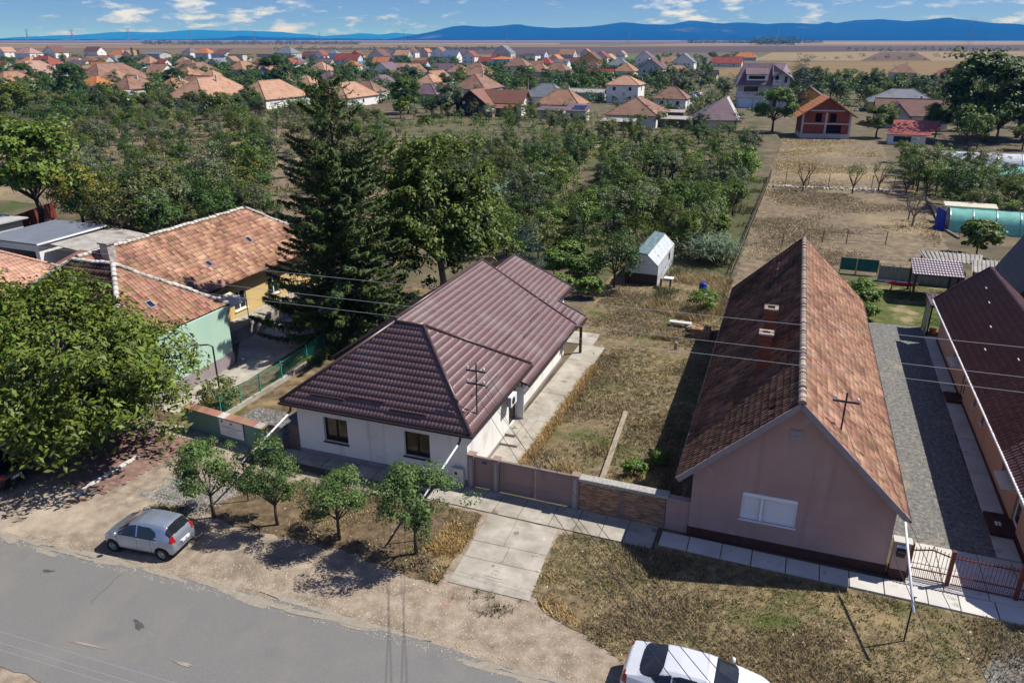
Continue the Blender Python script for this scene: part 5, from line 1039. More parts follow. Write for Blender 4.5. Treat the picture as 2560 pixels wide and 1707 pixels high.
# ---- orchards and gardens: trees counted one by one, each told by row and place
def zone_trees(zone, poly, spacing, keys, name_phrase, seed, smin, smax, avoid=(), ymax=None, maxn=90, mats=None, cat='tree'):
    rnd = random.Random(seed); pts = []; W = [tuple(at(u, v)[:2]) for u, v in poly]; xs = [p[0] for p in W]; ys = [p[1] for p in W]; tries = 0
    while len(pts) < maxn and tries < 9000:
        tries += 1; x, y = rnd.uniform(min(xs), max(xs)), rnd.uniform(min(ys), max(ys))
        if not inside(np.array([x]), np.array([y]), W)[0]: continue
        if any((x-a)**2+(y-b)**2 < (spacing*rnd.uniform(0.7, 1.1))**2 for a, b in pts): continue
        if any((x-a)**2+(y-b)**2 < r*r for a, b, r in avoid): continue
        pts.append((x, y))
    pts.sort(key=lambda p: p[1]); per = 8; res = []
    for i in range(0, len(pts), per):
        row = sorted(pts[i:i+per], key=lambda p: px_of(*p)[0])
        for k, (x, y) in enumerate(row): res.append((x, y, i//per, k))
    ordn = ['first', 'second', 'third', 'fourth', 'fifth', 'sixth', 'seventh', 'eighth', 'ninth', 'tenth', 'eleventh', 'twelfth', 'thirteenth', 'fourteenth', 'fifteenth', 'sixteenth', 'seventeenth', 'eighteenth', 'nineteenth', 'twentieth']
    for x, y, r_, k in res:
        key = rnd.choice(keys); s = rnd.uniform(smin, smax); mt = rnd.choice(mats) if mats else None
        look = {'orch_a': 'olive', 'orch_b': 'grey-green', 'orch_c': 'green', 'orch_d': 'dark green', 'upright': 'slim upright', 'sparse': 'thin sparse', 'bush': 'bushy', 'vine': 'bright green', 'village_tree': 'full green', 'big_round': 'large round', 'poplar': 'tall narrow', 'walnut': 'tall leafy'}[key]
        if mt: look = {'leaf_yellow': 'yellowish', 'leaf_olive': 'olive', 'leaf_grey': 'grey-green', 'leaf_green': 'green', 'leaf_deep': 'dark green', 'leaf_walnut': 'yellow-green', 'leaf_walnut_dark': 'mid green', 'leaf_bright': 'bright green'}[mt]
        plant(key, x, y, s, rnd.uniform(0, 6.28), f'{look} tree in {name_phrase}, row {ordn[r_]}, {ordn[k]} from left', cat, name_phrase, {'orch_a': 'fruit_tree', 'orch_b': 'fruit_tree', 'sparse': 'sparse_tree', 'upright': 'slender_tree', 'bush': 'shrub'}.get(key, 'bushy_tree'), rnd.uniform(0.9, 1.15), mt)
    return len(res)
nt = 0
nt += zone_trees('left', [(-60, 330), (250, 300), (640, 300), (690, 420), (640, 540), (430, 600), (230, 560), (150, 480), (-60, 400)], 4.0, ['orch_a', 'orch_b', 'orch_c', 'sparse', 'orch_a', 'sparse', 'orch_d', 'upright'], 'the left orchard', 3, 0.8, 1.3, avoid=[(big.x, big.y, 6), (-28.4, 42.2, 6)], maxn=130, mats=['leaf_olive', 'leaf_grey', 'leaf_green', 'leaf_olive', 'leaf_walnut_dark', 'leaf_deep', 'leaf_grey', 'leaf_walnut'])
nt += zone_trees('left_near', [(200, 560), (640, 500), (690, 560), (560, 590), (420, 620), (250, 620)], 2.8, ['orch_c', 'orch_d', 'orch_b', 'bush'], 'the shrubs behind the long clay roof', 4, 1.0, 1.5, maxn=36, mats=['leaf_olive', 'leaf_yellow', 'leaf_green', 'leaf_grey', 'leaf_deep'])
nt += zone_trees('middle', [(1010, 420), (1240, 380), (1480, 400), (1390, 520), (1260, 620), (1180, 640), (1060, 560)], 2.5, ['orch_b', 'orch_c', 'upright', 'orch_d', 'orch_b'], 'the garden behind the white house', 5, 0.7, 1.15, avoid=[(-25.2, 51.5, 6)], maxn=96, mats=['leaf_olive', 'leaf_grey', 'leaf_green', 'leaf_walnut_dark', 'leaf_deep', 'leaf_grey'])
nt += zone_trees('lot', [(1240, 640), (1480, 500), (1510, 430), (1880, 440), (1830, 560), (1790, 640), (1720, 640), (1620, 590), (1440, 620), (1360, 660)], 2.3, ['orch_b', 'orch_c', 'upright', 'vine', 'orch_c', 'orch_d'], 'the plot behind the plastic greenhouse', 6, 0.7, 1.1, avoid=[(q.x, q.y, 2.4), (-11.5, 66, 4.5)], maxn=90, mats=['leaf_green', 'leaf_grey', 'leaf_walnut_dark', 'leaf_deep', 'leaf_olive', 'leaf_bright'])
nt += zone_trees('beyond', [(1000, 300), (1240, 270), (1500, 290), (1850, 318), (1900, 390), (1880, 420), (1500, 390), (1280, 330)], 3.4, ['orch_c', 'orch_b', 'orch_d', 'upright', 'orch_c'], 'the gardens before the middle houses', 7, 0.6, 1.0, maxn=96, mats=['leaf_green', 'leaf_grey', 'leaf_walnut_dark', 'leaf_deep', 'leaf_olive', 'leaf_green', 'leaf_walnut'])
nt += zone_trees('right', [(2230, 400), (2400, 425), (2560, 490), (2640, 540), (2540, 555), (2400, 545), (2310, 500), (2250, 450)], 3.2, ['orch_c', 'orch_d', 'orch_b', 'orch_a'], 'the orchard right of the dry field', 8, 0.75, 1.1, maxn=44, mats=['leaf_walnut_dark', 'leaf_deep', 'leaf_olive', 'leaf_green'])
nt += zone_trees('spruceback', [(640, 290), (860, 285), (1010, 330), (1010, 430), (900, 520), (700, 520), (660, 420)], 3.7, ['orch_a', 'orch_b', 'sparse', 'orch_c', 'upright'], 'the gardens behind the spruce', 9, 0.9, 1.35, avoid=[(-25.2, 51.5, 6)], maxn=60)
for (u, v, s, lb, mt) in ((1930, 330, 1.0, 'dense green tree left of the unfinished brick house', 'leaf_green'), (2190, 345, 0.72, 'rounded tree right of the unfinished brick house', 'leaf_walnut_dark'), (2460, 355, 1.8, 'great dark tree at the right edge above the tunnel greenhouse', 'leaf_deep'), (2540, 345, 1.5, 'tall leafy tree in the far right corner of the gardens', 'leaf_walnut_dark'), (2340, 335, 0.6, 'bushy plum tree before the brown roofed bungalow', 'leaf_green'),
                        (690, 230, 1.45, 'large dark tree behind the top of the spruce', 'leaf_deep'), (190, 250, 1.2, 'large dark tree left of the bright orange hip roof', 'leaf_deep'), (1940, 215, 0.85, 'dark tree beside the three storey house', 'leaf_deep'), (1020, 285, 1.0, 'leafy tree left of the brown metal barn', 'leaf_green'), (1120, 290, 0.9, 'bluish round tree just left of the brown metal barn', 'leaf_grey'), (440, 225, 0.9, 'dark round tree among the clay hip roofs at left', 'leaf_deep'), (320, 190, 1.1, 'big dark tree right of the bright orange roof', 'leaf_deep'), (60, 215, 1.0, 'dark tree at far left before the salmon roof', 'leaf_deep')):
    q = at(u, v); plant('big_round', q.x, q.y, s, None, lb, name='broad_tree', leafmat=mt)
print('orchard trees', nt)
# ------------------------------------------------------------------ the village: every house its own thing
FOOT = []
def village_house(label, u, v, wpx, roof='hip', rm='far_clay', wm='plaster_white', k=0.9, wallh=2.9, rise=None, ridge='X', rot=0.0, wf=2, ws=1, chim=0, storeys=1, name='village_house', over=0.45, wmat='window_glass'):
    b = at(u, v); dist = math.hypot(b.x, b.y); ang = abs(bearing(b.x, b.y) - R(rot)); app = wpx*math.hypot(dist, CAM_H)/FOC*math.cos(math.atan((u-1280)/FOC))**0
    W = app/(math.cos(ang)+k*math.sin(ang)+1e-6); W = max(5.0, min(W, 22)); D = W*k; H = wallh*storeys
    q_ = 1 + 0.42*D/dist; cx, cy = b.x*q_, b.y*q_; FOOT.append((cx, cy, max(W, D)*0.62))
    t = thing(name, label, 'house', (cx, cy, 0), R(rot), local=True); hw, hd = W/2, D/2
    wb = MB().box(-hw, hw, -hd, hd, 0, H)
    rise = rise or (0.37*min(W, D) if roof == 'hip' else 0.38*(D if ridge == 'X' else W)); e = over; r = MB(); z0 = H-0.12; z1 = H+rise
    if roof == 'gable':
        if ridge == 'X': wb.add([(-hw, -hd, H), (-hw, hd, H), (-hw, 0, z1-0.12), (hw, -hd, H), (hw, hd, H), (hw, 0, z1-0.12)], [(0, 2, 1), (3, 4, 5)])
        else: wb.add([(-hw, -hd, H), (hw, -hd, H), (0, -hd, z1-0.12), (-hw, hd, H), (hw, hd, H), (0, hd, z1-0.12)], [(0, 1, 2), (4, 3, 5)])
    w_ = wb.build('wall', wm, t)
    if roof == 'gable':
        if ridge == 'X': F = [[(-hw-e, -hd-e, z0-0.1), (hw+e, -hd-e, z0-0.1), (hw+e, 0, z1), (-hw-e, 0, z1)], [(hw+e, hd+e, z0-0.1), (-hw-e, hd+e, z0-0.1), (-hw-e, 0, z1), (hw+e, 0, z1)]]
        else: F = [[(hw+e, -hd-e, z0-0.1), (hw+e, hd+e, z0-0.1), (0, hd+e, z1), (0, -hd-e, z1)], [(-hw-e, hd+e, z0-0.1), (-hw-e, -hd-e, z0-0.1), (0, -hd-e, z1), (0, hd+e, z1)]]
        caps = [((-hw-e, 0, z1+0.05), (hw+e, 0, z1+0.05))] if ridge == 'X' else [((0, -hd-e, z1+0.05), (0, hd+e, z1+0.05))]
    elif roof == 'hip':
        a, b_, c, d = (-hw-e, -hd-e, z0), (hw+e, -hd-e, z0), (hw+e, hd+e, z0), (-hw-e, hd+e, z0); s = min(hw, hd)*0.92
        if W >= D: p, q = (-hw+s-0.1, 0, z1), (hw-s+0.1, 0, z1); F = [[a, b_, q, p], [b_, c, q], [c, d, p, q], [d, a, p]]; caps = [(p, q), (b_, q), (a, p), (c, q)]
        else: p, q = (0, -hd+s-0.1, z1), (0, hd-s+0.1, z1); F = [[a, b_, p], [b_, c, q, p], [c, d, q], [d, a, p, q]]; caps = [(p, q), (b_, p), (a, p), (c, q)]
    elif roof == 'shed': F = [[(-hw-e, -hd-e, z0), (hw+e, -hd-e, z0), (hw+e, hd+e, z1), (-hw-e, hd+e, z1)]]; caps = []
    else: F = [[(-hw-e, -hd-e, H+0.25), (hw+e, -hd-e, H+0.25), (hw+e, hd+e, H+0.25), (-hw-e, hd+e, H+0.25)]]; caps = []
    for f in F: r.slab(f, 0.16 if roof != 'flat' else 0.24)
    ro_ = r.build('roof', rm, t)
    if wpx > 55:
        for p, q in caps: MB().tube([p, q], 0.13, 5).build('ridge_cap', rm, ro_)
    for i in range(chim): MB().box(hw*(0.25-0.6*i)-0.25, hw*(0.25-0.6*i)+0.25, 0.3, 0.8, H+rise*0.4, z1+0.7).build('chimney', 'wall_brick_red' if i else 'plaster_grey', ro_)
    for st in range(storeys):
        zb = st*wallh+0.95; 
        for n_, (p0, p1, L) in ((wf, ((-hw, -hd), (hw, -hd), W)), (ws, ((hw, -hd), (hw, hd), D))):
            for i in range(n_):
                c = L*(i+0.5)/n_
                q0, q1 = Vector((*p0, 0)), Vector((*p1, 0)); dv_ = (q1-q0).normalized(); nn = Vector((dv_.y, -dv_.x, 0)); m_ = q0+dv_*c
                fr = MB().beam((m_+nn*0.01+Vector((0, 0, zb+0.6)))-dv_*0.55, (m_+nn*0.01+Vector((0, 0, zb+0.6)))+dv_*0.55, 0.08, 1.3).build('window', 'white_pvc', t)
                MB().beam((m_+nn*0.04+Vector((0, 0, zb+0.6)))-dv_*0.47, (m_+nn*0.04+Vector((0, 0, zb+0.6)))+dv_*0.47, 0.05, 1.12).build('pane', wmat, fr)
    t['_dim'] = 0; del t['_dim']
    return t, W, D, H, z1, ro_
VH = village_house
# far row against the fields, left to right
VH('white house with pinkish roof, first at left in farthest row', 75, 149, 70, 'hip', 'far_pink', storeys=2, k=0.7)
VH('brown roofed house with white gable, second in farthest row', 142, 146, 46, 'gable', 'far_brown', ridge='Y', storeys=2)
VH('wide brown roof house with white end gable before poplars', 239, 142, 72, 'gable', 'far_brown', 'plaster_white', 0.6, ridge='X', storeys=2)
VH('orange roofed villa left of the twin poplars', 302, 145, 74, 'hip', 'far_orange', 'plaster_cream', 0.7, chim=1)
VH('grey modern house right of the twin poplars', 394, 150, 60, 'gable', 'far_grey', 'plaster_grey', 0.7, ridge='X', storeys=2, rise=1.6)
VH('modern house with brown sloping roof and pale blue glazing', 557, 153, 46, 'shed', 'far_brown', 'plaster_blue', 0.8, storeys=2)
VH('pale flat roofed house with overhanging brown eaves', 599, 153, 54, 'flat', 'far_brown', 'plaster_cream', 0.7, storeys=2)
VH('dark flat modern house left of the grey hip roof', 672, 153, 50, 'flat', 'far_dark', 'plaster_grey', 0.7, storeys=2)
VH('large slate grey hip roof house in far row above spruce', 721, 148, 60, 'hip', 'far_grey', 'plaster_grey', 0.8, storeys=2)
VH('brown roofed far house between slate and red roofs', 777, 146, 38, 'gable', 'far_brown', 'plaster_cream', 0.7)
VH('small white house with red roof left of the pale blue house', 805, 156, 34, 'gable', 'far_red', 'plaster_white', 0.8, ridge='Y', storeys=2)
VH('pale blue two storey house with red tiled roof', 875, 172, 70, 'gable', 'far_red', 'plaster_blue', 0.55, ridge='X', storeys=2, wf=3)
VH('tall brown gable house behind the pale blue house', 896, 154, 34, 'gable', 'far_brown', 'plaster_orange', 0.9, ridge='Y', storeys=2)
VH('wide dark brown chalet roof house in far row', 950, 149, 54, 'gable', 'far_brown', 'plaster_cream', 0.8, ridge='Y')
VH('white house with dark grey roof in far row', 997, 154, 38, 'gable', 'far_dark', 'plaster_white', 0.8, ridge='Y', storeys=2)
VH('small white gable house with red-brown roof, far row centre', 1031, 145, 33, 'gable', 'far_brown', 'plaster_white', 0.8, ridge='Y', storeys=2)
VH('white gable house with brown roof before the hedge line', 1101, 148, 44, 'gable', 'far_clay_brown', 'plaster_white', 0.8, ridge='Y', storeys=2)
VH('white house with blue solar roof in far row', 1131, 157, 46, 'gable', 'far_blue', 'plaster_white', 0.8, ridge='X', storeys=2)
VH('white two storey house with orange-red roof, far centre', 1177, 159, 40, 'gable', 'far_red', 'plaster_white', 0.9, ridge='Y', storeys=2)
VH('grey modern house with steep gables, far centre', 1261, 147, 52, 'gable', 'far_grey', 'plaster_grey', 0.7, ridge='Y', storeys=2)
VH('white modern villa with dark low hip roof', 1321, 155, 58, 'hip', 'far_dark', 'plaster_white', 0.8, storeys=2, rise=1.2)
VH('red roofed house with brown walls, far centre', 1221, 164, 50, 'gable', 'far_red', 'plaster_grey', 0.6, ridge='X')
VH('pale blue walled house with orange roof, far centre', 1258, 169, 57, 'hip', 'far_orange', 'plaster_blue', 0.8, storeys=2, rise=1.6)
VH('bright orange gable roof house right of centre', 1390, 167, 55, 'gable', 'far_orange', 'plaster_cream', 0.8, ridge='Y')
VH('long brown roof white hall right of the orange gable', 1441, 166, 57, 'gable', 'far_brown', 'plaster_white', 0.5, ridge='X')
VH('mustard yellow house with solar panels on its roof', 1478, 170, 52, 'gable', 'far_brown', 'plaster_orange', 0.9, ridge='Y', storeys=2)
VH('dark red roof house right of the mustard house', 1504, 162, 38, 'gable', 'far_red', 'plaster_cream', 0.8, ridge='Y', storeys=2)
VH('white twin gable house with grey-brown roof by the fields', 1612, 166, 47, 'gable', 'far_purple', 'plaster_white', 0.8, ridge='Y', storeys=2)
VH('grey and white house with steep dark roof by the fields', 1709, 180, 56, 'gable', 'far_grey', 'plaster_white', 0.8, ridge='Y', storeys=2)
VH('orange roofed house at the field edge left of three storey house', 1863, 152, 57, 'hip', 'far_orange', 'plaster_grey', 0.6)
VH('long pinkish red roof house above the three storey house', 1817, 168, 84, 'gable', 'far_red', 'plaster_cream', 0.5, ridge='X')
VH('steep brick gable house alone before the field', 2027, 202, 42, 'gable', 'far_clay', 'wall_brick_red', 1.0, ridge='Y', rise=3.4, wf=1)
VH('grey-brown hip roof house with small tower at right', 2253, 196, 54, 'hip', 'far_clay_brown', 'plaster_grey', 0.9, chim=1)
VH('bright red roof house at right beyond the trees', 2366, 205, 58, 'hip', 'far_red', 'plaster_white', 0.7)
VH('dark brown roof house behind the bright red roof', 2398, 192, 50, 'hip', 'far_brown', 'plaster_cream', 0.8)
VH('maroon roof house with orange walls at right picture edge', 2535, 208, 74, 'gable', 'far_brown', 'plaster_orange', 0.8, ridge='Y', storeys=2)
# second row
VH('red roof house with dark solar panels at left', 117, 173, 76, 'hip', 'far_red', 'plaster_cream', 0.7)
VH('low dark red roof at the left picture edge', 11, 177, 40, 'gable', 'far_red', 'plaster_cream', 0.7)
VH('broad salmon hip roof house at far left', 92, 202, 118, 'hip', 'far_pink', 'plaster_cream', 1.4)
VH('small clay roof house above purple roof', 190, 163, 36, 'gable', 'far_clay', 'plaster_cream', 0.7)
VH('clay roof house with grey-blue gable', 251, 168, 76, 'gable', 'far_clay', 'plaster_grey', 0.6)
VH('small purple metal roof house at left', 203, 178, 55, 'gable', 'far_purple', 'plaster_cream', 0.7)
VH('small vivid orange roof house at left', 253, 185, 52, 'gable', 'far_orange', 'plaster_cream', 0.8)
VH('long white metal roof hall', 406, 184, 100, 'gable', 'tin_grey', 'plaster_white', 0.4, ridge='X', rise=1.0)
VH('brown clay hip roof behind the twin hips', 503, 194, 86, 'hip', 'far_clay_brown', 'plaster_cream', 1.4)
VH('clay hip roof house left of the small square hip', 469, 208, 80, 'hip', 'far_clay', 'plaster_blue', 0.9)
VH('small square clay hip roof house', 534, 210, 58, 'hip', 'far_clay_pale', 'plaster_white', 1.0)
VH('clay roof house left of the dark brown hall', 612, 187, 76, 'hip', 'far_clay', 'plaster_grey', 1.4)
VH('dark brown long roof house near the spruce top', 679, 185, 64, 'gable', 'far_clay_brown', 'plaster_grey', 0.5)
VH('tiny hip roof cottage above the dark brown hall', 673, 165, 30, 'hip', 'far_clay', 'plaster_cream', 1.0)
VH('brown-black walled house with orange-red roof', 957, 168, 52, 'gable', 'far_orange', 'wood_dark', 0.8)
VH('pale orange roof cottage left of centre', 1014, 187, 62, 'gable', 'far_clay_pale', 'plaster_cream', 0.7)
VH('house with red roof and grey-blue walls left of centre', 1053, 176, 46, 'gable', 'far_red', 'plaster_blue', 0.8, ridge='X')
VH('purple sheet metal roof house at centre', 1112, 187, 62, 'gable', 'far_purple', 'plaster_grey', 0.7)
VH('brown hip roof cottage at centre', 1191, 192, 76, 'hip', 'far_clay_brown', 'plaster_cream', 0.8, chim=1)
VH('cream two storey house with brown hip roof', 1296, 193, 70, 'hip', 'far_clay_brown', 'plaster_cream', 0.9, storeys=2)
VH('orange tiled roof right of the cream two storey house', 1335, 177, 42, 'hip', 'far_orange', 'plaster_cream', 0.9)
VH('pair of brown hips below the orange gable', 1393, 190, 69, 'hip', 'far_clay_brown', 'plaster_cream', 0.8)
VH('long dark red roof barn below the mustard house', 1500, 200, 68, 'gable', 'far_red', 'plaster_cream', 0.5)
VH('grey-white gable house with dark brown roof', 1629, 202, 64, 'gable', 'far_brown', 'plaster_grey', 0.8, ridge='Y', storeys=2)
VH('orange and brown twin hip roofs left of three storey house', 1692, 195, 62, 'hip', 'far_clay_pale', 'plaster_white', 0.7)
VH('dark violet lean roof cottage left of three storey house', 1773, 203, 38, 'gable', 'far_dark', 'plaster_cream', 0.8)
# third row
VH('very long dark brown hip roof house at left', 285, 218, 165, 'hip', 'far_clay_brown', 'plaster_cream', 1.7)
VH('vivid orange pyramid roof house at left', 245, 234, 78, 'hip', 'far_orange', 'plaster_cream', 0.9, rise=3.4)
VH('brown hip roof house with chimney left of the orange hips', 341, 243, 108, 'hip', 'far_clay_brown', 'plaster_cream', 1.4, chim=1)
VH('orange-brown hip roof house with two chimneys', 446, 243, 94, 'hip', 'far_clay', 'plaster_cream', 1.4, chim=2)
VH('longest pale orange hip roof house left of the spruce', 536, 268, 198, 'hip', 'far_clay_pale', 'plaster_white', 1.7, chim=1)
VH('pale orange hip roof house directly behind the spruce top', 681, 272, 180, 'hip', 'far_clay_pale', 'plaster_white', 1.7)
VH('pale orange hip roof house just right of the spruce top', 873, 268, 144, 'hip', 'far_clay_pale', 'plaster_white', 1.7)
VH('small grey tin roofed shed among left trees', 312, 256, 52, 'gable', 'tin_grey', 'plaster_white', 0.6, rise=0.9, name='shed')
VH('brown hip roof house with white walls left of the purple hip', 919, 250, 92, 'hip', 'far_clay_brown', 'plaster_white', 0.8)
VH('orange clay hip roof house behind the purple hip', 1080, 236, 104, 'hip', 'far_clay_pale', 'plaster_cream', 1.4)
VH('purple tiled hip roof house left of the brown metal barn', 1070, 258, 88, 'hip', 'far_purple', 'plaster_grey', 0.8)
VH('broad brown hip roof house behind the brown metal barn', 1196, 243, 124, 'hip', 'far_clay_brown', 'plaster_grey', 1.4, chim=1)
VH('white house with blue-grey hip roof right of the barn', 1367, 266, 116, 'hip', 'far_grey', 'plaster_white', 0.8)
VH('two storey white house with pale clay pyramid roof', 1562, 258, 90, 'hip', 'far_clay_pale', 'plaster_white', 0.95, storeys=2, rise=2.6)
VH('white walled hip roof house with a pole before it', 1679, 271, 84, 'hip', 'far_clay_brown', 'plaster_white', 0.9)
VH('long grey asbestos roof shed behind the solar house', 1466, 252, 92, 'gable', 'asbestos', 'plaster_grey', 0.4, rise=0.9, name='shed')
VH('yellow house with dark hip roof right of the brick house', 2247, 281, 138, 'hip', 'far_grey', 'plaster_yellow', 0.75, rise=3.2)
VH('cottage with grey tile roof behind the unfinished brick house', 2018, 268, 66, 'gable', 'far_purple', 'plaster_orange', 1.0, ridge='Y', rise=3.2)

# houses that fill the village rows between those above
rnd = random.Random(31); cw = {'far_clay': 'clay', 'far_clay_brown': 'brown', 'far_clay_pale': 'pale clay', 'far_orange': 'orange', 'far_red': 'red', 'far_brown': 'dark brown', 'far_purple': 'purple', 'far_grey': 'slate'}
wc = {'plaster_white': 'white', 'plaster_cream': 'cream', 'plaster_grey': 'grey', 'plaster_blue': 'pale blue'}
ow = ['first', 'second', 'third', 'fourth', 'fifth', 'sixth', 'seventh', 'eighth', 'ninth', 'tenth', 'eleventh', 'twelfth', 'thirteenth', 'fourteenth', 'fifteenth', 'sixteenth', 'seventeenth', 'eighteenth', 'nineteenth', 'twentieth']
for bi, (bn, v0, v1, u0, u1, n_, wp) in enumerate((('farthest', 142, 158, 0, 1560, 20, (26, 44)), ('second', 163, 178, 0, 1700, 20, (36, 58)), ('third', 184, 204, 0, 1740, 18, (48, 76)), ('fourth', 212, 236, 0, 1180, 9, (66, 100)))):
    got = []; tr = 0
    while len(got) < n_ and tr < 900:
        tr += 1; u, v = rnd.uniform(u0, u1), rnd.uniform(v0, v1); b = at(u, v); w = rnd.uniform(*wp); rr = w*math.hypot(b.x, b.y)/FOC*0.62
        if any((b.x-x)**2+(b.y-y)**2 < ((r+rr)*0.74)**2 for x, y, r in FOOT) or any(abs(u-a)+6*abs(v-c) < w*0.8 for a, c, *_ in got): continue
        got.append((u, v, w)); FOOT.append((b.x, b.y, rr))
    got.sort()
    del FOOT[len(FOOT)-len(got):]
    for k_, (u, v, w) in enumerate(got):
        rm = rnd.choice(['far_clay', 'far_clay_brown', 'far_clay', 'far_clay_pale', 'far_orange', 'far_red', 'far_brown', 'far_purple', 'far_grey'] if bi < 2 else ['far_clay', 'far_clay_brown', 'far_clay', 'far_clay_pale', 'far_clay_brown', 'far_purple']); wm = rnd.choice(list(wc)); hp = rnd.random() < (0.35 if bi == 0 else 0.65)
        VH(f'{wc[wm]} house with {cw[rm]} {"hip" if hp else "gable"} roof squeezed into {bn} village row, {ow[k_]} from left', u, v, w, 'hip' if hp else 'gable', rm, wm, rnd.choice([0.8, 1.0, 1.4]), ridge=rnd.choice('XY'), storeys=2 if bi == 0 and rnd.random() < 0.5 else 1, rot=rnd.uniform(-6, 6))

# nearer houses with more detail
# brown metal barn-house: dark front gable, cross roof, porch
b = at(1190, 290); t = thing('barn_house', 'brown metal roofed house with dark timber gable and white end wall', 'house', (b.x, b.y+5, 0), 0, local=True)
FOOT.append((b.x+2, b.y+6, 12))
MB().box(-6, 3.4, -5, 5, 0, 3.1).add([(-6, -5, 3.1), (3.4, -5, 3.1), (-1.3, -5, 6.5)], [(0, 1, 2)]).build('wall', 'wood_dark', t)
MB().box(3.402, 11.6, -0.5, 6, 0, 3.3).add([(11.6, -0.5, 3.3), (11.6, 6, 3.3), (11.6, 2.7, 6.2)], [(0, 1, 2)]).build('end_wall', 'plaster_white', t)
r = MB(); r.slab([(4.3, -6, 2.7), (4.3, 6, 2.7), (-1.3, 6, 6.8), (-1.3, -6, 6.8)], 0.15); r.slab([(-6.9, 6, 2.7), (-6.9, -6, 2.7), (-1.3, -6, 6.8), (-1.3, 6, 6.8)], 0.15); r.build('roof', 'far_metal_brown', t)
r = MB(); r.slab([(-0.5, -1.3, 3.2), (12.4, -1.3, 3.2), (12.4, 2.7, 6.5), (-0.5, 2.7, 6.5)], 0.15); r.slab([(12.4, 6.8, 3.2), (-0.5, 6.8, 3.2), (-0.5, 2.7, 6.5), (12.4, 2.7, 6.5)], 0.15); r.build('cross_roof', 'far_metal_brown', t)
MB().slab([(3.4, -4.8, 2.2), (10.2, -4.8, 2.2), (10.2, -0.8, 3.1), (3.4, -0.8, 3.1)], 0.12).build('porch_roof', 'far_metal_brown', t)
for x in (3.8, 7, 9.9): MB().box(x-0.1, x+0.1, -4.7, -4.5, 0, 2.2).build('porch_post', 'wood_dark', t)
for x in (-2.2, 1.4): f = MB().box(x-0.55, x+0.55, -5.06, -5.0, 0.9, 2.3).build('window', 'white_pvc', t); MB().box(x-0.45, x+0.45, -5.1, -5.06, 1.0, 2.2).build('pane', 'window_glass', f)
MB().lathe([(0, 0.12), (0.45, 0.0), (0.42, 0.05), (0, 0.16)], (-3.4, -5.35, 3.4), 14, 'Y').build('satellite_dish', 'plate_white', t)
# play house
b = at(1226, 300); t = thing('playhouse', 'little pink and blue playhouse with pale roof before the barn house', 'playhouse', b, local=True)
MB().box(-0.9, 0.9, -0.8, 0.8, 0.7, 2.3).build('wall', 'far_pink', t); MB().slab([(-1.2, -1.1, 2.2), (1.2, -1.1, 2.2), (1.2, 0, 2.9), (-1.2, 0, 2.9)], 0.08).slab([(1.2, 1.1, 2.2), (-1.2, 1.1, 2.2), (-1.2, 0, 2.9), (1.2, 0, 2.9)], 0.08).build('roof', 'canopy_beige', t)
for x, y in ((-0.8, -0.7), (0.8, -0.7), (-0.8, 0.7), (0.8, 0.7)): MB().box(x-0.06, x+0.06, y-0.06, y+0.06, 0, 0.7).build('stilt', 'wood_old', t)
MB().box(-0.85, 0.85, -0.84, -0.80, 0.72, 1.3).build('rail_panel', 'blue_plastic', t); MB().beam((-2.2, -0.6, 0.05), (-0.95, -0.6, 0.72), 0.5, 0.06).build('ramp', 'wood_old', t)
# solar house and its cream annexe
t, W, D, H, z1, ro_ = VH('brown tiled hip house with solar panels on its front slope', 1405, 288, 128, 'hip', 'far_clay', 'plaster_grey', 0.8, chim=1)
for k in range(3): c = Vector((1.6, -D*0.5+1.0+k*0.9, H+0.55+k*0.58)); MB().slab([c+Vector((-0.7, -0.4, -0.1)), c+Vector((0.7, -0.4, -0.1)), c+Vector((0.7, 0.4, 0.42)), c+Vector((-0.7, 0.4, 0.42))], 0.06).build('solar_panel', 'solar', ro_)
b = at(1400, 296); t = thing('lean_to', 'purple sheet roof lean-to before the solar hip house', 'shed', b, local=True); MB().slab([(-7, -2.2, 2.1), (1.5, -2.2, 2.1), (1.5, 1.6, 2.9), (-7, 1.6, 2.9)], 0.1).build('roof', 'far_purple', t); MB().box(-6.6, 1.2, -1.5, 1.4, 0, 2.1).build('wall', 'plaster_cream', t)
b = at(1432, 302); t = thing('annexe', 'small cream annexe with pale blue door and solar panels on roof', 'annexe', b, local=True); FOOT.append((b.x, b.y+2, 4)); MB().box(-1.6, 3.4, -1.5, 3.5, 0, 2.7).build('wall', 'plaster_cream', t)
ro_ = MB().slab([(-2.2, -2.1, 2.65), (4.0, -2.1, 2.65), (4.0, 4.0, 3.9), (-2.2, 4.0, 3.9)], 0.12).build('roof', 'far_purple', t); MB().slab([(-0.2, -1.2, 2.9), (3.2, -1.2, 2.9), (3.2, 2.5, 3.66), (-0.2, 2.5, 3.66)], 0.05).build('solar_panel', 'solar', ro_)
MB().box(-0.5, 0.5, -1.56, -1.5, 0, 2.1).build('door', 'plaster_blue', t); MB().box(-0.3, 0.3, -1.6, -1.56, 1.1, 1.9).build('pane', 'window_glass', t)
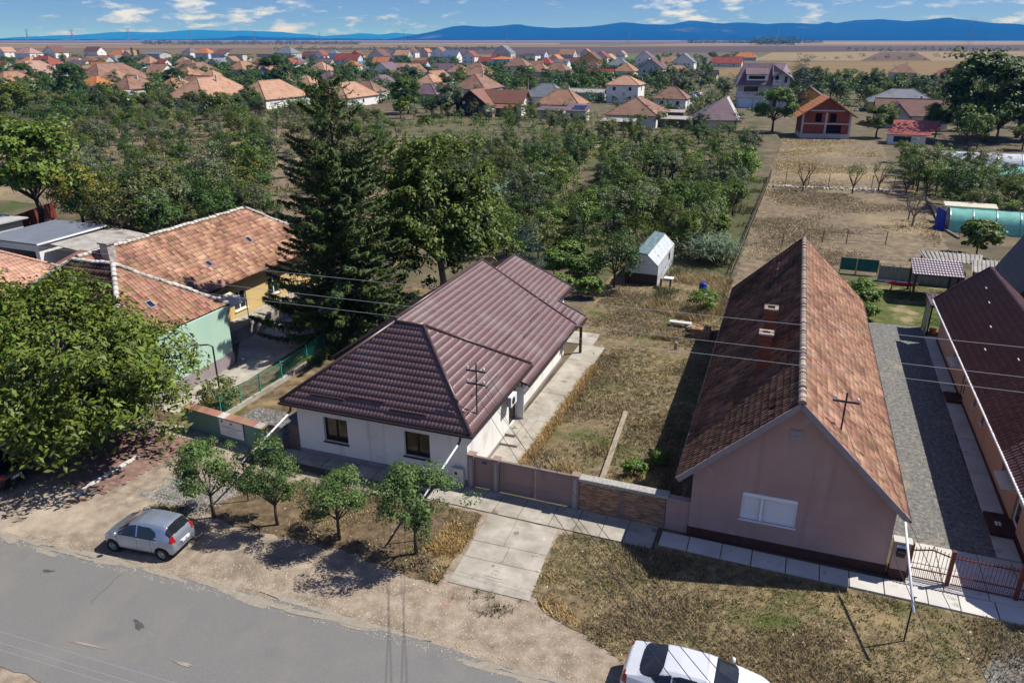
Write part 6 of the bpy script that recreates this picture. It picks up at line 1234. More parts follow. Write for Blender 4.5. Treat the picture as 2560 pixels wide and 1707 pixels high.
# big hip house with shutters on its side
t, W, D, H, z1, ro_ = VH('large brown tiled hip house with white side wall', 1592, 318, 150, 'hip', 'far_clay_brown', 'plaster_white', 1.25, ws=3, wf=0, rise=3.6); MB().slab([(W*0.30, -D*0.02, H+1.2), (W*0.52, -D*0.02, H-0.05), (W*0.52, D*0.1, H-0.05), (W*0.30, D*0.1, H+1.25)], 0.06).build('red_roof_strip', 'far_red', ro_)
for (lb, u, v, w, d) in (('grey asbestos shed roof left of the long hip house', 1545, 325, 8, 3.5), ('grey patchwork asbestos shed roof right of the long hip house', 1675, 318, 7.5, 3.2), ('small corrugated roof shed behind the patchwork shed', 1682, 300, 6, 2.4), ('rusty tin shed at the foot of the purple house', 1745, 322, 6.5, 2.6)):
    b = at(u, v); t = thing('low_shed', lb, 'shed', b, group='garden sheds before the middle houses', local=True); MB().slab([(-w/2, -d/2, 2.0), (w/2, -d/2, 2.0), (w/2, d/2, 2.5), (-w/2, d/2, 2.5)], 0.07).build('roof', 'asbestos', t); MB().box(-w/2+0.2, w/2-0.2, -d/2+0.4, d/2-0.2, 0, 1.98).build('wall', 'wood_post', t)
# purple steep house
b = at(1775, 328); t = thing('purple_house', 'steep purple tiled roof house with pale metal side slope', 'house', (b.x, b.y+5, 0), R(14), local=True); FOOT.append((b.x, b.y+5, 8))
MB().box(-4.2, 4.2, -4.5, 4.5, 0, 2.6).build('wall', 'plaster_cream', t)
r = MB(); r.slab([(-4.9, -5.1, 2.4), (4.9, -5.1, 2.4), (2.6, 0.6, 7.0), (1.9, 0.6, 7.0)], 0.14); r.slab([(-4.9, 5.1, 2.4), (-4.9, -5.1, 2.4), (1.9, 0.6, 7.0)], 0.14); ro_ = r.build('roof', 'far_purple', t)
MB().slab([(4.9, -5.1, 2.4), (6.6, 4.4, 2.4), (3.8, 6.0, 7.0), (2.6, 0.6, 7.0)], 0.12).build('metal_slope', 'tin_grey', t)
for k in range(9):
    for j in range(2): MB().box(4.3+k*0.21-j*0.2, 4.42+k*0.21-j*0.2, -3.6+k*0.9, -3.4+k*0.9, 3.25+j*0.4, 3.36+j*0.4).build('snow_stop', 'ink', ro_)
# three storey house
b = at(1897, 270); t = thing('tall_house', 'three storey white house with balconies and purple tiled roof', 'house', (b.x, b.y+5, 0), R(8), local=True); FOOT.append((b.x, b.y+5, 9)); t.scale = (1.12, 1.08, 1.2)
MB().box(-6.5, 6.5, -4.5, 5, 0, 6.2).box(2.2, 6.5, -5.0, -4.502, 0, 8.6).box(-6.7, 2.0, -6.2, -4.502, 0, 2.75).build('wall', 'plaster_grey', t)
r = MB(); r.slab([(-7.4, -5.4, 5.6), (2.0, -5.4, 5.6), (2.0, -0.2, 10.6), (-5.6, -0.2, 10.6)], 0.18); r.slab([(7.2, -5.9, 7.2), (7.2, 5.6, 5.8), (5.6, -0.2, 10.6), (4.3, -5.9, 9.0)], 0.18); r.slab([(2.0, -5.4, 7.2), (4.3, -5.9, 9.0), (5.6, -0.2, 10.6), (2.0, -0.2, 10.6)], 0.18)
r.slab([(7.2, 5.6, 5.8), (-7.4, 5.6, 5.8), (-5.6, -0.2, 10.6), (5.6, -0.2, 10.6)], 0.18); r.slab([(-7.4, 5.6, 5.7), (-7.4, -5.4, 5.6), (-5.6, -0.2, 10.6)], 0.18); ro_ = r.build('roof', 'far_purple', t)
dm = MB().box(-4.6, 0.6, -4.6, -1.5, 6.6, 8.2).build('dormer', 'white_pvc', ro_); MB().box(-4.1, 0.1, -4.66, -4.6, 6.9, 7.7).build('dormer_pane', 'window_glass', ro_); MB().slab([(-5, -5.0, 8.1), (1.0, -5.0, 8.1), (1.0, -1.0, 9.6), (-5, -1.0, 9.6)], 0.12).build('dormer_roof', 'far_purple', ro_)
def balcony(x0, x1, y0, y1, z):
    bb = MB().box(x0, x1, y0, y1, z-0.15, z).build('balcony', 'plaster_white', t); MB().box(x0, x1, y0-0.05, y0+0.05, z+0.9, z+1.0).build('rail', 'white_pvc', bb)
    n_ = int((x1-x0)/0.32)
    for i in range(n_): MB().box(x0+(i+0.3)*(x1-x0)/n_, x0+(i+0.7)*(x1-x0)/n_, y0-0.04, y0+0.04, z, z+0.9).build('baluster', 'white_pvc', bb)
balcony(-6.7, 2.0, -6.2, -4.6, 2.92); balcony(2.2, 4.4, -5.9, -5.02, 3.0); balcony(2.2, 4.4, -5.9, -5.02, 5.8)
for x0, x1, z0, z1_, y in ((-5.2, -1.2, 3.2, 5.3, -4.5), (2.6, 3.8, 3.2, 5.2, -5.0), (2.6, 3.8, 6.0, 8.0, -5.0), (5.0, 6.0, 6.0, 7.8, -5.0), (2.6, 3.9, 0.2, 2.2, -5.0)): f = MB().box(x0, x1, y-0.06, y-0.002, z0, z1_).build('window', 'white_pvc', t); MB().box(x0+0.1, x1-0.1, y-0.1, y-0.06, z0+0.1, z1_-0.1).build('pane', 'window_glass', f)
for x0 in (-6.2, -2.2): MB().box(x0, x0+3.4, -6.26, -6.2, 0.1, 2.2).build('garage_door', 'plaster_blue', t)
# unfinished brick house
b = at(2052, 346); t = thing('brick_house', 'unfinished red brick house with bright orange roof on the dry field', 'house', (b.x, b.y+4.5, 0), R(8), local=True); FOOT.append((b.x, b.y+5, 8))
hw = 4.9
mb = MB(); wall(mb, (-hw, -4.5), (hw, -4.5), 0.9, 5.2, 0.3, [(2.6, 3.9, 3.3, 5.1), (5.5, 6.8, 3.3, 5.1), (4.7, 8.0, 0.9, 2.75)]); mb.box(-hw, -hw+0.3, -4.198, 4.5, 0.9, 5.2).box(hw-0.3, hw, -4.198, 4.5, 0.9, 5.2).box(-hw+0.302, hw-0.302, 4.2, 4.5, 0.9, 5.2)
mb.add([(-hw, -4.5, 5.2), (hw, -4.5, 5.2), (0, -4.5, 8.0), (-hw, -4.2, 5.2), (hw, -4.2, 5.2), (0, -4.2, 8.0)], [(0, 1, 2), (5, 4, 3)]); mb.build('wall', 'wall_brick_red', t)
MB().box(-hw-0.05, hw+0.05, -4.6, 4.55, 0, 0.898).build('plinth', 'plaster_grey', t)
fr = MB(); 
for x in (-hw-0.03, -0.28, hw-0.37): fr.box(x, x+0.4, -4.55, -4.502, 0.9, 5.2)
fr.box(-hw, hw, -4.54, -4.503, 2.85, 3.1).box(-3.4, 3.4, -4.54, -4.503, 5.5, 5.75); fr.build('concrete_frame', 'plaster_grey', t)
MB().box(-hw+0.35, hw-0.35, -2.0, -1.8, 0.9, 5.1).build('inner_wall', 'wood_dark', t); MB().box(-hw+0.302, hw-0.302, -4.19, 4.19, 2.85, 3.0).build('floor_slab', 'plaster_grey', t)
r = MB(); r.slab([(hw+1.1, -5.3, 4.4), (hw+1.1, 5.2, 4.4), (0, 5.2, 8.4), (0, -5.3, 8.4)], 0.2); r.slab([(-hw-1.1, 5.2, 4.4), (-hw-1.1, -5.3, 4.4), (0, -5.3, 8.4), (0, 5.2, 8.4)], 0.2); r.build('roof', 'far_orange', t)
# brown bungalow with two gables + red roofed lower shed
t, W, D, H, z1, ro_ = VH('white bungalow with dark brown cross gable roof at right', 2268, 318, 150, 'gable', 'far_brown', 'plaster_white', 0.8, ridge='X', rise=3.2, chim=1)
MB().slab([(-0.2, -D/2-3.0, H-0.6), (-0.2, 0.5, H-0.6), (-3.4, 0.5, H+2.7), (-3.4, -D/2-3.0, H+2.7)], 0.15).slab([(-6.8, 0.5, H-0.6), (-6.8, -D/2-3.0, H-0.6), (-3.4, -D/2-3.0, H+2.7), (-3.4, 0.5, H+2.7)], 0.15).build('wing_roof', 'far_brown', t)
MB().box(-6.2, -0.7, -D/2-2.6, -D/2-0.002, 0, H-0.3).add([(-6.2, -D/2-2.6, H-0.3), (-0.7, -D/2-2.6, H-0.3), (-3.45, -D/2-2.6, H+2.4)], [(0, 1, 2)]).build('wing', 'plaster_grey', t); MB().box(-3.9, -3.0, -D/2-2.66, -D/2-2.6, H+0.2, H+1.0).build('attic_window', 'window_glass', t)
b = at(2265, 360); t = thing('red_shed', 'low shed with ribbed red roofs before the brown bungalow', 'shed', b, local=True); FOOT.append((b.x, b.y, 6)); MB().box(-3.5, 3.2, -1.6, 3, 0, 2.1).build('wall', 'plaster_white', t); MB().slab([(-4, -2.2, 2.0), (3.8, -2.2, 2.0), (4.6, 0.6, 2.8), (-3.6, 0.6, 2.8)], 0.1).slab([(-3.0, 0.7, 2.8), (5.2, 0.7, 2.8), (6.0, 4.6, 4.2), (-2.6, 4.6, 4.2)], 0.1).build('roof', 'far_red', t); MB().box(-2.6, 0.6, -1.66, -1.6, 0.5, 1.6).build('opening', 'ink', t)  # opening is a solid panel, the dark of the inside put into its colour
# ------------------------------------------------------------------ village trees, far bushes, pylons, poles
def free(x, y): return all((x-a)**2+(y-b)**2 > r*r*0.55 for a, b, r in FOOT)
def scatter_zone(poly, n, spacing, seed):
    rnd = random.Random(seed); W = [tuple(at(u, v)[:2]) for u, v in poly]; xs = [p[0] for p in W]; ys = [p[1] for p in W]; pts = []; tries = 0
    while len(pts) < n and tries < n*60:
        tries += 1
        # even over the picture rather than over the ground
        u0, u1, v0, v1 = min(p[0] for p in poly), max(p[0] for p in poly), min(p[1] for p in poly), max(p[1] for p in poly)
        u, v = rnd.uniform(u0, u1), rnd.uniform(v0, v1)
        if not inside(np.array([u]), np.array([v]), poly)[0]: continue
        p = at(u, v)
        if not free(p.x, p.y) or any((p.x-a)**2+(p.y-b)**2 < spacing**2 for a, b in pts): continue
        pts.append((p.x, p.y))
    return pts
ordw = ['first', 'second', 'third', 'fourth', 'fifth', 'sixth', 'seventh', 'eighth', 'ninth', 'tenth']
def village_trees(poly, n, spacing, seed, phrase, smin, smax, mats, key='village_tree'):
    rnd = random.Random(seed); pts = sorted(scatter_zone(poly, n, spacing, seed), key=lambda p: p[1])
    for i in range(0, len(pts), 8):
        for k, (x, y) in enumerate(sorted(pts[i:i+8], key=lambda p: px_of(*p)[0])):
            mt = rnd.choice(mats); look = {'leaf_olive': 'olive', 'leaf_grey': 'grey-green', 'leaf_green': 'green', 'leaf_deep': 'dark green', 'leaf_walnut': 'yellow-green', 'leaf_walnut_dark': 'mid green', 'leaf_yellow': 'yellowish'}[mt]
            plant(key, x, y, rnd.uniform(smin, smax), None, f'{look} tree {phrase}, row {ow[min(19, i//8)]}, {ordw[k]} from left', 'tree', 'trees ' + phrase, 'garden_tree', rnd.uniform(0.85, 1.2), mt)
mg = ['leaf_deep', 'leaf_green', 'leaf_deep', 'leaf_walnut_dark', 'leaf_olive']
village_trees([(0, 240), (640, 270), (690, 300), (350, 300), (0, 300)], 56, 4.0, 51, 'between orchard and left village roofs', 0.6, 1.0, mg)
village_trees([(0, 190), (800, 195), (800, 235), (0, 235)], 74, 4.5, 52, 'among the left village roofs', 0.6, 1.05, mg)
village_trees([(950, 250), (1320, 262), (1320, 285), (1000, 300)], 14, 5, 53, 'beside the brown metal barn', 0.5, 0.85, ['leaf_green', 'leaf_grey', 'leaf_deep'])
village_trees([(800, 195), (1520, 200), (1520, 235), (800, 240)], 84, 4.5, 54, 'in the middle village belt', 0.65, 1.1, mg)
village_trees([(1500, 195), (1880, 205), (1860, 250), (1700, 240), (1520, 230)], 30, 5, 55, 'left of the three storey house', 0.7, 1.15, mg + ['leaf_grey'])
village_trees([(1960, 215), (2560, 225), (2560, 275), (2330, 280), (2100, 262), (1980, 262)], 54, 5, 56, 'at the right village edge', 0.8, 1.4, mg)
village_trees([(2300, 290), (2560, 290), (2560, 390), (2420, 390), (2330, 350)], 16, 5, 57, 'in the right corner gardens', 0.9, 1.5, mg)
# far mass of trees that cannot be told apart
rs = np.random.RandomState(77); pts = scatter_zone([(0, 150), (900, 152), (1800, 162), (1800, 192), (900, 190), (0, 186)], 420, 5, 61) + scatter_zone([(0, 186), (1500, 190), (1740, 200), (1740, 240), (1200, 238), (0, 262)], 230, 4.5, 63) + scatter_zone([(1960, 205), (2560, 200), (2560, 240), (1960, 240)], 40, 5, 64) + scatter_zone([(1640, 142), (1850, 138), (1850, 165), (1640, 170)], 36, 7, 62)
C, Nn, S = [], [], []
for x, y in pts:
    h = rs.uniform(3.0, 6.5); w = h*rs.uniform(0.45, 0.7); P_, N_, _c = crown_points(rs, 26, 14, w, w, h*0.48, h*0.55, w*0.38, 0, 0.5, 0.7); C.append(P_+np.array([x, y, 0])); Nn.append(N_); S.append(0.5+0.5*rs.rand(len(P_)))
o = link('village_trees', leaves_mesh('village_trees', np.concatenate(C), np.concatenate(Nn), np.concatenate(S), rs, 0.7), None, 'leaf_deep'); tag(o, 'dark tree belt running between the farthest village houses', 'trees', kind='stuff')
C, Nn, S = [], [], []
hedge = [(u, 127+0.004*(u-700)*0 + rs.normal(0, 0.5)) for u in np.arange(690, 1250, 9)] + [(u, 124.5+rs.normal(0, 0.4)) for u in np.arange(1000, 1220, 14)] + [(u, 109.5+rs.normal(0, 0.5)) for u in np.arange(1720, 2060, 4.2)] + [(u, 114+rs.normal(0, .4)) for u in np.arange(1890, 1990, 5)] + [(u, 129+rs.normal(0, 1.0)) for u in np.arange(2120, 2560, 21)] + [(u, rs.uniform(144, 153)) for u in np.arange(2000, 2560, 31)] + [(u, 113.2+rs.normal(0, 0.2)) for u in np.arange(360, 900, 5)]
for u, v in hedge:
    p = at(u, v); sc = math.hypot(p.x, p.y)/FOC; h = sc*rs.uniform(5, 11)*(1.5 if 1880 < u < 1990 and v < 116 else 1); w = h*rs.uniform(0.5, 0.8); P_, N_, _c = crown_points(rs, 20, 10, w, w, h*0.5, h*0.45, w*0.4, 0, 0.5, 0.8); C.append(P_+np.array([p.x, p.y, 0])); Nn.append(N_); S.append(h*0.12*(0.6+0.8*rs.rand(len(P_))))
o = link('field_hedges', leaves_mesh('field_hedges', np.concatenate(C), np.concatenate(Nn), np.concatenate(S), rs, 0.7), None, 'leaf_deep'); tag(o, 'dark hedge lines and bushes scattered across the far fields', 'hedge', kind='stuff')
for (u, v, s, lb) in ((333, 148, 1.0, 'left of the twin dark poplars by the far villas'), (348, 149, 0.85, 'right of the twin dark poplars by the far villas')):
    q = at(u, v); plant('poplar', q.x, q.y, s, None, lb, name='poplar_tree')
# undergrowth that fills the gaps between garden trees and village plots
def undergrowth(name, label, polys, n, r, hgt, m, seed, per=70, ls=0.3):
    rs = np.random.RandomState(seed); C, Nn, S = [], [], []
    for poly in polys:
        for x, y in scatter_zone(poly, n, 1.1, seed):
            w = rs.uniform(*r); h = rs.uniform(*hgt); P_, N_, _q = crown_points(rs, 14, per//14, w, w, h, h*0.45, w*0.45, 0, 0.4, 0.9); P_[:, 2] = np.abs(P_[:, 2]); C.append(P_+np.array([x, y, 0])); Nn.append(N_); S.append(ls*(0.6+0.8*rs.rand(len(P_))))
    o = link(name, leaves_mesh(name, np.concatenate(C), np.concatenate(Nn), np.concatenate(S), rs, 0.6), None, m); tag(o, label, 'undergrowth', kind='stuff')
zl, zm, zb = [(0, 300), (640, 285), (690, 420), (620, 540), (430, 590), (230, 550), (150, 470), (0, 400)], [(1010, 420), (1240, 380), (1480, 400), (1390, 520), (1260, 620), (1180, 640), (1060, 560)], [(1000, 290), (1240, 275), (1500, 290), (1850, 310), (1890, 400), (1500, 390), (1280, 330), (1010, 380)]
zp = [(1250, 640), (1480, 500), (1510, 430), (1870, 440), (1820, 560), (1780, 640), (1690, 600), (1440, 620)]
undergrowth('undergrowth', 'low olive weeds and shrubs between the left orchard trees', [zl], 240, (0.6, 1.5), (0.4, 1.2), 'leaf_olive', 71)
undergrowth('undergrowth', 'dense green shrubs filling the middle gardens', [zm, zb], 330, (0.6, 1.5), (0.5, 1.5), 'leaf_green', 72, 84, 0.28)
undergrowth('undergrowth', 'low shrubs and vegetables on the plot behind the greenhouse', [zp], 280, (0.5, 1.2), (0.4, 1.2), 'leaf_walnut_dark', 73, 98, 0.2)
undergrowth('undergrowth', 'garden shrubs between the left and middle village houses', [[(0, 175), (900, 180), (900, 290), (640, 290), (0, 300)], [(900, 175), (1560, 180), (1560, 262), (900, 262)]], 430, (1.2, 2.8), (1.2, 3.2), 'leaf_deep', 74, 84, 0.6)
undergrowth('undergrowth', 'garden shrubs between the right village houses', [[(1560, 185), (1860, 195), (1850, 262), (1560, 300)], [(1960, 205), (2560, 215), (2560, 300), (2100, 285), (1960, 265)]], 190, (1.0, 2.6), (1.0, 2.8), 'leaf_green', 75, 84, 0.55)
undergrowth('undergrowth', 'mixed shrubs under the right orchard', [[(2240, 400), (2420, 380), (2560, 440), (2560, 540), (2400, 530), (2310, 490)]], 90, (0.6, 1.4), (0.5, 1.3), 'leaf_walnut_dark', 76, 70, 0.3)
# pylons of the power line on the plain
def pylon(u, vt, vb, lb):
    b = at(u, vb); dist = math.hypot(b.x, b.y); H = CAM_H + dist*(98-vt)/FOC*1.0; s = H/45.0
    t = thing('pylon', lb, 'pylon', b, YAW, 'pylons across the plain', local=True); k = 0.22*s*max(1.0, dist/2600); tw = MB()
    for sx in (-1, 1):
        for sy in (-1, 1): tw.beam((sx*4*s, sy*4*s, 0), (sx*1.4*s, sy*1.4*s, 30*s), k, k)
        tw.beam((sx*1.4*s, 0, 30*s), (sx*5*s, 0, 44*s), k, k); tw.beam((sx*1.4*s, 0, 30*s), (sx*1.0*s, 0, 40*s), k*0.7, k*0.7)
    for z0, z1 in ((0, 10), (10, 18), (18, 25), (25, 30)):
        a, b_ = 4-2.6*z0/30, 4-2.6*z1/30; tw.beam((-a*s, 0, z0*s), (b_*s, 0, z1*s), k*0.7, k*0.7); tw.beam((a*s, 0, z0*s), (-b_*s, 0, z1*s), k*0.7, k*0.7)
    tw.build('lattice_tower', 'steel_grey', t); MB().beam((-8*s, 0, 40*s), (8*s, 0, 40*s), k*1.3, k*1.3).build('crossarm', 'steel_grey', t); MB().beam((-5*s, 0, 44*s), (5*s, 0, 44*s), k, k).build('earth_arm', 'steel_grey', t)
for i, (u, vt, vb) in enumerate(((71, 79, 104), (183, 79, 104), (323, 78, 104.5), (478, 79, 105), (637, 81, 105.5), (800, 81, 106))): pylon(u, vt, vb, f'lattice pylon on the plain, {ordw[i]} from the left')
for i, (u, vt, vb) in enumerate(((1011, 76, 109), (1268, 74, 112), (1571, 71, 113), (1943, 66, 111), (2420, 57, 116))): pylon(u, vt, vb, f'lattice pylon before the blue hills, {ordw[i]} from the left')
def upole(u, vt, vb, lb):
    b = at(u, vb); dist = math.hypot(b.x, b.y); H = max(5, min(11, CAM_H - dist*math.tan(math.atan((vt-853.5)/FOC)+PITCH))); t = thing('utility_pole', lb, 'pole', b, YAW, 'utility poles in the village', local=True)
    MB().tube([(0, 0, 0), (0, 0, H)], [0.16, 0.10], 6).build('pole', 'plaster_grey', t); MB().beam((-0.9, 0, H-0.6), (0.9, 0, H-0.6), 0.1, 0.1).build('crossarm', 'steel_dark', t)
for (u, vt, vb, lb) in ((1320, 195, 268, 'dark pole before the blue-grey hip house'), (1376, 206, 250, 'thin pole behind the solar hip house'), (1678, 200, 262, 'pole before the white walled hip house'), (405, 152, 176, 'pole by the long white metal hall'), (640, 155, 180, 'pole right of the clay roof row at left'), (1576, 138, 165, 'pole near the field beyond dark red barn'), (2015, 155, 185, 'pole by the steep brick gable'), (2232, 155, 190, 'pole before the tan field at right'), (2468, 152, 180, 'leaning pole at the far right edge'), (1217, 112, 128, 'pole in the plain at centre'), (1350, 110, 130, 'pole in the plain right of centre')): upole(u, vt, vb, lb)
# far white works buildings under the hills
for (u, v, w, lb) in ((1800, 100.8, 26, 'white silos row below the hills'), (2130, 100.0, 42, 'long white hall below the hills at right'), (1200, 99.8, 16, 'white speck building at the hill foot')):
    b = at(u, v); sc = math.hypot(b.x, b.y)/FOC; W = w*sc; t = thing('industrial_hall', lb, 'building', b, YAW, local=True); MB().box(-W/2, W/2, -W/6, W/6, 0, 5.0*sc*0.75).build('wall', 'plaster_white', t); MB().slab([(-W/2, -W/6, 5.0*sc*.75), (W/2, -W/6, 5.0*sc*.75), (W/2, W/6, 5.5*sc*.75), (-W/2, W/6, 5.5*sc*.75)], 2).build('roof', 'tin_grey', t)
b = at(2230, 100.0); sc = math.hypot(b.x, b.y)/FOC; t = thing('dome', 'small white dome shining at the foot of the right hills', 'dome', b, local=True); MB().lathe([(5.5*sc, 0), (5.3*sc, 2.2*sc), (4.2*sc, 4*sc), (2.2*sc, 5.2*sc), (0.01, 5.6*sc)], (0, 0, 0), 18).build('shell', 'plaster_white', t, True); MB().lathe([(5.9*sc, 0), (5.9*sc, 0.6*sc), (5.5*sc, 0.7*sc)], (0, 0, 0), 18).build('base', 'plaster_grey', t)

# ------------------------------------------------------------------ cars
def make_car(name, label, loc, rz, paint, L, Wd, top, belt_z, glass_side, ws_x, rg_x, axle, wr, plate=None, boot_glass_w=0.66, lamp_z=(0.78, 1.02), nx=220, ns=92):
    t = thing(name, label, 'car', loc, rz, local=True); hl = L/2
    xs = np.linspace(-hl, hl, nx); zt = np.interp(xs, [p[0] for p in top], [p[1] for p in top]); ker = np.array([1, 3, 4, 3, 1])/12.0
    zp = np.pad(zt, 2, mode='edge'); zt = np.convolve(zp, ker, 'valid')
    wk = np.interp(xs/hl, [-1, -0.97, -0.9, -0.72, -0.2, 0.45, 0.75, 0.92, 0.98, 1], [0.70, 0.84, 0.93, 0.99, 1.0, 1.0, 0.97, 0.84, 0.70, 0.58])*Wd/2
    zb = np.interp(xs/hl, [-1, -0.93, -0.8, 0.8, 0.94, 1], [0.40, 0.27, 0.2, 0.2, 0.24, 0.36])
    G_ = np.zeros((nx, ns, 3)); sp = np.linspace(0, 7, ns)
    for i, x in enumerate(xs):
        w, z1, z0 = wk[i], zt[i], zb[i]; bz = min(belt_z, z1-0.05); cab = min(1.0, max(0.0, (z1-belt_z)/0.30))
        rf = 0.93 - 0.20*cab
        Y = [w*0.88, w*0.985, w, w*0.99, w*0.95, w*(rf), w*(rf-0.13), 0.0]; Z = [z0, z0+0.10, z0+(bz-z0)*0.5, z0+(bz-z0)*0.85, bz, bz+(z1-bz)*(0.80 if cab > .1 else 0.55), z1-0.012, z1+0.018]
        G_[i, :, 0] = x; G_[i, :, 1] = np.interp(sp, range(8), Y); G_[i, :, 2] = np.interp(sp, range(8), Z)
    for _ in range(2): G_[:, 1:-1, 1:] = (G_[:, :-2, 1:] + 2*G_[:, 1:-1, 1:] + G_[:, 2:, 1:])/4
    parts = {}; ax0, ax1 = axle[0]+wr*0.6, axle[1]-wr*0.6; gx_ = [p[0] for g0 in glass_side for p in g0]; glx = (min(gx_), max(gx_)); gaps = (-0.02*L, 0.262*L, -0.20*L)
    def put(k, quad): parts.setdefault(k, []).append(quad)
    for i in range(nx-1):
        for j in range(ns-1):
            q = G_[[i, i+1, i+1, i], [j, j, j+1, j+1]]; c = q.mean(0); s = (sp[j]+sp[j+1])/2; key = 'body'
            if any(math.hypot(c[0]-ax, c[2]-wr) < wr*1.17 for ax in axle) and c[1] > Wd*0.33 and s < 4: continue
            side_ok = 3.9 < s < 5.4
            for gi, pl in enumerate(glass_side):
                if side_ok and inside(np.array([c[0]]), np.array([c[2]]), pl)[0]: key = 'sg%d' % gi
            if ws_x[0] < c[0] < ws_x[1] and s > 5.0 and abs((c[0]-sum(ws_x)/2)/(ws_x[1]-ws_x[0])*2)**7 + abs(c[1]/(Wd*0.415))**7 < 1: key = 'windscreen'
            if rg_x[0] < c[0] < rg_x[1] and s > 4.6 and abs((c[0]-sum(rg_x)/2)/(rg_x[1]-rg_x[0])*2)**4 + abs(c[1]/(Wd/2*boot_glass_w*1.12))**4 < 1: key = 'rear_window'
            if key == 'body' and 0.6 < s < 4.0 and ax0 < c[0] < ax1 and min(abs(c[0]-gx) for gx in gaps) < L/nx*0.62: key = 'door_gap'
            if key == 'body' and 3.72 < s < 4.0 and glx[0] < c[0] < glx[1]: key = 'window_trim'
            if c[0] < -hl*0.90 and lamp_z[0] < c[2] < lamp_z[1] and c[1] > Wd*0.30: key = 'tail_lamp'
            if c[0] > hl*0.86 and 0.60 < c[2] < 0.80 and c[1] > Wd*0.24: key = 'headlamp'
            put(key, q)
    names = {'door_gap': ('door_gap', 'ink'), 'window_trim': ('window_trim', 'ink'), 'sg0': ('side_window', 'glass_dark'), 'sg1': ('side_window', 'glass_dark'), 'sg2': ('side_window', 'glass_dark'), 'windscreen': ('windscreen', 'glass_dark'), 'rear_window': ('rear_window', 'glass_dark'), 'tail_lamp': ('tail_lamp', 'lamp_red'), 'headlamp': ('headlamp', 'lamp_clear'), 'body': ('body', paint)}
    def emit(nm, m, quads):
        co = np.concatenate(quads); me = mesh_np(nm, co, 4, np.arange(len(co))); bm = bmesh.new(); bm.from_mesh(me); bmesh.ops.remove_doubles(bm, verts=bm.verts, dist=0.0008); bmesh.ops.recalc_face_normals(bm, faces=bm.faces); bm.to_mesh(me); bm.free(); link(nm, me, t, m, True)
    flip = np.array([1, -1, 1])
    for k, qs in parts.items():
        nm, m = names[k]; mir = [(q*flip)[::-1] for q in qs]
        if k in ('body', 'windscreen', 'rear_window'): emit(nm, m, qs + mir)
        else: emit(nm, m, qs); emit(nm, m, mir)
    # closed ends, underside, wheel housings
    ends = MB()
    for i in (0, nx-1):
        a = [tuple(G_[i, j]) for j in range(ns)] + [tuple(G_[i, j]*flip) for j in range(ns-2, -1, -1)]; ends.poly(a)
    ends.build('bumper_ends', paint, t); MB().box(-hl*0.93, hl*0.93, -Wd*0.30, Wd*0.30, 0.19, 0.55).build('underbody', 'rubber', t)
    for ax in axle:
        for sy in (-1, 1):
            c = (ax, sy*Wd*0.405, wr); tw = Wd*0.095
            ty = MB().lathe([(wr*0.62, -tw), (wr*0.93, -tw), (wr, -tw*0.6), (wr, tw*0.6), (wr*0.93, tw), (wr*0.62, tw), (wr*0.55, 0)], c, 26, 'Y').build('wheel', 'rubber', t, True)
            rm = MB().lathe([(wr*0.64, -tw*0.9*sy), (wr*0.64, tw*0.9*sy), (wr*0.56, tw*0.8*sy), (wr*0.52, tw*0.45*sy)], c, 24, 'Y'); rm.lathe([(0.01, tw*0.75*sy), (wr*0.16, tw*0.72*sy), (wr*0.2, tw*0.5*sy)], c, 14, 'Y')
            for k in range(8):
                a = 2*math.pi*k/8; d = Vector((math.cos(a), 0, math.sin(a))); rm.beam(Vector(c)+d*wr*0.15+Vector((0, sy*tw*0.66, 0)), Vector(c)+d*wr*0.60+Vector((0, sy*tw*0.74, 0)), 0.02, wr*0.13, (0, 1, 0))
            rm.build('rim', 'alloy', ty); MB().lathe([(0.01, 0), (wr*1.16, 0), (wr*1.16, -sy*0.25)], (ax, sy*Wd*0.40-sy*0.1, wr), 20, 'Y').build('wheel_housing', 'rubber', ty)
    x = ws_x[0]+0.12
    for sy in (-1, 1):
        MB().lathe([(0.0, -0.06), (0.09, -0.05), (0.105, 0.0), (0.08, 0.06), (0.0, 0.07)], (x+0.35, sy*(Wd/2+0.09), belt_z+0.05), 10, 'X').build('wing_mirror', paint, t, True)
        for dx in (-0.15, -1.0): MB().box(dx*L/3.5-0.08, dx*L/3.5+0.08, sy*Wd*0.495-0.015, sy*Wd*0.495+0.015, belt_z-0.10, belt_z-0.075).build('door_handle', paint, t)
    if plate:
        pp = MB().box(-hl-0.03, -hl+0.05, -0.26, 0.26, plate[1], plate[1]+0.115).build('licence_plate', 'plate_white', t); MB().box(-hl-0.034, -hl-0.028, 0.20, 0.26, plate[1], plate[1]+0.115).build('blue_band', 'sign_blue', pp)
        text(plate[0], 0.10, Matrix.Translation((-hl-0.033, -0.03, plate[1]+0.057)) @ Matrix.Rotation(R(-90), 4, 'Z') @ Matrix.Rotation(R(90), 4, 'X'), 'ink', pp)
    return t
hatch_top = [(-1.735, 0.62), (-1.69, 0.90), (-1.60, 1.05), (-1.36, 1.40), (-1.2, 1.445), (-0.5, 1.475), (0.0, 1.455), (0.30, 1.38), (0.92, 1.02), (1.05, 0.97), (1.40, 0.86), (1.62, 0.72), (1.735, 0.52)]
hg = [[(0.86, 0.97), (0.80, 1.02), (0.30, 1.30), (0.02, 1.36), (-0.02, 1.36), (-0.02, 0.93), (0.70, 0.91)], [(-0.09, 1.36), (-0.70, 1.34), (-0.92, 1.22), (-0.98, 1.05), (-0.85, 0.95), (-0.09, 0.93)]]
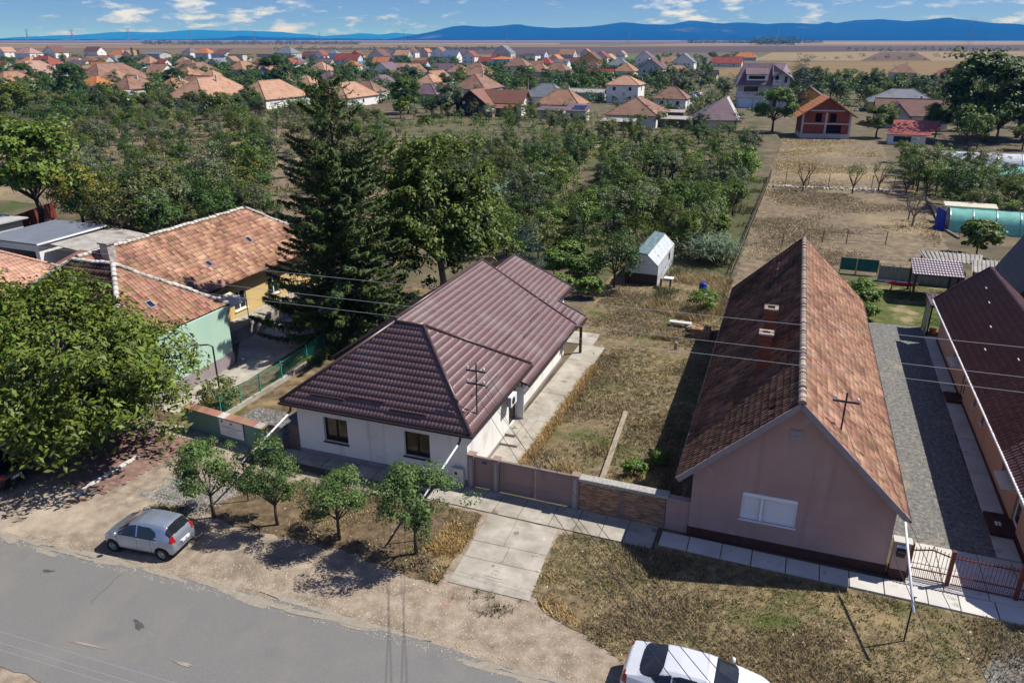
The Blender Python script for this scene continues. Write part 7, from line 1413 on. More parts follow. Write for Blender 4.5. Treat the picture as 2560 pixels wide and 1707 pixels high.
make_car('parked_car', 'silver five-door hatchback parked on the dirt verge beside the road', (-23.50, 19.22, 0.01), math.pi+0.11, 'paint_silver', 3.47, 1.62, hatch_top, 0.93, hg, (0.36, 0.90), (-1.585, -1.36), (-1.17, 1.17), 0.29, ('AR', 0.60), 0.9, (0.82, 1.06))
sed_top = [(-2.39, 0.62), (-2.34, 0.92), (-2.24, 1.03), (-1.95, 1.09), (-1.85, 1.11), (-1.05, 1.41), (-0.6, 1.455), (0.2, 1.45), (0.5, 1.39), (1.15, 1.05), (1.3, 1.0), (1.9, 0.88), (2.22, 0.74), (2.39, 0.5)]
sg_ = [[(1.02, 1.04), (0.85, 1.10), (0.42, 1.32), (0.08, 1.38), (0.05, 0.99), (0.9, 0.97)], [(-0.01, 1.38), (-0.55, 1.38), (-0.75, 1.33), (-0.75, 1.0), (-0.01, 0.99)], [(-0.80, 1.36), (-1.2, 1.25), (-1.4, 1.12), (-1.2, 1.03), (-0.80, 1.0)]]
make_car('parked_car', 'white saloon car parked at the bottom edge on the grass', (-1.05, 19.22, 0.01), 0.0, 'paint_white', 4.78, 1.86, sed_top, 0.99, sg_, (0.45, 1.14), (-1.84, -1.08), (-1.41, 1.41), 0.33, None, 0.72, (0.72, 1.02))
make_car('parked_car', 'dark car in the walnut shade at the left picture edge', (-34.85, 20.3, 0.01), math.pi+0.05, 'paint_black', 4.3, 1.8, [(p[0]*0.9, p[1]) for p in sed_top], 0.97, [[(a*0.9, b) for a, b in g_] for g_ in sg_], (0.45, 1.03), (-1.44, -0.75), (-1.27, 1.27), 0.32, ('', 0.55), 0.85, (0.72, 1.0))
for k, (u, v, rz, lb) in enumerate(((1728, 246, 2.6, 'white car parked left of the hip house with the pole'), (1742, 240, 2.6, 'white van-like car behind the white parked car'), (1722, 266, 1.9, 'pale car beside the garden hedge below the parked cars'))):
    q = at(u, v); make_car('parked_car', lb, (q.x, q.y, 0), rz, 'paint_white', 4.2, 1.8, [(p[0]*0.88, p[1]*1.05) for p in sed_top], 1.0, [[(a*0.88, b*1.05) for a, b in g_] for g_ in sg_], (0.44, 1.0), (-1.4, -0.73), (-1.24, 1.24), 0.32, nx=80, ns=36)
# ------------------------------------------------------------------ garden structures and small things
# plastic greenhouse
t = thing('plastic_greenhouse', 'patched plastic film greenhouse on a timber frame in the back garden', 'greenhouse', (-12.1, 66.4, 0))
x0, x1, y0, y1 = -13.5, -10.75, 62.5, 70.4
fr = MB()
for y in (62.5, 64.5, 66.4, 68.4, 70.4):
    for x in (x0, x1): fr.beam((x, y, 0), (x, y, 1.75), 0.07, 0.07)
    fr.beam((x0, y, 1.75), (-12.6, y, 2.75), 0.06, 0.06); fr.beam((x1, y, 1.75), (-11.7, y, 2.62), 0.06, 0.06); fr.beam((-12.6, y, 2.75), (-11.7, y, 2.62), 0.06, 0.06)
for x, z in ((x0, 1.75), (x1, 1.75), (-12.6, 2.75), (-11.7, 2.62), (x1, 0.9)): fr.beam((x, y0, z), (x, y1, z), 0.05, 0.05)
fr.build('frame', 'wood_old', t)
def film(name, pts, m, seed, nu=14, nv=8, amp=0.05):
    rnd = np.random.RandomState(seed); A, B, C_, D_ = [Vector(p) for p in pts]; nn = (B-A).cross(D_-A).normalized(); co = []
    for j in range(nv+1):
        for i in range(nu+1):
            u, v = i/nu, j/nv; p = A.lerp(B, u).lerp(D_.lerp(C_, u), v) + nn*(0.04+rnd.normal(0, amp)*(0 < u < 1)*(0 < v < 1)); co.append(p - org(t))
    idx = []
    for j in range(nv):
        for i in range(nu): idx += [j*(nu+1)+i, j*(nu+1)+i+1, (j+1)*(nu+1)+i+1, (j+1)*(nu+1)+i]
    return link(name, mesh_np(name, np.array([tuple(c) for c in co]), 4, idx), t, m, True)
film('wall_film', [(x1, y0, 0), (x1, y1, 0), (x1, y1, 1.75), (x1, y0, 1.75)], 'clear_film', 1); film('wall_film', [(x0, y1, 0), (x0, y0, 0), (x0, y0, 1.75), (x0, y1, 1.75)], 'clear_film', 2)
film('roof_film', [(x1, y0-0.1, 1.75), (x1, y1, 1.75), (-11.7, y1, 2.62), (-11.7, y0-0.1, 2.62)], 'clear_film', 3); film('shade_net', [(-11.6, y0-0.1, 2.66), (-11.6, y1, 2.66), (-12.65, y1, 2.80), (-12.65, y0-0.1, 2.80)], 'shade_cloth', 4); film('shade_net', [(-12.6, y0, 2.8), (-12.6, y1, 2.8), (x0, y1, 1.8), (x0, y0, 1.8)], 'shade_cloth', 5)
film('wall_film', [(x0, y0-0.03, 0.9), (x1, y0-0.03, 0.9), (x1, y0-0.03, 1.75), (x0, y0-0.03, 1.75)], 'clear_film', 6, amp=0.02)
MB().add([(x0, y0-0.05, 1.76), (x1, y0-0.05, 1.76), (-11.7, y0-0.05, 2.6), (-12.6, y0-0.05, 2.73)], [(0, 1, 2, 3)]).build('gable_film', 'clear_film', t); MB().box(x0, x1, y0-0.12, y0-0.06, 0, 0.95).build('boarding', 'wood_dark', t); MB().box(x1+0.06, x1+0.09, 67.4, 68.0, 1.0, 1.6).build('opening', 'ink', t)  # opening is a dark panel on the film, standing in for unlit inside
t = thing('work_table', 'rough wooden stand with a white sheet beside the plastic greenhouse', 'table', (-9.9, 62.2, 0)); MB().box(-10.4, -9.5, 61.9, 62.6, 0.78, 0.84).build('top', 'wood_old', t); MB().box(-10.1, -9.3, 61.8, 62.5, 0.842, 0.95).build('sheet', 'tarp_white', t, bevel=0.04)
for x, y in ((-10.35, 61.95), (-9.55, 61.95), (-10.35, 62.55), (-9.55, 62.55)): MB().box(x-0.04, x+0.04, y-0.04, y+0.04, 0, 0.78).build('leg', 'wood_post', t)
t = thing('water_barrel', 'dark blue plastic barrel on a low stand in the yard', 'barrel', (-6.6, 60.0, 0)); MB().lathe([(0.0, 0.55), (0.27, 0.55), (0.29, 0.62), (0.30, 0.9), (0.31, 1.0), (0.30, 1.1), (0.29, 1.38), (0.25, 1.45), (0.0, 1.45)], (-6.6, 60.0, 0), 20).build('barrel', 'blue_plastic', t, True)
MB().box(-7.0, -6.2, 59.6, 60.4, 0.48, 0.548).build('stand_top', 'wood_old', t)
for x in (-6.95, -6.25):
    for y in (59.65, 60.35): MB().box(x-0.04, x+0.04, y-0.04, y+0.04, 0, 0.48).build('leg', 'wood_post', t)
t = thing('brick_stack', 'stack of old red bricks at the shadow edge of the gable house', 'bricks', (-5.5, 51.6, 0)); rnd = random.Random(3); bk = MB().box(-0.12, 0.12, -0.058, 0.058, 0, 0.065).mesh('brick')
for k in range(11):
    for i in range(5):
        for j in range(8):
            if k > 8 and rnd.random() < 0.4 or (0 < i < 4 and 0 < j < 7 and k < 8): continue
            o = link('brick', bk, t, 'brick'); o.location = (-0.52+i*0.26+rnd.uniform(-.01, .01), -0.45+j*0.125, k*0.068); o.rotation_euler[2] = rnd.uniform(-0.05, 0.05)
MB().box(-5.95, -5.05, 51.25, 51.95, 0.0, 0.54).build('core', 'brick', t)
t = thing('concrete_slabs', 'two leftover concrete slabs lying by the brick stack', 'slabs', (-7.0, 53.2, 0)); MB().box(-8.0, -6.4, 53.0, 53.5, 0.28, 0.36).build('slab', 'pale_concrete', t); MB().beam((-6.6, 52.7, 0.25), (-5.9, 52.5, 0.5), 0.5, 0.07).build('slab', 'concrete', t); MB().box(-7.9, -7.6, 53.05, 53.4, 0, 0.28).box(-6.9, -6.6, 53.05, 53.4, 0, 0.28).build('block', 'stone', t)
solo('wooden_stump', MB().lathe([(0.13, -0.05), (0.12, 0.5), (0.09, 0.55), (0.0, 0.56)], (-6.75, 48.6, 0), 10), 'wood_old', 'short wooden stump post near the straw heap', 'post', (-6.75, 48.6, 0))
solo('old_board', MB().beam((-7.15, 30.2, 0.14), (-7.75, 38.1, 0.10), 0.26, 0.10), 'wood_old', 'long weathered board lying lengthwise in the dry yard', 'board', (-7.4, 34, 0), bevel=0.01)
# tunnel greenhouses
def tunnel(label, x0, x1, y, r, h, m, nr, endm, rz=0):
    t = thing('tunnel_greenhouse', label, 'greenhouse', ((x0+x1)/2, y, 0), rz); K = 12; f = MB(); ox = (x0+x1)/2
    arc = [(r*math.cos(math.pi*k/K), h*math.sin(math.pi*k/K)**0.8) for k in range(K+1)]
    for i in range(nr):
        xa, xb = x0+(x1-x0)*i/nr, x0+(x1-x0)*(i+1)/nr; p = MB()
        for x, s in ((xa, 1.0), ((xa+xb)/2, 0.985), (xb, 1.0)):
            for a, z in arc: p.v.append((x, y+a*s, z*s))
        for c in range(2):
            for k in range(K): b = c*(K+1); p.f.append((b+k, b+k+1, b+K+2+k, b+K+1+k))
        p.build('film_bay', m, t, True); MB().tube([(xa, y+a*1.01, z*1.01) for a, z in arc], 0.045, 5).build('hoop', 'steel_grey', t)
    MB().poly([(x0, y+a, z) for a, z in arc]).build('end_film', endm, t); MB().tube([(x0, y, h), (x1, y, h)], 0.04, 5).build('ridge_pole', 'steel_grey', t)
tunnel('teal film tunnel greenhouse at the right field edge', 15.3, 31, 95.6, 2.0, 2.25, 'teal_film', 7, 'fence_film')
tunnel('white film tunnel greenhouse at the right picture edge', 17.5, 44, 141, 3.0, 3.0, 'clear_film', 8, 'clear_film')
solo('film_cover', MB().slab([(19, 131, 1.2), (40, 129, 1.2), (40, 133, 2.0), (19, 134.5, 2.0)], 0.04), 'teal_film', 'flat teal film cover below the white tunnel greenhouse', 'cover', (28, 131, 0))
solo('tarpaulin', MB().slab([(14.0, 94.6, 0.0), (14.9, 94.0, 0.0), (14.9, 94.4, 2.0), (14.2, 96.2, 2.2)], 0.05), 'blue_plastic', 'dark blue tarpaulin standing at the end of the teal tunnel', 'tarpaulin', (14.4, 95, 0))
solo('low_shed', MB().slab([(15.2, 98.2, 2.0), (20.5, 98.2, 2.0), (20.5, 99.8, 2.2), (15.2, 99.8, 2.2)], 0.08).box(15.4, 20.2, 98.4, 99.6, 0, 1.9), 'canopy_beige', 'pale low shed roof behind the teal tunnel', 'shed', (17.8, 99, 0))
for i, (a, b, c, d) in enumerate((((1208, 500), (1290, 462), 0.8, 'blue-green low film tunnel nearest the walnut tree'), ((1318, 452), (1372, 432), 0.8, 'blue-green low film tunnel farther up the garden rows'))):
    p, q = at(*a), at(*b); t = thing('row_tunnel', d, 'cover', p.lerp(q, 0.5), group='low film tunnels'); m_ = MB(); dv_ = (q-p).normalized(); nn = Vector((-dv_.y, dv_.x, 0)); K = 6
    for i_ in range(9):
        for k in range(K+1): tt = math.pi*k/K; o_ = p.lerp(q, i_/8)+nn*math.cos(tt)*1.0+Vector((0, 0, math.sin(tt)*(0.85+0.1*math.sin(i_*2.1)))); m_.v.append(tuple(o_))
    for i_ in range(8):
        for k in range(K): bb = i_*(K+1); m_.f.append((bb+k, bb+k+1, bb+K+2+k, bb+K+1+k))
    m_.build('film', 'blue_film', t, True); MB().tube([p, q], 0.04, 4).build('edge_pole', 'wood_post', t)
t = thing('garden_net', 'dark teal netting over a bed in the left orchard', 'net', (-72.5, 81.5, 0)); MB().slab([(-76.4, 79.6, 0.7), (-69.5, 79.4, 0.7), (-69.2, 83.6, 1.3), (-76.2, 83.8, 1.3)], 0.03).build('net', 'green_net', t)
for x, y in ((-76.3, 79.7), (-69.5, 79.5), (-69.3, 83.5), (-76.1, 83.7)): MB().box(x-0.04, x+0.04, y-0.04, y+0.04, 0, 1.2).build('post', 'wood_post', t)
# pens, screens and shelter behind the gable house
t = thing('shade_screen', 'pair of dark green framed shade screens behind the gable house', 'screen', (5.4, 72.2, 0))
for xa, xb in ((3.9, 5.2), (5.28, 7.0)):
    s_ = MB().beam((xa, 72.3, 0.0), (xa, 72.3, 1.45), 0.06, 0.06).beam((xb, 72.3, 0), (xb, 72.3, 1.45), 0.06, 0.06).beam((xa, 72.3, 1.45), (xb, 72.3, 1.45), 0.06, 0.06).beam((xa, 72.3, 0.35), (xb, 72.3, 0.35), 0.06, 0.06).build('frame', 'wood_old', t); MB().box(xa+0.03, xb-0.03, 72.31, 72.33, 0.38, 1.42).build('net', 'green_net', s_)
t = thing('film_fence', 'grey translucent film fence with white board at its foot', 'fence', (9, 71, 0)); MB().box(7.0, 13.6, 71.0, 71.04, 0.05, 1.35).build('film', 'fence_film', t); MB().box(7.0, 10.2, 70.8, 70.9, 0.0, 0.16).build('foot_board', 'white_pvc', t)
for x in (7.0, 8.6, 10.2, 11.8, 13.5): MB().box(x-0.03, x+0.03, 71.045, 71.1, 0, 1.5).build('post', 'wood_post', t)
t = thing('garden_shelter', 'open timber shelter with purple pressed-tile roof beside the lawn', 'shelter', (10.7, 67, 0)); SA, SB, SC, SD = (8.85, 65.3, 2.35), (12.55, 65.5, 2.35), (12.55, 68.2, 3.0), (8.85, 68.0, 3.0)
sh = MB().slab(down([SA, SB, SC, SD]), 0.06).build('roof', 'roof_deck', t); mat('roof_mauve_metal', [(1, (0.27, 0.22, 0.26))], rough=0.4, spec=0.5); metal_face(sh, SA, SB, [SA, SB, SC, SD], 'roof_mauve_metal', 0.2, 0.4)
MB().slab([SD, SC, (12.55, 69.6, 2.4), (8.85, 69.4, 2.4)], 0.06).build('roof_slope', 'roof_mauve_metal', sh)
for x, y in ((9.2, 65.8), (12.2, 66.0), (9.2, 69.0), (12.2, 69.2)): MB().box(x-0.08, x+0.08, y-0.08, y+0.08, 0, 2.5).build('post', 'wood_dark', t)
t = thing('kayak', 'red plastic kayak resting on a trestle by the lawn shelter', 'kayak', (8.5, 67.6, 0.7)); prof = [(0.01, -1.25), (0.16, -1.0), (0.28, -0.55), (0.33, 0), (0.28, 0.55), (0.16, 1.0), (0.01, 1.25)]; hb = MB().lathe(prof, (0, 0, 0), 14, 'X'); hb.v = [(x+8.5, y+67.6, z*0.62+0.85) for x, y, z in hb.v]; hb.build('hull', 'red_plastic', t, True)
MB().box(8.1, 8.9, 67.38, 67.5, 1.0, 1.05).build('cockpit', 'plate_white', t)
for x in (7.8, 9.2): MB().beam((x, 67.2, 0), (x, 67.6, 0.68), 0.05, 0.05).beam((x, 68.0, 0), (x, 67.6, 0.68), 0.05, 0.05).build('trestle', 'wood_dark', t)
solo('bucket', MB().lathe([(0.0, 0), (0.2, 0), (0.27, 0.4), (0.0, 0.38)], (10.4, 65.6, 0), 10), 'orange_plastic', 'orange bucket on the ground under the shelter', 'bucket', (10.4, 65.6, 0)); solo('bucket', MB().lathe([(0.0, 0), (0.2, 0), (0.25, 0.35), (0.0, 0.33)], (9.9, 58.3, 0), 10), 'orange_plastic', 'orange bucket inside the glazed porch', 'bucket', (9.9, 58.3, 0)); solo('blue_drum', MB().lathe([(0.0, 0), (0.29, 0), (0.31, 0.45), (0.29, 0.9), (0.0, 0.9)], (14.2, 66.6, 0), 14), 'blue_plastic', 'blue drum at right of the lawn shelter', 'drum', (14.2, 66.6, 0))
def corr(label, pts, m, posts, name='corrugated_shed'):
    t = thing(name, label, 'shed', ((pts[0][0]+pts[2][0])/2, (pts[0][1]+pts[2][1])/2, 0)); A, B, C_, D_ = [Vector(p) for p in pts]; s_ = MB().slab([A, B, C_, D_], 0.04).build('roof', m, t); n_ = int((B-A).length/0.3)
    for k in range(n_): a, b_ = A.lerp(B, (k+.5)/n_), D_.lerp(C_, (k+.5)/n_); MB().tube([a+Vector((0, 0, .02)), b_+Vector((0, 0, .02))], 0.06, 5).build('corrugation', m, s_)
    for x, y, z in posts: MB().box(x-0.06, x+0.06, y-0.06, y+0.06, 0, z).build('post', 'wood_dark', t)
    return t
corr('grey corrugated roof pen behind the lawn shelter', [(10.4, 71.3, 2.1), (14.6, 71.3, 2.1), (14.9, 73.0, 2.5), (10.0, 73.0, 2.5)], 'asbestos', [(10.5, 71.4, 2.0), (14.4, 71.4, 2.0), (10.3, 72.8, 2.4), (14.5, 72.8, 2.4)])
corr('patched corrugated roof right of the grey pen', [(13.6, 69.0, 2.0), (16.4, 69.0, 2.0), (16.8, 72.4, 2.3), (14.0, 72.0, 2.3)], 'asbestos', [(13.8, 69.2, 2.0), (16.2, 69.2, 2.0)])
t = thing('dark_barn', 'steep barn, shaded roof side coloured black, at the right picture edge', 'barn', (18, 65, 0)); MB().box(15.4, 20.6, 61.2, 68.6, 0, 2.4).build('wall', 'wood_dark', t)
rr = MB().slab([(14.9, 69.0, 2.2), (14.9, 60.8, 2.2), (17.6, 60.8, 7.4), (17.6, 69.0, 7.4)], 0.12).build('roof', 'far_dark', t); MB().slab([(20.3, 60.8, 2.2), (20.3, 69.0, 2.2), (17.6, 69.0, 7.4), (17.6, 60.8, 7.4)], 0.12).build('roof_slope', 'tin_grey', t)  # shade put into the colour: sunless slope near black, sunlit slope pale
# field fences, posts, stone row
def posts(label_fn, lst, h=1.3, r=0.05, m='wood_post', grp='field fence posts'):
    for i, (x, y, hh) in enumerate(lst): solo('fence_post', MB().tube([(x, y, -0.1), (x+0.04, y, hh or h)], r, 5), m, label_fn(i), 'post', (x, y, 0), grp)
pl = [at(1955, 612), at(2055, 606), at(2115, 609), at(2213, 612)]
posts(lambda i: f'thin post on the dry field beyond the gable roof, {ordw[i]} from left', [(p.x, p.y, (1.9, 1.4, 1.4, 1.4)[i]) for p in pl])
p = at(1963, 462); ps = [at(u, v) for u, v in ((1963, 462), (2020, 466), (2070, 468), (2178, 472), (2232, 476), (2266, 480))]; posts(lambda i: f'grey post along the stone row, {ordw[i]} from left', [(q.x, q.y, 1.9) for q in ps])
t = thing('wire_fence', 'low wire fence line crossing the dry field near the gable roof', 'fence', (3, 83, 0)); MB().tube([pl[1]+Vector((0, 0, 0.3)), pl[2]+Vector((0, 0, 0.3)), pl[3]+Vector((0, 0, 0.3))], 0.02, 4).build('wire', 'cable', t); MB().tube([pl[1]+Vector((0, 0, 1.1)), pl[2]+Vector((0, 0, 1.1)), pl[3]+Vector((0, 0, 1.1))], 0.015, 4).build('wire', 'cable', t)
rnd = random.Random(12); sm = bpy.data.meshes.new('stone'); bm = bmesh.new(); bmesh.ops.create_icosphere(bm, subdivisions=1, radius=0.2)
for v_ in bm.verts: v_.co *= rnd.uniform(0.75, 1.2)
bm.to_mesh(sm); bm.free()
t = thing('stone_row', 'row of pale rubble stones across the dry field', 'stones', (5, 115, 0)); p0, p1 = at(1925, 467), at(2225, 478)
for k in range(110): f_ = k/110; q = p0.lerp(p1, f_); o = link('stone', sm, t, 'stone'); o.location = q + Vector((rnd.uniform(-.2, .2), rnd.uniform(-.7, .7), 0.05)) - ORG[t.name]; o.scale = (rnd.uniform(.6, 2.0), rnd.uniform(.6, 1.6), rnd.uniform(.5, 1.1)); o.rotation_euler = (rnd.random(), rnd.random(), rnd.random()*6)
t = thing('boundary_fence', 'old wooden paling fence along the right side of back plot', 'fence', (-5.1, 95, 0)); k = 0
for y in np.arange(66, 124, 0.55):
    if rnd.random() < 0.25: continue
    hh = rnd.uniform(0.9, 1.5); MB().box(-5.12, -5.06, y, y+rnd.uniform(0.06, 0.14), 0, hh).build('paling', 'wood_post', t)
MB().beam((-5.05, 66, 0.8), (-5.05, 124, 0.8), 0.05, 0.07).build('rail', 'wood_post', t)
t = thing('log_edge', 'grey log edging along the right border of dry field', 'log', at(2320, 570)); p0, p1 = at(2312, 490), at(2350, 570); MB().tube([p0+Vector((0, 0, .12)), p0.lerp(p1, .5)+Vector((.2, 0, .14)), p1+Vector((0, 0, .12))], 0.16, 8).build('log', 'wood_old', t); MB().tube([p1+Vector((0.3, -1, .12)), p1+Vector((1.2, -5, .12))], 0.14, 8).build('log', 'wood_old', t)
# wire trestle by the first pear tree, rubble bed
t = thing('wire_trestle', 'bent green wire fence panel leaning beside the first pear tree', 'fence panel', (-24.6, 22.6, 0)); fr = MB()
for k in range(11): x = -25.9+k*0.24; fr.tube([(x, 22.6, 0.75), (x-0.12, 22.1, 0.02)], 0.008, 4); fr.tube([(x, 22.6, 0.75), (x+0.1, 23.1, 0.02)], 0.008, 4)
fr.tube([(-25.9, 22.6, 0.75), (-23.4, 22.6, 0.75)], 0.012, 4); fr.tube([(-26, 22.2, 0.25), (-23.5, 22.2, 0.25)], 0.01, 4); fr.tube([(-25.9, 23.0, 0.25), (-23.4, 23.0, 0.25)], 0.01, 4); fr.build('wire_panel', 'green_paint', t)
# ------------------------------------------------------------------ wires
def wire(label, p, q, sag=0.12, r=0.012, m='cable_pale', grp='overhead wires', n=14):
    p, q = Vector(p), Vector(q); pts = [p.lerp(q, i/n) - Vector((0, 0, sag*4*(i/n)*(1-i/n))) for i in range(n+1)]
    solo('overhead_wire', MB().tube(pts, r, 4, False), m, label, 'wire', tuple(p.lerp(q, 0.5)), grp)
for i, (za, zb) in enumerate(((9.55, 11.5), (8.78, 10.4), (8.25, 9.9))): wire(f'overhead wire crossing all the roofs, {["upper", "middle", "lower"][i]} of the three', (-60, 26, za), (45, 26, zb), 0.05, 0.007)
for i, z in enumerate((6.95, 6.62, 6.4)): wire(f'overhead wire above the road at bottom left, {["upper", "middle", "lower"][i]} of the three', (-28, 8, z), (14, 8, z+3.0), 0.0, 0.007)
for i, (dx, z) in enumerate(((-0.38, 5.05), (0.38, 5.05), (-0.38, 5.7), (0.38, 5.7))): wire(f'dark service wire from the brown roof mast to the street, {ordw[i]} of four', (-12.95+dx, 29.09, z), (-0.9+i*0.42, 11, 8.5), 0.35, 0.010, 'cable', 'service wires of the brown roof mast')
for i, dx in enumerate((-0.38, 0.38)): wire(f'dark service wire from the clay roof mast, {["left", "right"][i]} of two', (2.55+dx, 28.94, 6.95), (4.4+dx, 11, 8.6), 0.35, 0.009, 'cable', 'service wires of the clay roof mast')

# ------------------------------------------------------------------ loose ground cover
def tufts(name, label, poly, n, m, h=(0.05, 0.14), blades=5, spread=0.07, seed=1, clump=None, wid=0.017):
    rs = np.random.RandomState(seed); xs = [p[0] for p in poly]; ys = [p[1] for p in poly]; k = int(n*2.2)
    X, Y = rs.uniform(min(xs), max(xs), k), rs.uniform(min(ys), max(ys), k); ok = inside(X, Y, poly)
    if clump:
        ph = rs.uniform(0, 6.28, 6); f = np.sin(X*clump+ph[0])+np.sin(Y*clump*1.1+ph[1])+np.sin((X+Y)*clump*0.6+ph[2])+np.sin((X-Y)*clump*1.7+ph[3])*0.7; ok &= f > rs.normal(0.5, 0.7, k)
    X, Y = X[ok][:n], Y[ok][:n]; m_ = len(X); B = blades
    bx = np.repeat(X, B)+rs.normal(0, spread, m_*B); by = np.repeat(Y, B)+rs.normal(0, spread, m_*B); hh = rs.uniform(h[0], h[1], m_*B); a = rs.uniform(0, 6.28, m_*B); ln = rs.uniform(0.2, 1.3, m_*B)*hh; w = wid*(0.6+rs.rand(m_*B))
    p0 = np.stack([bx-np.sin(a)*w, by+np.cos(a)*w, np.full(m_*B, 0.0)], 1); p1 = np.stack([bx+np.sin(a)*w, by-np.cos(a)*w, np.full(m_*B, 0.0)], 1); p2 = np.stack([bx+np.cos(a)*ln, by+np.sin(a)*ln, hh], 1)
    o = link(name, mesh_np(name, np.stack([p0, p1, p2], 1).reshape(-1, 3), 3, np.arange(m_*B*3)), None, m); return tag(o, label, 'grass', kind='stuff')
vg = [(-7.7, 22.0), (-7.8, 26.1), (-3.9, 26.4), (14, 26.7), (16, 18.6), (2, 18.9), (-2.6, 19.5), (-4.6, 20.4), (-6.4, 21.2)]
yd = [(-11.3, 28.5), (-3.4, 28.5), (-3.8, 44), (-4.7, 62), (-14, 62), (-14.5, 50), (-11.2, 47.5)]
tufts('dry_grass_blades', 'short dry grass on the verge before the gable house', vg, 15000, 'straw_dull', (0.05, 0.19), 5, 0.06, 1, 0.9)
tufts('green_grass_blades', 'patches of green grass on the verge before the gable house', vg, 6500, 'grass_olive', (0.04, 0.12), 5, 0.07, 2, 0.55)
tufts('dry_grass_blades', 'dry grass covering the yard beside the white house', yd, 16000, 'straw_dull', (0.05, 0.21), 5, 0.06, 3, 0.8)
tufts('green_grass_blades', 'green grass patches in the yard beside the white house', yd, 7500, 'grass_olive', (0.05, 0.14), 5, 0.08, 4, 0.5)
tufts('golden_grass_blades', 'golden straw grass along the concrete path edge', [(-11.45, 28.6), (-10.9, 28.6), (-10.85, 44), (-11.35, 44)], 1500, 'straw_gold', (0.08, 0.25), 6, 0.08, 5)
tufts('tall_weeds', 'tall dry weeds growing around the greenhouse and barrel', [(-10.5, 56), (-5, 54), (-4.9, 66), (-10.2, 68)], 5000, 'straw', (0.2, 0.55), 5, 0.1, 6, 0.7, 0.016)
tufts('tall_weeds', 'tall green weeds along the back of the yard', [(-10.5, 58), (-5, 55), (-4.9, 66), (-10.2, 68)], 3000, 'grass_olive', (0.2, 0.5), 5, 0.1, 7, 0.7, 0.016)
tufts('bed_litter', 'dry leaf litter and grass under the pear trees', [(-23, 21.8), (-21.6, 25.2), (-14.2, 26.3), (-11.5, 26.0), (-11.4, 21.4), (-15.5, 21.8), (-20.6, 21.7)], 9000, 'straw_dull', (0.02, 0.10), 5, 0.08, 8, 0.8)
tufts('golden_grass_blades', 'golden grass clumps around the pear bed and driveway', [(-13.4, 21.3), (-11.3, 21.3), (-11.3, 26), (-12.4, 26), (-12.6, 23.2)], 1900, 'straw_gold', (0.05, 0.20), 6, 0.08, 9, 1.5)
tufts('golden_grass_blades', 'golden grass fringe right of the driveway', [(-7.65, 21.5), (-7.2, 21.4), (-5.2, 20.9), (-6.4, 22.0), (-7.3, 24.2), (-7.75, 25.6)], 620, 'straw_gold', (0.04, 0.17), 6, 0.09, 10, 2.4)
tufts('green_grass_blades', 'green grass around the pear bed and driveway', [(-13.4, 21.2), (-11.3, 21.3), (-11.3, 26), (-13, 26)], 1700, 'grass_olive', (0.04, 0.12), 5, 0.08, 11, 1.0)
tufts('field_stubble', 'dry stubble on the field behind the gable house', [(-4.8, 74), (-5.3, 120), (12, 120), (14.5, 96), (13, 75)], 14000, 'straw_dull', (0.05, 0.2), 4, 0.18, 12, 0.35, 0.03)
tufts('field_stubble', 'pale straw on the upper dry field', [(-5.3, 118), (-5.5, 176), (12, 176), (12, 120)], 9000, 'straw', (0.05, 0.22), 4, 0.25, 13, 0.3, 0.045)
tufts('garden_weeds', 'green weeds and vegetables over the back garden plots', [(-26, 70), (-5.4, 66), (-5.6, 122), (-34, 122)], 12000, 'grass_olive', (0.1, 0.5), 5, 0.2, 14, 0.5, 0.04)
tufts('garden_weeds', 'weeds and grass over the left orchard', [(-130, 75), (-40, 66), (-40, 110), (-75, 150), (-140, 150)], 14000, 'grass_olive', (0.1, 0.4), 5, 0.25, 15, 0.25, 0.05)
tufts('vegetable_rows', 'bright green vegetable rows in the middle gardens', [(-46, 134), (-24, 130), (-20, 150), (-48, 164)], 3500, 'grass_green', (0.15, 0.5), 6, 0.25, 16, 0.4, 0.06)
tufts('rusty_stalks', 'rust coloured maize stalks in the middle gardens', [(-50, 128), (-36, 126), (-36, 136), (-52, 138)], 700, 'leaf_rust', (0.5, 1.3), 5, 0.2, 17, None, 0.05)
tufts('back_lawn_grass', 'green grass on the lawn behind the gravel drive', [(4.8, 60), (11, 60), (13, 70), (4.6, 70)], 5000, 'grass_green', (0.03, 0.09), 4, 0.1, 18, 0.5, 0.014)
for (x, y, n, sd) in ((-9.1, 31.0, 260, 21), (-6.3, 30.4, 300, 22), (-5.4, 31.2, 260, 23), (-7.9, 50.6, 500, 24), (-8.0, 33.4, 120, 25)):
    tufts('straw_heap', f'heap of dry stalks lying in the yard {["near the gate", "behind the brick wall", "by the weed clumps", "beside the wooden stump", "left of the weathered board"][sd-21]}', [(x-0.7, y-0.5), (x+0.7, y-0.5), (x+0.7, y+0.5), (x-0.7, y+0.5)], n, 'straw', (0.08, 0.4), 4, 0.15, sd, None, 0.016)
tufts('verge_weeds', 'small weed clumps on the gravelly dirt near driveway', [(-10.6, 20.4), (-7.2, 20.2), (-7.0, 21.6), (-10.4, 21.4)], 110, 'grass_olive', (0.03, 0.16), 7, 0.07, 26, 2.0); tufts('verge_weeds', 'olive weeds between the silver car and the wire panel', [(-26.4, 20.6), (-23.4, 20.4), (-22.8, 22), (-26, 21.6)], 800, 'grass_olive', (0.03, 0.12), 6, 0.09, 27, 1.2)
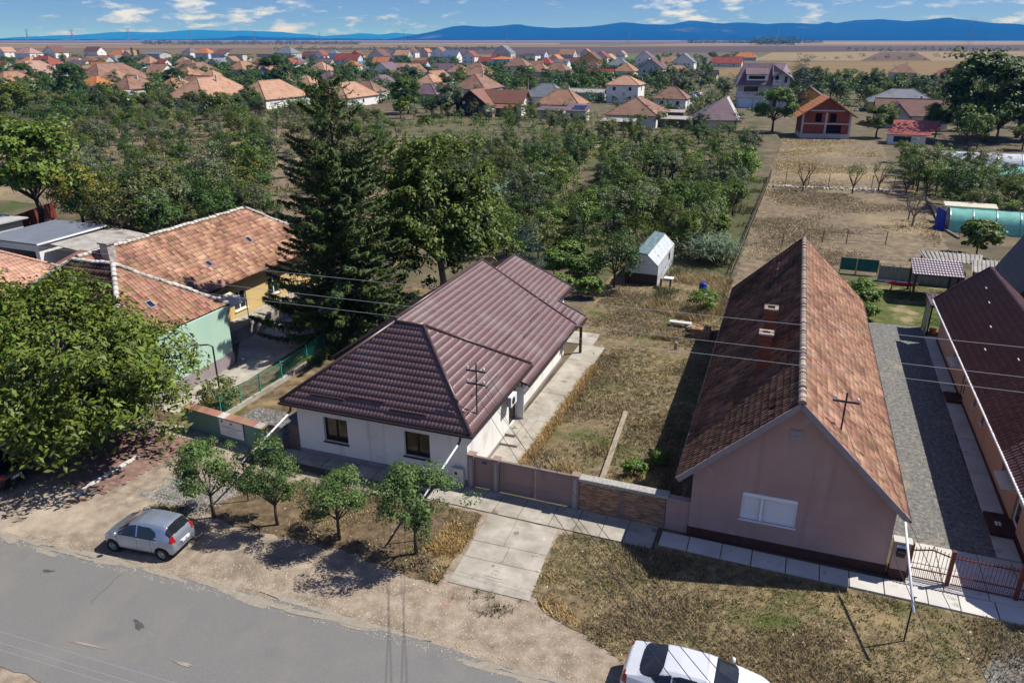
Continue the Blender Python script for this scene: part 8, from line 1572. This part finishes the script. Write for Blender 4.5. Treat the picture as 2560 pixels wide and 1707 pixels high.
def pebbles(name, label, poly, n, m, r=(0.012, 0.04), seed=1, z=0.006):
    rs = np.random.RandomState(seed); xs = [p[0] for p in poly]; ys = [p[1] for p in poly]; X, Y = rs.uniform(min(xs), max(xs), n*2), rs.uniform(min(ys), max(ys), n*2); ok = inside(X, Y, poly); X, Y = X[ok][:n], Y[ok][:n]; k = len(X)
    base = np.array([(1, 0, 0), (-0.5, 0.87, 0), (-0.5, -0.87, 0), (0.1, 0.1, 0.8)]); rr = rs.uniform(*r, k)[:, None, None]; V = base[None]*rr*(0.7+0.6*rs.rand(k, 4, 1)); a = rs.uniform(0, 6.28, k); c, s_ = np.cos(a)[:, None], np.sin(a)[:, None]; Vx, Vy = V[:, :, 0]*c-V[:, :, 1]*s_, V[:, :, 0]*s_+V[:, :, 1]*c
    co = np.stack([Vx+X[:, None], Vy+Y[:, None], V[:, :, 2]+z], 2).reshape(-1, 3); F = np.array([(0, 1, 3), (1, 2, 3), (2, 0, 3)]); idx = (F[None]+(np.arange(k)*4)[:, None, None]).ravel()
    o = link(name, mesh_np(name, co, 3, idx), None, m); tag(o, label, 'gravel', kind='stuff')
pebbles('loose_gravel', 'loose pale gravel on the dirt verge along the road', [(-22, 18.5), (-3, 18.6), (-5, 20.2), (-7.3, 21.5), (-11, 21.4), (-16, 20.6)], 5200, 'dirt_stone', (0.01, 0.035), 1)
pebbles('loose_gravel', 'grey gravel covering the drive of the peach house', [(5.2, 30.8), (9.2, 30.8), (9.2, 59), (5, 58.8)], 12000, 'rubble', (0.015, 0.05), 2, 0.014)
pebbles('rubble_bed', 'grey rubble and dry sticks between green wall and white house', [(-28, 28.4), (-23.2, 28.4), (-23.2, 31.4), (-27.6, 31.2)], 2600, 'rubble', (0.03, 0.12), 3, 0.008)
pebbles('rubble_bed', 'grey broken asphalt bits near the first pear tree', [(-27, 21.8), (-23.2, 21.6), (-22.5, 23.6), (-25.8, 24.4)], 1800, 'rubble', (0.02, 0.07), 4, 0.008)
pebbles('scattered_stones', 'white stones scattered on the bed and verge', [(-23, 21.5), (10, 19), (10, 26), (-23, 26)], 260, 'stone', (0.02, 0.06), 5, 0.02)

# worn road: dust drifts, tar patches and cracks lying on the asphalt
def blob(cx, cy, rx, ry, rz, seed, n=26):
    rnd = random.Random(seed); c, s = math.cos(rz), math.sin(rz); ph = [rnd.uniform(0, 6.28) for _ in range(4)]; P = []
    for k in range(n):
        t_ = 6.283*k/n; q = 1 + 0.25*math.sin(2*t_+ph[0]) + 0.2*math.sin(3*t_+ph[1]) + 0.15*math.sin(5*t_+ph[2]) + rnd.uniform(-0.12, 0.12); x, y = rx*q*math.cos(t_), ry*q*math.sin(t_); P.append((cx+c*x-s*y, cy+s*x+c*y))
    return P
mat('tar', [(0.3, (0.055, 0.055, 0.057)), (0.7, (0.085, 0.085, 0.085))], 3, 8, 0.8, 0.2, 40); mat('road_dust', [(0.3, (0.23, 0.205, 0.17)), (0.7, (0.31, 0.275, 0.225))], 4, 10, 0.95, 0.3, 30)
rnd = random.Random(8)
for i, (x, y, rx, ry) in enumerate(((-20.3, 15.4, 0.28, 0.14), (-26.0, 16.4, 0.2, 0.1), (-11.0, 14.2, 0.25, 0.12))): sheet('road_patch', blob(x, y, rx, ry, rnd.uniform(-.4, .4), 40+i), 0.034, 'tar')
for i in range(26):
    x = rnd.uniform(-30, -5); edge = rnd.random() < 0.62; y = (np.interp(x, [p[0] for p in road_top], [p[1] for p in road_top]) - rnd.uniform(-0.1, 0.35)) if edge else rnd.uniform(14.0, 16.6)
    sheet('dust_drift', blob(x, y, rnd.uniform(0.5, 1.8) if edge else rnd.uniform(0.3, 0.9), rnd.uniform(0.08, 0.22) if edge else rnd.uniform(0.03, 0.08), rnd.uniform(-0.05, 0.12), 60+i), 0.035+i*0.0004, 'road_dust')
for i in range(3):
    x, y = rnd.uniform(-29, -8), rnd.uniform(13.2, 17.2); a = rnd.choice([rnd.uniform(-0.15, 0.15), rnd.uniform(1.2, 1.9)]); up_, dn_ = [], []
    for k in range(rnd.randint(6, 14)):
        up_.append((x-math.sin(a)*0.011, y+math.cos(a)*0.011)); dn_.append((x+math.sin(a)*0.011, y-math.cos(a)*0.011)); x += 0.28*math.cos(a); y += 0.28*math.sin(a); a += rnd.uniform(-0.35, 0.35)
        if y > 17.4: break
    if len(up_) > 3: sheet('road_crack', up_+dn_[::-1], 0.036, 'tar')
pebbles('loose_gravel', 'gravel spilled over the ragged road edge', [(-30, 17.0), (-21, 17.5), (-12, 17.9), (-4, 17.8), (-4, 18.7), (-15, 18.8), (-30, 18.0)], 2600, 'dirt_stone', (0.008, 0.028), 6, 0.032)
# ------------------------------------------------------------------ haze over the plain
m = bpy.data.materials.new('haze'); m.use_nodes = True; nt = m.node_tree; nt.nodes.clear(); ov = nt.nodes.new('ShaderNodeOutputMaterial'); pvn = nt.nodes.new('ShaderNodeVolumePrincipled')
pvn.inputs['Color'].default_value = (0.02, 0.25, 1.0, 1); pvn.inputs['Absorption Color'].default_value = (1, 1, 1, 1); pvn.inputs['Density'].default_value = 7.5e-5; pvn.inputs['Anisotropy'].default_value = 0.0
nt.links.new(pvn.outputs[0], ov.inputs['Volume']); M['haze'] = m
hz = MB().box(-52000, 52000, -8000, 52000, -5, 470).build('haze', 'haze'); tag(hz, 'thin blue haze over the plain and hills', 'haze', kind='stuff')
